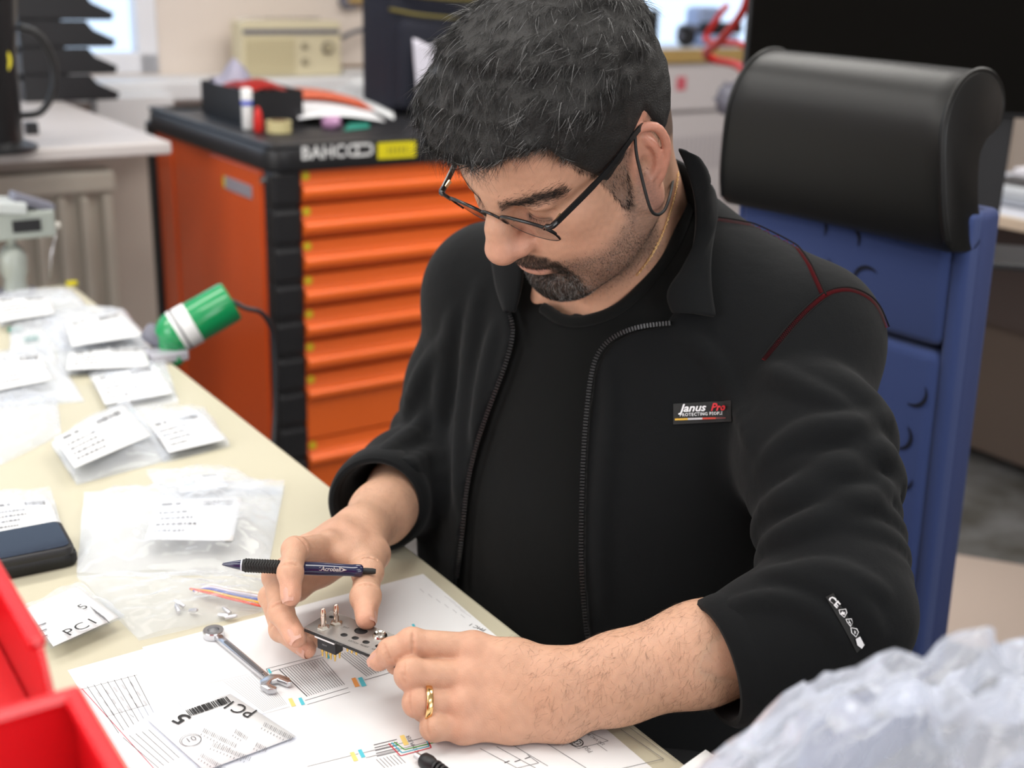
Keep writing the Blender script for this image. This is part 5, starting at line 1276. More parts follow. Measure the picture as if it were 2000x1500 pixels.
bag([(250, 800), (400, 800), (450, 872), (320, 905)], [(290, 826), (388, 803), (443, 858), (330, 884)], 'clear bag with a label nearest the trolley side of the desk', 11, .010, (.012,)*4)
bag([(165, 720), (320, 700), (350, 790), (215, 810)], [(180, 736), (305, 711), (340, 768), (205, 790)], 'flat clear bag with a label below the green cylinder', 15, .008, (.010,)*4)
bag([(110, 690), (290, 665), (300, 722), (120, 735)], [(135, 688), (285, 678), (292, 715), (130, 722)], 'white label bag just left of the green cylinder', 17, .008, (.014,)*4, M_bagm)
bag([(70, 618), (240, 605), (290, 668), (120, 690)], [(130, 632), (235, 608), (280, 655), (140, 676)], 'plump white label bag beneath the grey instrument', 19, .020, (.026,)*4, M_bagm)
bag([(-20, 580), (140, 570), (175, 605), (0, 640)], [(-10, 585), (95, 578), (108, 612), (0, 628)], 'farthest white bag at the base of the grey instrument', 21, .016, (.020,)*4, M_bagm)
tb = bag([(20, 640), (120, 620), (140, 690), (20, 700)], None, 'grey tinted clear bag with teal parts at the left', 23, .014, m=M_bagm)
for u, v in ((30, 650), (62, 668)): c = Q(u, v, DZ)+ZX*.006; box('teal_part', (0, 0, 0), (.022, .012, .006), mat('teal_card'), tb, frame(c, AX, BX, ZX), .001)
bag([(-30, 695), (95, 680), (165, 785), (-30, 800)], [(-20, 702), (82, 690), (100, 742), (-20, 765)], 'white label bag with a pointed corner at the left edge', 25, .014, (.018,)*4, M_bagm)
bag([(-40, 770), (110, 770), (120, 850), (-40, 930)], None, 'large empty clear bag at the left edge', 27, .012, m=M_bagp, amp=.004)
bag([(-20, 965), (100, 960), (125, 1045), (-20, 1060)], [(-15, 982), (96, 974), (118, 1030), (-10, 1046)], 'label bag behind the phone', 29, .006, (.009,)*4, M_bagp)
bag([(390, 690), (430, 712), (455, 775), (360, 735)], None, 'scrap of clear film at the desk edge by the trolley', 31, .004, m=M_bagp, amp=.002) if False else None

# ---- label sheet in a clear sleeve at the front (PC1 / 5 / barcodes)
z3 = DZ+.0042
fb_ = empty('label_sleeve', Q(400, 1430, z3), 'clear sleeve with a white PC1 barcode label lying on the drawing', 'label')
crumple_quad('pouch', [(262, 1385), (440, 1345), (592, 1440), (400, 1530)], DZ+.0017, .0006, M_bagp, fb_, sd=33, amp=.0002, base=.0003, edge=.0003)
V = [Q(u, v, z3) for u, v in ((285, 1402), (450, 1355), (578, 1438), (400, 1505))]
lab3 = sheet('label', V, M_paper, None, 4, .0004, fb_); zb = z3+.0009
L = []; rs = random.Random(4); t = 0
while t < 1:
    w = rs.choice((.0006, .0011, .0018)); u, v = 363+t*82, 1393-t*28; L.append(ln(u, v-6, u+9, v+5, w, zb)); t += rs.choice((.022, .034, .045))
plines('barcode', L, M_inkd, lab3)
L = []
for (u0, v0, u1, v1, n) in ((400, 1422, 462, 1452, 20), (462, 1424, 484, 1438, 9), (518, 1410, 572, 1438, 18), (418, 1450, 490, 1478, 22), (395, 1470, 440, 1498, 16), (503, 1450, 522, 1460, 7)):
    for i in range(n):
        t = i/(n-1); u, v = u0+(u1-u0)*t, v0+(v1-v0)*t; L.append(ln(u, v, u-4, v+8, rs.choice((.0003, .0005)), zb))
    for i in range(n//2):
        t = i/(n/2); u, v = u0-6+(u1-u0)*t, v0+11+(v1-v0)*t; L.append(ln(u, v, u-2, v+3, .0006, zb))
plines('small_barcodes', L, M_ink, lab3)
text_px('lettering', 'PC1', (488, 1391), (449, 1376), .0185, zb, M_inkd, lab3, space=1.1, sx=.95); text_px('lettering', '5', (366, 1408), (344, 1398), .020, zb, M_inkd, lab3, weight=.0003, sx=1.25)
L = [pcirc(372, 1445, .0085, .0005, zb), pcirc(374, 1446, .0078, .0005, zb)]; plines('pen_circle', L, M_ink, lab3); text_px('lettering', '10', (362, 1448), (384, 1440), .009, zb, M_ink, lab3)
# white paper corner at the bottom right
tag(sheet('paper_sheet', [onz(1378, 1464, DZ+.03), onz(1300, 1520, DZ+.03), onz(1420, 1640, DZ+.02), onz(1500, 1545, DZ+.02)], M_paper, None, 3, .0006), 'blank white paper corner at the bottom beside the foil bag', 'paper')

# ---- spanner
wa, wb2 = Q(417, 1236, DZ+.006), Q(538, 1338, DZ+.006); wx = nrm(wb2-wa); wy = np.cross(ZX, wx)
sp_ = empty('spanner', wa, 'small chrome combination spanner lying across the drawing', 'spanner')
WF = frame([wa[0], wa[1], DZ+.0035], wx, wy, ZX); wl = float(np.linalg.norm(wb2-wa)); M_chr = mat('satin_chrome', (.62, .62, .64), .22, 1.0)
prism('shaft', [(.008, -.0042), (wl-.016, -.0036), (wl-.011, -.006), (wl-.011, .006), (wl-.016, .0036), (.008, .0042)], .004, M_chr, sp_, WF, .0012, True)
box('shaft_groove', (wl*.5, 0, .0042), (wl*.6, .003, .0008), mat('dark_chrome', (.3, .3, .32), .3, 1), sp_, WF)
hd = wl-.004
jaw = [(hd-.010, -.0065), (hd-.004, -.0115), (hd+.006, -.0125), (hd+.011, -.0085), (hd+.010, -.0050), (hd+.001, -.0046), (hd-.002, 0), (hd+.001, .0046), (hd+.012, .0050), (hd+.014, .0085), (hd+.008, .0125), (hd-.003, .0115), (hd-.010, .0065)]
ca_, sa_ = math.cos(.26), math.sin(.26); jaw = [(hd+(x-hd)*ca_-y*sa_, (x-hd)*sa_+y*ca_) for x, y in jaw]
prism('open_jaw', jaw, .005, M_chr, sp_, WF, .0009, True)
bm = bmesh.new(); add_lathe(bm, [(.0055, 0), (.0095, 0), (.0100, .001), (.0100, .006), (.0095, .007), (.0055, .007), (.0055, 0)], WF @ Matrix.Translation((.0, 0, -.001)), 24, False); bmesh.ops.remove_doubles(bm, verts=bm.verts, dist=1e-6)
ro_ = link('ring_head', bm_mesh('ring_head', bm, True), M_chr, sp_); autosmooth(ro_.data, 35)
text_mesh('size_mark', '10', .006, WF @ Matrix.Translation((wl-.019, 0, .0046)) @ Matrix.Rotation(math.pi/2, 4, 'Z'), mat('dark_chrome'), sp_)

# ---- phone on a black wallet
p0, p1, p2 = Q(158, 1086, DZ+.012), Q(84, 1036, DZ+.012), Q(0, 1118, DZ+.012)
ex = nrm(p2-p0); ey = p1-p0; ey = nrm(ey-ex*(ey@ex)); 
if np.cross(ex, ey)[2] < 0: pzs = -1
wl_ = empty('wallet', p0, 'black leather wallet under the phone', 'wallet')
PW = frame([*Q(156, 1105, DZ)[:2], DZ], ex, ey, np.cross(ex, ey)); up_ = 1 if np.cross(ex, ey)[2] > 0 else -1
prism('wallet_body', rounded(0, .16, 0, .082, .012), .016*up_, mat('black_leather'), wl_, PW, .004, True)
ph_ = empty('phone', p0, 'dark smartphone lying on the black wallet', 'phone')
PP = frame([*Q(148, 1082, DZ+.017)[:2], DZ+.0165], ex, ey, np.cross(ex, ey))
prism('phone_body', rounded(0, .150, 0, .074, .010), .0095*up_, mat('phone_case', (.012, .012, .014), .4), ph_, PP, .002, True)
prism('screen', rounded(.004, .146, .004, .070, .008), .0006*up_, mat('glossy_screen', (.003, .004, .012), .05, spec=.35), ph_, PP @ Matrix.Translation((0, 0, .0096*up_)))

# ---- DC plug
pa_, pb_ = Q(812, 1478, DZ+.006), Q(832, 1488, DZ+.007)
dd = nrm(pb_-pa_); plug = empty('power_plug', pa_, 'black barrel plug with ribbed strain relief on the drawing', 'plug'); PM = axis_M(np.array([pa_[0], pa_[1], DZ+.0075]), np.array([pb_[0], pb_[1], DZ+.0075]))
lathe('barrel', [(.0012, 0), (.0027, 0), (.0027, .008), (0, .008)], M_tin, plug, PM, 20)
lathe('plug_body', [(.0045, .007), (.0062, .009), (.0066, .015), (.0052, .021), (.004, .022)], M_blk, plug, PM, 24)
for k in range(6): lathe('relief_rib', [(.003, .022+k*.0038), (.0058-k*.00035, .0225+k*.0038), (.0058-k*.00035, .0245+k*.0038), (.003, .025+k*.0038)], M_blk, plug, PM, 20)
qa = np.array((PM @ Vector((0, 0, .02)))[:]); qb = np.array((PM @ Vector((0, 0, .05)))[:]); tube('cable', catmull([qa, qb, qb+dd*.03-ZX*.003, qb+dd*.08+np.array([.02, -.05, -.004])], 6), .0025, M_blk, plug)

# ---- green cylinder on a bracket
gd = 1.98; g0, g1 = ond(338, 652, gd), ond(448, 590, gd+.02); gax = nrm(g1-g0); gl = float(np.linalg.norm(g1-g0))
M_green = mat('green_enamel', (.008, .27, .085), .22, coat=.4)
gc = empty('green_cylinder', ond(345, 712, gd), 'green cylinder with a white label band clamped at the desk edge', 'tool'); GM = axis_M(g0, g1); R_ = .0345
lathe('cylinder_body', [(0, -.022), (R_*.55, -.022), (R_*.85, -.012), (R_, .0), (R_, gl-.002), (R_*.94, gl+.004), (0, gl+.004)], M_green, gc, GM, 40)
lathe('label_band', [(R_+.0006, .006), (R_+.0008, .007), (R_+.0008, .036), (R_+.0006, .037)], mat('white_plastic', (.8, .8, .8), .35), gc, GM, 40, cap=False)
lathe('label_print', [(R_+.0009, .012), (R_+.001, .0125), (R_+.001, .0155), (R_+.0009, .016)], M_ink, gc, GM, 40, cap=False)
base = onz(338, 706, DZ)
tube('bracket', catmull([g0-gax*.01, ond(335, 685, gd), ond(345, 700, gd-.01), base+ZX*.004], 5), [.018]*6+[.015]*5+[.012]*5, M_green, gc, 10)
lathe('clamp_knob', [(0, -.016), (.014, -.016), (.017, -.008), (.017, .008), (.014, .016), (0, .016)], M_dgrey, gc, axis_M(ond(302, 655, gd), ond(325, 668, gd)), 18)
lathe('clamp_screw', [(0, 0), (.006, 0), (.006, .04), (0, .04)], M_tin, gc, axis_M(ond(306, 657, gd), ond(338, 676, gd)), 12)
box('clamp_plate', (0, 0, .008), (.06, .045, .016), mat('pale_lilac_steel', (.55, .54, .6), .4, .3), gc, frame(onz(325, 702, DZ), AX, BX, ZX), .003)
tube('power_cable', catmull([g1+gax*.004, ond(480, 602, gd+.02), ond(512, 612, gd+.04), ond(532, 650, gd+.08), ond(538, 720, gd+.1), ond(537, 800, gd+.1), ond(533, 870, gd+.08), ond(528, 960, gd+.05)], 8), .0042, mat('slate_cable', (.03, .03, .035), .5), gc)
# ---- grey bench instrument with lever
ib = onz(33, 574, DZ); ig = mat('grey_green_cast', (.36, .39, .36), .4, .2); IF = frame(ib, AX, BX, ZX)
gi = empty('bench_microscope', ib, 'grey cast instrument on a round column at the far left of the desk', 'instrument')
lathe('column', [(0, 0), (.030, 0), (.030, .006), (.022, .012), (.020, .03), (.026, .045), (.027, .075), (.018, .088), (.010, .096), (.010, .115), (0, .115)], ig, gi, IF, 28)
box('head_block', (-.005, 0, .135), (.16, .07, .05), ig, gi, IF, .004); box('head_cover', (-.045, -.002, .168), (.10, .078, .022), mat('pale_grey_cast', (.5, .53, .53), .35), gi, IF @ Matrix.Rotation(.12, 4, 'Y'), .004)
box('black_slide', (.03, -.004, .160), (.075, .05, .016), mat('slate_plastic'), gi, IF @ Matrix.Rotation(.38, 4, 'Y') @ Matrix.Translation((-.055, 0, .016)), .003); box('jaw_gap', (.022, -.036, .135), (.05, .004, .022), mat('black_plastic'), gi, IF)
lathe('foot_ring', [(.028, -.0), (.036, 0), (.036, .008), (.028, .01)], mat('slate_plastic'), gi, IF, 28)
lv = ond(112, 440, proj(ib)[2]); tube('lever', [lv, ond(100, 500, proj(ib)[2]), ond(97, 545, proj(ib)[2]+.02)], .0022, M_tin, gi); lathe('lever_knob', [(0, -.006), (.006, -.004), (.007, 0), (.006, .004), (0, .006)], mat('ivory_knob', (.75, .72, .66), .3), gi, axis_M(lv, lv+AX), 14)
tube('lever_pivot', [rp(*(float(x) for x in (ib@AX+.07, ib@BX, .86+.02))), lv], .003, M_tin, gi) if False else None
tag(box('yellow_clip', (0, 0, .004), (.02, .012, .008), mat('bright_yellow'), None, frame(onz(140, 557, DZ), AX, BX, ZX), .001), 'tiny yellow clip at the far end of the desk', 'clip')
# ---- plate held in the hands
PZ = .800
A_ = onz(594, 1225, PZ); Bq = onz(732, 1280, PZ); px_ = nrm(Bq-A_); py_ = np.cross(ZX, px_)
if py_@(onz(650, 1200, PZ)-A_) < 0: py_ = -py_
pl = empty('connector_plate', A_, 'brushed metal plate with pins and holes held between both hands', 'plate')
PF = frame(A_, px_, py_, np.cross(px_, py_)); PL_, PW_ = .108, .036
M_brush = mat('brushed_steel', (.34, .325, .31), .38, .85, bump=(900, .2, .0003)); M_gold = mat('gold_pin', (.72, .48, .14), .25, 1.0)
def plate_mesh(name, z0, z1, m, holes):
    """flat bar with round holes, built as a triangulated outline"""
    bm = bmesh.new(); loops = [[(0, 0), (PL_, 0), (PL_, PW_), (0, PW_)]]+[[(cx+r*math.cos(-2*math.pi*i/18), cy_+r*.9*math.sin(-2*math.pi*i/18)) for i in range(18)] for cx, cy_, r in holes]
    es = []
    for lp in loops:
        vs = [bm.verts.new((x, y, z1)) for x, y in lp]; es += [bm.edges.new((vs[i], vs[(i+1) % len(vs)])) for i in range(len(vs))]
    bmesh.ops.triangle_fill(bm, use_beauty=True, use_dissolve=False, edges=es, normal=(0, 0, 1))
    r = bmesh.ops.extrude_face_region(bm, geom=list(bm.faces)); bmesh.ops.translate(bm, verts=[v for v in r['geom'] if isinstance(v, bmesh.types.BMVert)], vec=(0, 0, z0-z1))
    bmesh.ops.transform(bm, matrix=PF, verts=bm.verts); return link(name, bm_mesh(name, bm), m, pl)
def ploc(u, v):
    d = onz(u, v, PZ)-A_; return float(d@px_), float(d@py_)
holes = []
for u, v, r in ((705, 1232, .0062), (672, 1240, .0033), (694, 1246, .0033), (715, 1254, .0033), (740, 1262, .0033), (648, 1205, .0026)): x, y = ploc(u, v); holes.append((x, y, r))
plate_mesh('face_plate', -.0012, .0, M_brush, holes); plate_mesh('backing_board', -.0042, -.0012, mat('black_fibre', (.010, .010, .011), .55), [])
for u, v in ((632, 1226), (657, 1218)):
    x, y = ploc(u, v); M_ = PF @ Matrix.Translation((x, y, 0))
    pn = lathe('contact_pin', [(0, 0), (.0024, 0), (.0024, .0115), (.0019, .0118), (.0019, .0125), (.0024, .0128), (.0024, .0155), (.0016, .0185), (0, .0195)], mat('nickel_pin', (.70, .58, .50), .16, 1), pl, M_, 18)
    lathe('pin_nut', [(.0024, .0), (.0058, .0), (.0055, .0014), (.0034, .0026), (.0024, .0026)], mat('nickel', (.6, .56, .5), .2, 1), pl, M_, 6, False)
x, y = ploc(742, 1242); lathe('jack_socket', [(.0036, -.002), (.0036, .0016), (.0050, .0026), (.0062, .0012), (.0066, 0)], mat('nickel', (.6, .56, .5), .2, 1), pl, PF @ Matrix.Translation((x, y, 0)), 26, cap=False)
# connector block with gold pins below
x, y = ploc(616, 1238)
box('connector_block', (x+.008, .007, -.0115), (.021, .010, .0115), mat('black_plastic'), pl, PF, .0006); box('connector_rim', (x+.007, .0055, -.0052), (.022, .010, .002), mat('white_plastic'), pl, PF)
text_mesh('block_mark', 'NEXT', .0022, PF @ Matrix.Translation((x+.006, .0019, -.0115)) @ Matrix.Rotation(math.pi/2, 4, 'X'), mat('grey_print', (.3, .3, .3), .6), pl)
for i in range(4):
    for j in range(2): lathe('gold_pin', [(0, 0), (.0007, 0), (.0009, .004), (.0013, .0045), (.0013, .007), (0, .007)], M_gold, pl, PF @ Matrix.Translation((x+.0015+i*.0048, .004+j*.006, -.0245)), 10)
for i in range(3):
    for j in range(2): lathe('gold_pin', [(0, 0), (.0008, 0), (.0012, .0045), (.0012, .010), (0, .010)], M_gold, pl, PF @ Matrix.Translation((x+.025+i*.005, .010+j*.007, -.0145)), 10)
# engraved captions
for u, v, t in ((662, 1258, 'LAMP'), (690, 1254, 'LATCH'), (712, 1262, 'RESET'), (630, 1212, 'NOTE'), (676, 1226, 'EXT'), (735, 1270, 'LATER')):
    x, y = ploc(u, v); text_mesh('caption', t, .0033, PF @ Matrix.Translation((x, y, .0002)), mat('dark_engraving', (.09, .085, .08), .6), pl)
# ---- pen
n0, n1 = ond(434, 1102, 1.102), ond(734, 1116, 1.108); PNM = axis_M(n0, n1, _U); pln = float(np.linalg.norm(n1-n0))
pn = empty('ballpoint_pen', n0, 'dark blue ballpoint pen held between index and middle finger', 'pen')
M_navy = mat('navy_clear_plastic', (.012, .014, .055), .12, coat=.6); M_rub = mat('black_rubber', (.012, .012, .012), .6)
lathe('tip', [(.0006, 0), (.0012, .0008), (.0018, .003), (.0034, .010), (.0045, .0155), (.0047, .017)], M_navy, pn, PNM, 24); lathe('tip_ring', [(.0044, .0168), (.0054, .017), (.0054, .0182), (.0044, .0184)], mat('clear_ring', (.6, .62, .7), .1), pn, PNM, 24, cap=False)
lathe('grip', [(.0052, .018), (.0056, .020), (.0055, .030), (.0057, .042), (.0059, .058), (.0058, .060)], M_rub, pn, PNM, 28)
def chevrons():
    parts = []
    for k in range(16):
        for s in range(5):
            a0 = s*2*math.pi/5; z = .0205+k*.0024
            pts = []
            for i in range(5):
                a = a0+(i/4)*2*math.pi/5; dz_ = .0014*(1-abs(i-2)/2.); r = .0060+.0001*k/16; pts.append(np.array((PNM @ Vector((r*math.cos(a), r*math.sin(a), z+dz_)))[:]))
            parts.append(tube_data(pts, .00035, 4))
    return join_meshes('grip_ridges', parts, True)
gr_ = link('grip_ridges', chevrons(), M_rub, pn); gr_['kind'] = 'stuff'
lathe('barrel', [(.0058, .060), (.0060, .062), (.0061, .085), (.0056, .105), (.0054, .116), (.0058, .119), (.0056, .124), (.0040, .126), (0, .126)], M_navy, pn, PNM, 28)
lathe('push_button', [(.0028, .125), (.0028, pln-.003), (.0022, pln), (0, pln)], M_rub, pn, PNM, 18)
vd = nrm(CAM-(n0+n1)/2); ax_ = nrm(n1-n0); vy = nrm(np.cross(vd, ax_)); vn = np.cross(ax_, vy)
pc_ = n0+ax_*.0975+vn*.00595
text_mesh('barrel_lettering', 'Acroball', .0052, frame(pc_, ax_, vy, vn), mat('silver_print', (.65, .60, .58), .35, .6), pn, shear=.2, weight=.00008)
def logo_arrow(sgn):
    P2 = [(sgn*.0085, .0019), (sgn*.0145, 0), (sgn*.0085, -.0019), (sgn*.0112, 0)]; c = n0+ax_*.0975+vn*.0059
    link('barrel_mark', mesh('barrel_mark', [c+ax_*x+vy*y for x, y in P2], [(0, 1, 2, 3)]), mat('silver_print'), pn)
logo_arrow(1); logo_arrow(-1)
# ---- rings
def finger_ring(name, pa, pb, t, R, w, label, m, stone=False):
    c = pa+(pb-pa)*t; o = lathe(name, [(R+.0008*math.cos(a)+.0004, w*math.sin(a)) for a in np.linspace(-math.pi, math.pi, 17)], m, None, axis_M(c, c+(pb-pa)), 96, cap=False)
    return tag(o, label, 'ring')
M_au = mat('yellow_gold', (.83, .56, .25), .14, 1.0)
finger_ring('wedding_ring', l_mcp[2], l_rng[1], .80, .0145, .0027, 'gold wedding band on the ring finger of the hand nearest the camera', M_au)
finger_ring('signet_ring', r_mcp[2], r_rng[1], .62, .0113, .0028, 'gold ring on the far hand holding the pen', M_au)
# ---- red storage bins in the foreground (bottom left)
M_redb = mat('red_bin_plastic', (.62, .006, .012), .34, coat=.15)
def bin_(name, c, X, Y, W, D, Hh, label, parent=None):
    e = empty('storage_bin', c, label, 'storage bin', 'red bins at the bottom left'); t = .004; F_ = frame(c, X, Y, ZX)
    box('bottom', (0, 0, t/2), (W, D, t), M_redb, e, F_, .001)
    box('back_wall', (0, D/2-t/2, Hh/2), (W-.001, t, Hh), M_redb, e, F_, .0015); box('front_wall', (0, -D/2+t/2, Hh/2-.02), (W-.001, t, Hh-.04), M_redb, e, F_, .0015)
    for s in (1, -1):
        prism('side_wall', [(-D/2, 0), (D/2, 0), (D/2, Hh), (-D/2+.03, Hh), (-D/2, Hh-.04)], t, M_redb, e, F_ @ Matrix(((0, 0, 1, s*(W/2-t/2)-t/2), (1, 0, 0, 0), (0, 1, 0, 0), (0, 0, 0, 1))), .001)
    box('inner_shelf', (0, 0, Hh-.055), (W-.01, D-.01, .003), M_redb, e, F_)
    bm = bmesh.new()
    for q, s in (((0, D/2-.003, Hh-.003), (W+.004, .010, .007)), ((W/2-.003, .012, Hh-.003), (.010, D-.03, .007)), ((-W/2+.003, .012, Hh-.003), (.010, D-.03, .007))): add_box(bm, q, s, F_, .003)
    link('rim', bm_mesh('rim', bm), M_redb, e); return e
# bins: tall red storage bins close to the camera, square with the room
def place_bin(u, v, z, W, D, near, label):
    """stand a bin on the desk so that its right corner (far or near end) lies under a picture point at height z"""
    p = onz(u, v, z); c = p-AX*W/2+BX*D/2*(1 if near else -1); return bin_('storage_bin', np.array([c[0], c[1], DZ]), AX, BX, W, D, z-DZ, label)
place_bin(150, 1340, 1.005, .15, .20, False, 'nearer red plastic storage bin in the bottom left corner')
place_bin(112, 1294, 1.012, .15, .22, True, 'taller red plastic storage bin at the left edge behind the nearer bin')
# crumpled bubble foil at the bottom right, close to the camera
def foil():
    n = 70; V = []; F_ = []; rs = np.random.default_rng(8); K = 26; dr_ = rs.normal(size=(K, 2)); ph = rs.uniform(0, 6.28, K); fq = rs.uniform(3, 15, K)
    pk = ond(2000, 1352, .56); c0 = np.array([pk[0]+.02, pk[1]-.03, DZ])
    for i in range(n+1):
        for j in range(n+1):
            s, t = i/n*2-1, j/n*2-1; r = min(1, (s*s*.9+t*t*.9)**.5)
            w = sum((abs(math.sin(fq[k]*(dr_[k, 0]*s+dr_[k, 1]*t)+ph[k]))-.6)/(1+fq[k]*.12) for k in range(K))
            e = max(0, 1-r**2.2)
            h = .012+.285*e**.65+.011*w*(.35+e)
            V.append(c0+AX*s*.24+BX*t*.24+ZX*max(.002, h)+AX*.006*w+BX*.004*math.sin(9*s+5*w))
    for i in range(n):
        for j in range(n): a = i*(n+1)+j; F_.append((a, a+n+1, a+n+2, a+1))
    return mesh('bubble_foil', V, F_, True)
M_foil = plastic('wrap_foil', .26, (.66, .70, .82), .09)
fo = tag(link('bubble_foil', foil(), M_foil), 'heap of crumpled clear plastic wrap in the bottom right foreground', 'plastic wrap')
# ================================================================== hair, brows, beard
def strand_mesh(name, root, d, n, length, rad, droop, seg=4, side=None, wig=0.0):
    """tapered three-sided hairs: root (N,3), unit direction d, surface normal n, length (N,)"""
    N = len(root); S = seg+1; t = np.linspace(0, 1, S)
    sd_ = np.cross(d, n); sd_ /= np.maximum(np.linalg.norm(sd_, axis=1, keepdims=True), 1e-6)
    w = RNG.normal(0, 1, (N, 1))*wig
    P = root[:, None, :]+length[:, None, None]*(d[:, None, :]*t[None, :, None]-n[:, None, :]*(droop*t**2)[None, :, None]+sd_[:, None, :]*(w*(t**2)[None, :])[:, :, None])
    r = (rad if np.ndim(rad) else np.full(N, rad))[:, None]*(1-.85*t)[None, :]
    up = np.cross(sd_, d); V = np.zeros((N, S, 3, 3))
    for k in range(3):
        a = 2*math.pi*k/3; V[:, :, k, :] = P+(sd_*math.cos(a)+up*math.sin(a))[:, None, :]*r[:, :, None]
    V = V.reshape(-1, 3); b = (np.arange(N)*S*3)[:, None, None, None]; i = (np.arange(seg)*3)[None, :, None, None]; k = np.arange(3)[None, None, :, None]
    F = np.concatenate([b+i+k, b+i+(k+1) % 3, b+i+3+(k+1) % 3, b+i+3+k], 3).reshape(-1, 4)
    return V, F, N, S
def sample(V, F, n, wfun=None):
    a, b, c, d = (V[F[:, i]] for i in range(4)); nr = np.cross(c-a, d-b); ar = np.linalg.norm(nr, axis=1); ctr = (a+b+c+d)/4
    w = ar*(wfun(ctr) if wfun is not None else 1); w = np.maximum(w, 0); w /= w.sum(); ix = RNG.choice(len(F), n, p=w)
    s, t = RNG.random((2, n, 1)); P = (a[ix]*(1-s)+b[ix]*s)*(1-t)+(d[ix]*(1-s)+c[ix]*s)*t; return P, nr[ix]/np.maximum(ar[ix][:, None], 1e-12)
def hair_mat(name, rough=.42):
    m = mat(name, (.02, .02, .02), rough, spec=.45); nt = m.node_tree; at = nt.nodes.new('ShaderNodeAttribute'); at.attribute_name = 'tone'
    nt.links.new(at.outputs['Color'], nt.nodes['Principled BSDF'].inputs['Base Color']); return m
def hair_obj(name, VF, cols, m, parent, label=None):
    V, F, N, S = VF; me = np_mesh(name, V@PH_M.T+PH_T, F)
    if len(me.vertices) == N*S*3: vcol(me, 'tone', np.repeat(cols, S*3, axis=0))
    o = link(name, me, m, parent); o['kind'] = 'stuff'
    if label: o['label'] = label
    return o
def unit(v): return v/np.maximum(np.linalg.norm(v, axis=1, keepdims=True), 1e-9)
def greys(n, dark, mid, light, pm, pl_):
    r = RNG.random(n); c = np.tile(np.array(dark), (n, 1))*RNG.uniform(.6, 1.5, (n, 1)); c[r < pm] = np.array(mid)*RNG.uniform(.7, 1.3, ((r < pm).sum(), 1)); c[r < pl_] = np.array(light)*RNG.uniform(.7, 1.2, ((r < pl_).sum(), 1)); return c
# scalp hair
def ear_clear(P): return np.where((np.abs(P[:, 1]) > .074) & (P[:, 0] > -.045) & (P[:, 0] < .005) & (P[:, 2] < .012), 0, 1.0)
Ph, Nh = sample(cV, cF, 30000, lambda c: ear_clear(c)*(.75+.5*smoothstep(.02, .08, c[:, 2])))
topw = smoothstep(.055, .105, Ph[:, 2])[:, None]
wh = np.array([-.075, .008, .118]); rad_ = unit(Ph-wh)
flow = topw*(np.array([1.0, .10, -.15])+.55*rad_)+(1-topw)*(np.array([-.10, 0, -1.0])+.25*rad_+np.array([.35, 0, 0])*smoothstep(.02, .06, Ph[:, 0])[:, None])
na = (noise3(Ph, 60, 4.1)*.55+noise3(Ph, 150, 1.2)*.35+RNG.normal(0, .16, len(Ph)))[:, None]
flow = flow-Nh*(flow*Nh).sum(1, keepdims=True); flow = unit(flow); flow = unit(flow+np.cross(Nh, flow)*na)
lift = (.10+.20*topw[:, 0]+.10*RNG.random(len(Ph))+.12*noise3(Ph, 110, 7))[:, None]
dh = unit(flow+Nh*lift); lh = (.007+.016*topw[:, 0])*RNG.uniform(.6, 1.35, len(Ph))
rootk = Ph-Nh*.0022
hc = greys(len(Ph), (.008, .0076, .0073), (.075, .074, .072), (.36, .36, .36), .26, .07)
M_str = hair_mat('hair_strand', .38)
hair_obj('hair_strands', strand_mesh('hair_strands', rootk, dh, Nh, lh, RNG.uniform(.00014, .00026, len(Ph)), .30, 4, wig=.22), hc, M_str, hair)
# fringe hairs along the hair line growing out of the skin
fr_w = lambda c: np.exp(-((hairline(c)-.002)/.004)**2)*(np.abs(c[:, 1]) < .079)
Pf, Nf = sample(hV, hF, 2600, lambda c: fr_w(c)*(c[:, 2] > -.03))
ff = np.where((Pf[:, 2] > .06)[:, None], np.array([[.6, .15, -.2]]), np.array([[.15, 0, -1.0]]))+RNG.normal(0, .25, (len(Pf), 3)); ff = ff-Nf*(ff*Nf).sum(1, keepdims=True)
hair_obj('hairline_strands', strand_mesh('fringe', Pf-Nf*.0005, unit(unit(ff)+Nf*.45), Nf, RNG.uniform(.004, .011, len(Pf)), .00014, .3, 3, wig=.3), greys(len(Pf), (.012, .011, .010), (.05, .05, .05), (.25, .25, .25), .15, .03), M_str, hair)
Pq, Nq = sample(hV, hF, 1500, lambda c: smoothstep(-.003, .004, hairline(c))*(c[:, 0] > .0)*(c[:, 0] < .045)*(c[:, 2] < .045)*(np.abs(c[:, 1]) < .082)*(np.abs(c[:, 1]) > .05))
dq = np.tile(np.array([.05, 0, -1.0]), (len(Pq), 1))+RNG.normal(0, .22, (len(Pq), 3)); dq = unit(unit(dq-Nq*(dq*Nq).sum(1, keepdims=True))+Nq*.28)
hair_obj('sideburn_strands', strand_mesh('sideburn', Pq-Nq*.0004, dq, Nq, RNG.uniform(.004, .009, len(Pq)), .00015, .25, 3, wig=.2), greys(len(Pq), (.010, .009, .009), (.05, .05, .05), (.28, .28, .28), .2, .05), M_str, hair)
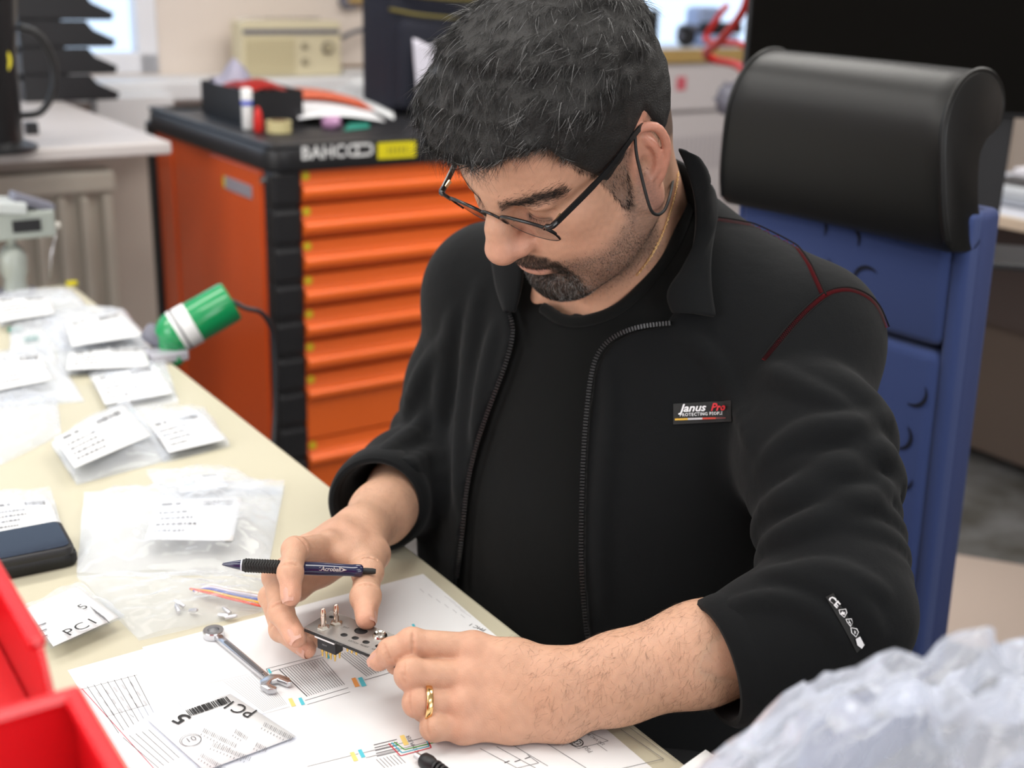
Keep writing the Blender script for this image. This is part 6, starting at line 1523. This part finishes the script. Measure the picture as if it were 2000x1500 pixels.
# eyebrows
def brow_w(sg):
    def f(c):
        ay = np.abs(c[:, 1]); return np.exp(-(((c[:, 2]-brow_z(ay))/.0056)**2))*(ay > .009)*(ay < .064)*(c[:, 1]*sg > 0)*(c[:, 0] > .055)
    return f
for sg in (1, -1):
    Pb, Nb = sample(hV, hF, 2000, brow_w(sg)); db = np.tile(np.array([-.25, sg*1.0, .12]), (len(Pb), 1))+RNG.normal(0, .22, (len(Pb), 3)); db[:, 2] += np.where(np.abs(Pb[:, 1]) < .02, .6, 0)
    db = unit(unit(db-Nb*(db*Nb).sum(1, keepdims=True))+Nb*.35)
    hair_obj('eyebrow', strand_mesh('eyebrow', Pb-Nb*.0005, db, Nb, RNG.uniform(.004, .0085, len(Pb)), .00015, .3, 3, wig=.15), greys(len(Pb), (.010, .009, .008), (.02, .018, .017), (.1, .1, .1), .1, .01), M_str, man)
    # lashes
    ly_ = np.linspace(.019, .047, 46); Pl = np.stack([.0905-.0000*ly_-55*(ly_-.032)**2*.35, sg*ly_, np.full(46, .0085)], 1); Nl = np.tile(np.array([.75, 0, -.3]), (46, 1))
    Nl = unit(Nl); dl = unit(np.tile(np.array([.8, sg*.15, -.55]), (46, 1))+RNG.normal(0, .15, (46, 3)))
    hair_obj('eyelashes', strand_mesh('eyelashes', Pl, dl, Nl, np.full(46, .0075), .00014, -.25, 3), greys(46, (.008, .007, .007), (.01, .01, .01), (.01, .01, .01), 0, 0), M_str, man)
# goatee and stubble
Pg_, Ng = sample(hV, hF, 7500, beard_zone)
dg = np.tile(np.array([.25, 0, -1.0]), (len(Pg_), 1)); dg[:, 1] += np.sign(Pg_[:, 1])*.25*(Pg_[:, 2] > -.050); dg = dg+RNG.normal(0, .35, dg.shape); dg = unit(unit(dg-Ng*(dg*Ng).sum(1, keepdims=True))+Ng*.55)
chin_ = (Pg_[:, 2] < -.070); lg = np.where(chin_, RNG.uniform(.004, .0095, len(Pg_)), RNG.uniform(.0035, .0065, len(Pg_)))
gc_ = greys(len(Pg_), (.014, .011, .009), (.045, .037, .032), (.42, .41, .40), .22, .0); gl_ = RNG.random(len(Pg_)) < np.where(chin_ & (np.abs(Pg_[:, 1]) > .012), .24, np.where(chin_, .10, .015)); gc_[gl_] = np.array([.42, .41, .40])
beard = hair_obj('beard', strand_mesh('beard', Pg_-Ng*.0005, dg, Ng, lg, .00015, .25, 3, wig=.35), gc_, M_str, man, 'dark goatee beard flecked with grey')
def stub_w(c):
    x, z = c[:, 0], c[:, 2]; jl = z-np.interp(x, [-.01, .01, .04, .07, .09], [.01, -.01, -.038, -.044, -.040]); return smoothstep(.008, -.016, jl)*smoothstep(-.150, -.115, z-.15*(x-.05))*smoothstep(-.02, .008, x)*(np.abs(c[:, 1]) < .079)*(1-.7*beard_zone(c))*(1-np.exp(-((c[:, 1]/.024)**2+((z+.055)/.012)**2)))
Ps, Ns = sample(hV, hF, 8500, stub_w); ds = np.tile(np.array([.1, 0, -1.0]), (len(Ps), 1))+RNG.normal(0, .3, (len(Ps), 3)); ds = unit(unit(ds-Ns*(ds*Ns).sum(1, keepdims=True))+Ns*.6)
hair_obj('stubble', strand_mesh('stubble', Ps-Ns*.0003, ds, Ns, RNG.uniform(.0014, .0034, len(Ps)), .00014, .1, 2), greys(len(Ps), (.02, .016, .014), (.06, .055, .05), (.25, .25, .25), .2, .05), M_str, man)
# hair on the near forearm (already in world space)
def arm_hairs(V, F, n, w, base, label):
    P, Nn = sample(V, F, n, w); d = np.tile(base, (n, 1))+RNG.normal(0, .35, (n, 3)); d = unit(unit(d-Nn*(d*Nn).sum(1, keepdims=True))+Nn*.35)
    Vs, Fs, N, S = strand_mesh('arm_hair', P-Nn*.0003, d, Nn, RNG.uniform(.005, .013, n), .00009, .3, 3, wig=.5); me = np_mesh('arm_hair', Vs, Fs)
    if len(me.vertices) == N*S*3: vcol(me, 'tone', np.tile(np.array([.06, .035, .02]), (N*S*3, 1)))
    o = link('arm_hair', me, M_str, man); o['kind'] = 'stuff'
xl = (LE-LW)/np.linalg.norm(LE-LW)
arm_hairs(lV, lF, 3200, lambda c: smoothstep(-.06, .03, (c-LW)@xl), -xl*.6-_U*.8+_R*.2, '')
arm_hairs(rV, rF, 500, lambda c: smoothstep(-.02, .03, (c-RW)@nrm(RE-RW)), -nrm(RE-RW)*.7-_U*.4, '')
# finger nails
M_nail = mat('nail', (.56, .32, .25), .30, spec=.45)
for c, d, f, hw2, hl2 in NAILS:
    V = []; F_ = []; n = 6; s_ = np.cross(f, d)
    for i in range(n+1):
        for j in range(n+1):
            x, y = (i/n*2-1), (j/n*2-1); sx = (1-abs(x)**3*.18)
            V.append(c+d*hl2*x+s_*hw2*y*sx+f*(.0009-hw2*.42*y*y-hl2*.10*x*x))
    for i in range(n):
        for j in range(n): a = i*(n+1)+j; F_.append((a, a+1, a+n+2, a+n+1))
    link('finger_nail', mesh('finger_nail', V, F_, True), M_nail, man)
# ================================================================== glasses, cord, necklace
gl = empty('glasses', hw_((.112, 0, .03)), 'thin black metal half rim glasses low on the man\'s nose', 'glasses')
M_gmet = mat('gunmetal', (.05, .052, .055), .28, .85); M_gblk = mat('black_acetate', (.010, .010, .011), .22, coat=.3)
def gz_(y): return .003-.0085*(abs(y)/.069)**1.3
def gx_(y, z): return .1135-((abs(y)/.069)**2)*.0085-(.034-z)*.28
def g_pt(y, z): return hw_((gx_(y, z), y, z+gz_(y)))
def lens_outline(sg, n=48):
    out = []
    for i in range(n):
        a = 2*math.pi*i/n; ca, sa = math.cos(a), math.sin(a)
        y = .0375+.0265*math.copysign(abs(ca)**.85, ca); z = .0165+(.0180 if sa > 0 else .0220)*math.copysign(abs(sa)**.80, sa); out.append((sg*y, z))
    return out
def glass_mat():
    m = bpy.data.materials.new('lens_glass'); m.use_nodes = True; nt = m.node_tree; nt.nodes.remove(nt.nodes['Principled BSDF'])
    t = nt.nodes.new('ShaderNodeBsdfTransparent'); t.inputs[0].default_value = (.965, .97, .975, 1); g = nt.nodes.new('ShaderNodeBsdfGlossy'); g.inputs['Roughness'].default_value = .02
    f = nt.nodes.new('ShaderNodeLayerWeight'); pw = nt.nodes.new('ShaderNodeMath'); pw.operation = 'POWER'; pw.inputs[1].default_value = 5.0; ad_ = nt.nodes.new('ShaderNodeMath'); ad_.operation = 'MULTIPLY_ADD'; ad_.inputs[1].default_value = .5; ad_.inputs[2].default_value = .03; mx = nt.nodes.new('ShaderNodeMixShader')
    nt.links.new(f.outputs['Facing'], pw.inputs[0]); nt.links.new(pw.outputs[0], ad_.inputs[0]); nt.links.new(ad_.outputs[0], mx.inputs[0]); nt.links.new(t.outputs[0], mx.inputs[1]); nt.links.new(g.outputs[0], mx.inputs[2]); nt.links.new(mx.outputs[0], nt.nodes['Material Output'].inputs['Surface']); return m
M_lens = glass_mat()
fwd_h = PH_M[:, 0]
for sg in (1, -1):
    ol = lens_outline(sg); V = [g_pt(sg*.0375, .0165)+fwd_h*.001]+[g_pt(y, z) for y, z in ol]; n = len(ol)
    F_ = [(0, 1+i, 1+(i+1) % n) for i in range(n)]; Vb = [v-fwd_h*.0016 for v in V]; o_ = len(V)
    F_ += [(o_, o_+1+(i+1) % n, o_+1+i) for i in range(n)]+[(1+i, 1+(i+1) % n, o_+1+(i+1) % n, o_+1+i)[::-1] for i in range(n)]
    link('lens', mesh('lens', V+Vb, F_, False), M_lens, gl)
    tp_ = [p for p in ol if p[1] > .013]; tp_ = sorted(tp_, key=lambda p: abs(p[0]))
    up_ = [p for p in ol if p[1] > .0155]; up_.sort(key=lambda p: abs(p[0]))
    up_ = [(sg*.0105, .010)]+[p for p in up_]+[]
    tube('upper_rim', catmull([g_pt(y, z)+fwd_h*-.0006 for y, z in up_], 2), .0016, M_gmet, gl, 8)
    tube('end_piece', catmull([g_pt(sg*.0600, .027), g_pt(sg*.0655, .0335), hw_((gx_(sg*.069, .034)-.001, sg*.0705, .0285)), hw_((.098, sg*.0722, .0280))], 5), [.0018]*6+[.0026]*5+[.0029]*5, M_gblk, gl, 8)
    tube('lower_thread', [g_pt(y, z)+fwd_h*-.0008 for y, z in ol]+[g_pt(*ol[0])], .00045, M_gmet, gl, 6)
    tube('lower_thread', catmull([g_pt(sg*.0600, .027), g_pt(sg*.0640, .017), g_pt(sg*.0625, .006)], 6), .0010, M_gblk, gl, 6)
    # temple as a flat bar to the ear
    tp = catmull([(.099, .0722, .0280), (.06, .0815, .0290), (.03, .0865, .0295), (-.004, .0870, .0300), (-.024, .0845, .024), (-.036, .0800, .006)], 6); V = []; F_ = []
    for k, (x, y, z) in enumerate(tp):
        hgt = .0030 if k < 8 else .0026
        for dy, dz_ in ((.0008, hgt), (.0008, -hgt), (-.0008, -hgt), (-.0008, hgt)): V.append(hw_((x, sg*(y+dy), z+dz_)))
    for k in range(len(tp)-1):
        for q in range(4): a = k*4+q; b = k*4+(q+1) % 4; F_.append((a, b, b+4, a+4))
    F_ += [(0, 1, 2, 3), tuple(range(len(V)-4, len(V)))]; link('temple', mesh('temple', V, F_), M_gblk, gl)
    box('hinge', (0, 0, 0), (.009, .0022, .0035), mat('pale_gold', (.7, .62, .42), .25, 1), gl, frame(hw_((.094, sg*.0708, .0280)), PH_M[:, 0], PH_M[:, 1], PH_M[:, 2]), .0004)
    tube('nose_pad_arm', catmull([g_pt(sg*.012, .022), hw_((gx_(.01, .016)-.006, sg*.0115, .017)), hw_((gx_(.01, .01)-.007, sg*.0105, .009))], 5), .0006, M_gmet, gl, 6)
tube('bridge', catmull([g_pt(.0115, .0245), g_pt(.006, .0295), g_pt(0, .0305), g_pt(-.006, .0295), g_pt(-.0115, .0245)], 5), .0013, M_gmet, gl, 8)
bodyBVH = bvh_of(hVw, hF)
def hang(pts, bv, off, alt=None):
    out = []
    for u, v in pts:
        h = pix_hit(bv, u, v, off)
        if h is None and alt is not None: h = pix_hit(alt, u, v, off)
        if h is not None: out.append(h[0])
    return out
cp = [hw_((-.010, .0822, .041))]+[q for q in hang([(1248, 320)], bodyBVH, .006)]
cdp = [ond(u, v, d) for u, v, d in ((1240, 262, 1.082), (1243, 300, 1.084), (1253, 345, 1.090), (1265, 392, 1.098), (1274, 414, 1.106), (1286, 419, 1.116), (1298, 410, 1.130), (1306, 390, 1.15), (1311, 370, 1.18), (1314, 352, 1.215))]
tube('neck_cord', catmull(cdp, 6), .0015, mat('black_cord', (.01, .01, .01), .6), gl, 8)
nkp = hang([(1322, 338), (1319, 360), (1314, 385), (1307, 410), (1298, 438), (1287, 466), (1272, 494), (1255, 520), (1238, 541)], bodyBVH, .0016)
nk = empty('necklace', nkp[0], 'thin gold chain on the side of the man\'s neck', 'necklace')
npth = catmull(nkp, 8)
seglen = [0]
for i in range(1, len(npth)): seglen.append(seglen[-1]+float(np.linalg.norm(npth[i]-npth[i-1])))
lk = None; s_ = 0; i = 0
while s_ < seglen[-1]-.002:
    j = max(1, int(np.searchsorted(seglen, s_))); f = (s_-seglen[j-1])/max(1e-9, seglen[j]-seglen[j-1]); p = npth[j-1]+(npth[j]-npth[j-1])*f; d = nrm(npth[j]-npth[j-1])
    x, y, z = axes(d, _R if i % 2 else _F)
    if lk is None: lk = mesh('chain_link', *tube_data([np.array([.0011*math.cos(a)*.75, 0, .0015*math.sin(a)]) for a in np.linspace(0, 2*math.pi, 10, endpoint=False)], .00038, 5, True), True); lk.materials.append(M_au)
    o = bpy.data.objects.new('chain_link', lk); COL.objects.link(o); o.parent = nk; o.matrix_parent_inverse = nk.matrix_world.inverted(); o.matrix_world = frame(p, x, y, z)
    s_ += .0023; i += 1
# ================================================================== jacket details
def jhit(u, v, off=.001, bv=None):
    h = pix_hit(bv or jBVH, u, v, off)
    return None if h is None else h[0]
def shit(u, v, off=.001): return jhit(u, v, off, solidBVH)
def ribbon(name, inner, outer, m, parent, n=7, off=.006, bulge=.008, th=.004, sub=6, offo=None):
    """cloth flap between two picture curves, laid just above the jacket surface"""
    ci = catmull([(u, v, 0) for u, v in inner], sub); co = catmull([(u, v, 0) for u, v in outer], sub); bm = bmesh.new(); g = []
    for a, b in zip(ci, co):
        row = []
        for k in range(n+1):
            t = k/n; u, v = a[0]+(b[0]-a[0])*t, a[1]+(b[1]-a[1])*t; p = jhit(u, v, off*(1-t)+(off if offo is None else offo)*t+bulge*math.sin(math.pi*t), collarBVH)
            row.append(p)
        g.append(row)
    ok = [[q for q in r] for r in g]
    for i, r in enumerate(ok):
        for k, q in enumerate(r):
            if q is None: r[k] = next((x for x in r if x is not None), None)
    ok = [r for r in ok if r[0] is not None]
    vs = [[bm.verts.new(Vector(q)) for q in r] for r in ok]
    for i in range(len(vs)-1):
        for k in range(n): bm.faces.new((vs[i][k], vs[i+1][k], vs[i+1][k+1], vs[i][k+1]))
    for _ in range(3): bmesh.ops.smooth_vert(bm, verts=bm.verts, factor=.5, use_axis_x=True, use_axis_y=True, use_axis_z=True)
    bmesh.ops.recalc_face_normals(bm, faces=bm.faces); bmesh.ops.solidify(bm, geom=list(bm.faces), thickness=th)
    return link(name, bm_mesh(name, bm, True), m, parent)
COLV = Vol(blo, bhi+np.array([0, 0, .06]), .006); torso(COLV, .017); COLV.cone((NOT*.4+C7*.6)-ZX*.06, hw_((-.040, .008, -.060)), .082, .074, .03)
xV, xF = COLV.mesh(); xV = relax(xV, xF, 2); collarBVH = bvh_of(xV, xF)
ribbon('collar', [(1304, 290), (1322, 330), (1338, 392), (1338, 455), (1320, 520), (1296, 572), (1312, 620)], [(1350, 312), (1374, 350), (1386, 402), (1388, 470), (1393, 530), (1400, 582), (1408, 626)], M_jacket, jacket, 8, .010, .010)
ribbon('collar', [(1036, 505), (1038, 535), (1032, 570), (1016, 618)], [(962, 500), (970, 530), (980, 568), (1000, 612)], M_jacket, jacket, 6, .006, .006)
def collar_back():
    p0 = (NOT*.4+C7*.6)-ZX*.06; p1 = hw_((-.040, .008, -.060)); ax_c = nrm(p1-p0); xb = -TF-ax_c*(-TF@ax_c); xb = nrm(xb); yb = np.cross(ax_c, xb); Lc = float(np.linalg.norm(p1-p0)); bm = bmesh.new(); g = []
    if yb@TL < 0: yb = -yb
    for i in range(25):
        a = math.radians(62-i*150/24); row = []
        for k in range(6):
            t = .40+.40*k/5; r = .0865-.006*t+.003*math.sin(math.pi*k/5); row.append(bm.verts.new(Vector(p0+ax_c*Lc*t+(xb*math.cos(a)+yb*math.sin(a))*r)))
        g.append(row)
    for i in range(24):
        for k in range(5): bm.faces.new((g[i][k], g[i+1][k], g[i+1][k+1], g[i][k+1]))
    bmesh.ops.recalc_face_normals(bm, faces=bm.faces); bmesh.ops.solidify(bm, geom=list(bm.faces), thickness=.004)
    return link('collar', bm_mesh('collar', bm, True), M_jacket, jacket)
collar_back()
def zip_line(name, pts, off=.003):
    P = [p for p in (shit(u, v, off) for u, v in [(q[0], q[1]) for q in catmull([(u, v, 0) for u, v in pts], 8)]) if p is not None]
    for _ in range(6): P = [P[0]]+[(P[i-1]+2*P[i]+P[i+1])/4 for i in range(1, len(P)-1)]+[P[-1]]
    zt_ = tube('zip_tape', P, .0024, mat('zip_tape', (.003, .003, .003), 1.0, spec=.05), jacket, 6)
    cum = [0]
    for i in range(1, len(P)): cum.append(cum[-1]+float(np.linalg.norm(P[i]-P[i-1])))
    parts = []; s = .001; k = 0
    while s < cum[-1]:
        j = max(1, int(np.searchsorted(cum, s))); f = (s-cum[j-1])/max(1e-9, cum[j]-cum[j-1]); p = P[j-1]+(P[j]-P[j-1])*f; d = nrm(P[j]-P[j-1]); vd_ = nrm(CAM-p); w = nrm(np.cross(d, vd_)); nn = np.cross(w, d)
        if nn@vd_ < 0: nn = -nn
        c = p+nn*.0026; V = [c+d*a*.0009+w*b*.0022+nn*e*.0011 for a in (-1, 1) for b in (-1, 1) for e in (-1, 1)]
        parts.append((V, [(0, 1, 3, 2), (4, 6, 7, 5), (0, 4, 5, 1), (2, 3, 7, 6), (0, 2, 6, 4), (1, 5, 7, 3)])); s += .0031; k += 1
    t = link(name, join_meshes(name, parts), mat('zip_plastic', (.02, .02, .021), .25), jacket); t['kind'] = 'stuff'
zip_line('zip_teeth', [(980, 572), (998, 612), (1006, 652), (990, 716), (960, 796), (933, 876), (916, 956), (907, 1046), (897, 1126)])
zip_line('zip_teeth', [(1312, 632), (1270, 636), (1230, 645), (1188, 668), (1161, 714), (1148, 800), (1141, 900), (1138, 1000), (1137, 1100), (1145, 1215), (1152, 1255)])
# twin-needle seams with red thread
M_seam = mat('seam_thread', (.012, .011, .011), .9, spec=.1); M_redt = mat('red_thread', (.13, .010, .014), .8, spec=.1)
def seam(pts):
    pp = catmull([(u, v, 0) for u, v in pts], 10); P = [p for p in (jhit(q[0], q[1], .0004) for q in pp) if p is not None]
    for _ in range(2): P = [P[0]]+[(P[i-1]+2*P[i]+P[i+1])/4 for i in range(1, len(P)-1)]+[P[-1]]
    P = catmull(P, 3); A_s = []; B_s = []; Z_ = []
    for i, p in enumerate(P):
        d = nrm(P[min(i+1, len(P)-1)]-P[max(i-1, 0)]); vd_ = nrm(CAM-p); w = nrm(np.cross(d, vd_)); A_s.append(p+w*.0030+vd_*.0004); B_s.append(p-w*.0030+vd_*.0004); Z_.append(p+w*.0020*(1 if i % 2 else -1)+vd_*.0009)
    sm = tube('seam', A_s, .0008, M_seam, jacket, 5); tube('seam', B_s, .0008, M_seam, jacket, 5); tube('red_stitching', Z_, .0004, M_redt, jacket, 4)
seam([(1386, 428), (1440, 436), (1500, 450), (1545, 476), (1575, 512), (1592, 545), (1607, 578)])
seam([(1492, 704), (1515, 675), (1555, 628), (1590, 594), (1620, 573), (1655, 567), (1688, 578), (1712, 600), (1730, 640)])
# woven badge and sleeve label, laid on the cloth
def px_mesh(name, polys, m, parent, off):
    V = []; F_ = []
    for poly in polys:
        o = len(V); pts = [jhit(u, v, off) for u, v in poly]
        if any(p is None for p in pts): continue
        V += pts; F_.append(tuple(range(o, o+len(pts))))
    return link(name, mesh(name, V, F_), m, parent)
def px_text(name, body, size, cu, cv, ang, m, parent, off, shear=0.0, sx=1.0, weight=0.0, space=1.0):
    c = bpy.data.curves.new(name, 'FONT'); c.body = body; c.size = size; c.align_x = 'CENTER'; c.align_y = 'CENTER'; c.shear = shear; c.offset = weight; c.space_character = space; c.resolution_u = 2
    o = bpy.data.objects.new(name, c); COL.objects.link(o); me = bpy.data.meshes.new_from_object(o); bpy.data.objects.remove(o); ca, sa = math.cos(ang), math.sin(ang)
    for v in me.vertices:
        x, y = v.co.x*sx, -v.co.y; p = jhit(cu+x*ca-y*sa, cv+x*sa+y*ca, off)
        if p is not None: v.co = Vector(p)
    return link(name, me, m, parent)
def grid_patch(name, c, m, parent, off, n=10):
    V = []; F_ = []
    for i in range(n+1):
        for j in range(n+1):
            s, t = i/n, j/n; u = c[0][0]*(1-s)*(1-t)+c[1][0]*s*(1-t)+c[2][0]*s*t+c[3][0]*(1-s)*t; v = c[0][1]*(1-s)*(1-t)+c[1][1]*s*(1-t)+c[2][1]*s*t+c[3][1]*(1-s)*t; V.append(jhit(u, v, off))
    for i in range(n):
        for j in range(n): a = i*(n+1)+j; F_.append((a, a+1, a+n+2, a+n+1))
    return link(name, mesh(name, V, F_, True), m, parent)
M_bdg = mat('badge_black', (.012, .012, .012), .7); M_bw = mat('badge_white', (.72, .72, .74), .6); M_br = mat('badge_red', (.55, .02, .03), .6)
bd = grid_patch('woven_badge', [(1315, 789), (1429, 782), (1431, 823), (1315, 829)], M_bdg, jacket, .0012)
ba = math.radians(-3.0)
px_text('badge_lettering', 'Janus', 21, 1352, 797.5, ba, M_bw, bd, .0034, shear=.35, sx=1.12, weight=.5); px_text('badge_lettering', 'Pro', 21, 1404, 795, ba*1.3, M_br, bd, .0034, shear=.35, weight=.5, sx=1.12)
px_text('badge_lettering', 'PROTECTING PEOPLE', 8.6, 1371, 809, ba, M_bw, bd, .0034, weight=.12, space=1.12, sx=.95)
for u0, u1, c in ((1318, 1343, (.65, .38, .04)), (1343, 1371, (.5, .48, .5)), (1371, 1398, (.5, .05, .03)), (1398, 1422, (.12, .02, .02))):
    px_mesh('badge_bar', [[(u0, 818-(u0-1318)*.04), (u1, 818-(u1-1318)*.04), (u1, 821.5-(u1-1318)*.04), (u0, 821.5-(u0-1318)*.04)]], mat('bar_%d' % u0, c, .6), bd, .0030)
sl = grid_patch('sleeve_label', [(1612, 1166), (1628, 1158), (1690, 1258), (1672, 1274)], M_bdg, jacket, .0012, 8)
px_text('label_lettering', 'CE', 21, 1629, 1175, math.radians(45), M_bw, sl, .0032, weight=.4, space=.9)
def shield(cu, cv, r, ang):
    pts = [(-.9, -.9), (.9, -.9), (1.0, .1), (0, 1.15), (-1.0, .1)]; ca, sa = math.cos(ang), math.sin(ang); out = []
    for k in range(5):
        for a, b, c_, d_ in (((*pts[k], 1), (*pts[(k+1) % 5], 1), (*pts[(k+1) % 5], .82), (*pts[k], .82)),):
            out.append([(cu+r*q[2]*(q[0]*ca-q[1]*sa), cv+r*q[2]*(q[0]*sa+q[1]*ca)) for q in (a, b, c_, d_)])
    return out
for (u, v, g) in ((1647, 1195, 0), (1658, 1214, 1), (1667, 1233, 2)):
    px_mesh('label_shield', shield(u, v, 8.6, math.radians(-10)), M_bw, sl, .0032)
    k = 4.2
    if g == 0: px_mesh('label_symbol', [[(u-k, v+k), (u-k, v-k*.5), (u-1, v), (u, v-k), (u+1.5, v), (u+k, v-k*.6), (u+k*.6, v+k)]], M_bw, sl, .0032)
    elif g == 1: px_mesh('label_symbol', [[(u-3, v-4.5), (u-1.8, v-4.5), (u-1.2, v+1), (u+2.6, v-2), (u+3, v+4), (u+1.9, v+3.6), (u+1.6, v), (u-2, v+3)]], M_bw, sl, .0032)
    else: px_mesh('label_symbol', [[(u+k*math.cos(a)*(1 if i % 2 else .35), v+k*math.sin(a)*(1 if i % 2 else .35)) for i, a in enumerate(np.linspace(0, 2*math.pi, 12, endpoint=False))]], M_bw, sl, .0032)
px_mesh('label_flag', [[(1668, 1246), (1678, 1240), (1686, 1256), (1680, 1264), (1670, 1258)]], M_bw, sl, .0032)

# ribbed neck band of the shirt
shBVH = bvh_of(sV, sF)
nbp = [(1062, 592), (1100, 616), (1150, 616), (1215, 590), (1280, 525), (1326, 452), (1350, 384)]
P = [h[0] for h in (pix_hit(shBVH, q[0], q[1]+10, .001) for q in catmull([(u, v, 0) for u, v in nbp], 8)) if h is not None]
for _ in range(4): P = [P[0]]+[(P[i-1]+2*P[i]+P[i+1])/4 for i in range(1, len(P)-1)]+[P[-1]]
tube('neck_band', P, .0062, M_shirt, shirt, 8)

# knitted cuffs
def cuff(c, ax_, R0, flat_, L):
    x, y, z = axes(ax_, _U); M_ = frame(c, x*flat_[0], y*flat_[1], z); pr = [(R0-.008, -L), (R0, -L-.004), (R0+.003, -L+.004), (R0+.0025, 0), (R0+.001, .012), (R0-.002, .0165), (R0-.006, .0165), (R0-.0085, .012), (R0-.0085, -L), (R0-.008, -L)]
    return lathe('cuff', pr, M_jacket, jacket, M_, 56, cap=False)
cuff(CU_L+fd*.0, nrm(fd*.95+_U*.10), .0535, (1.0, .96), .035)
cuff(CU_R, nrm(fr+_R*.15), .0535, (1.0, 1.0), .03)
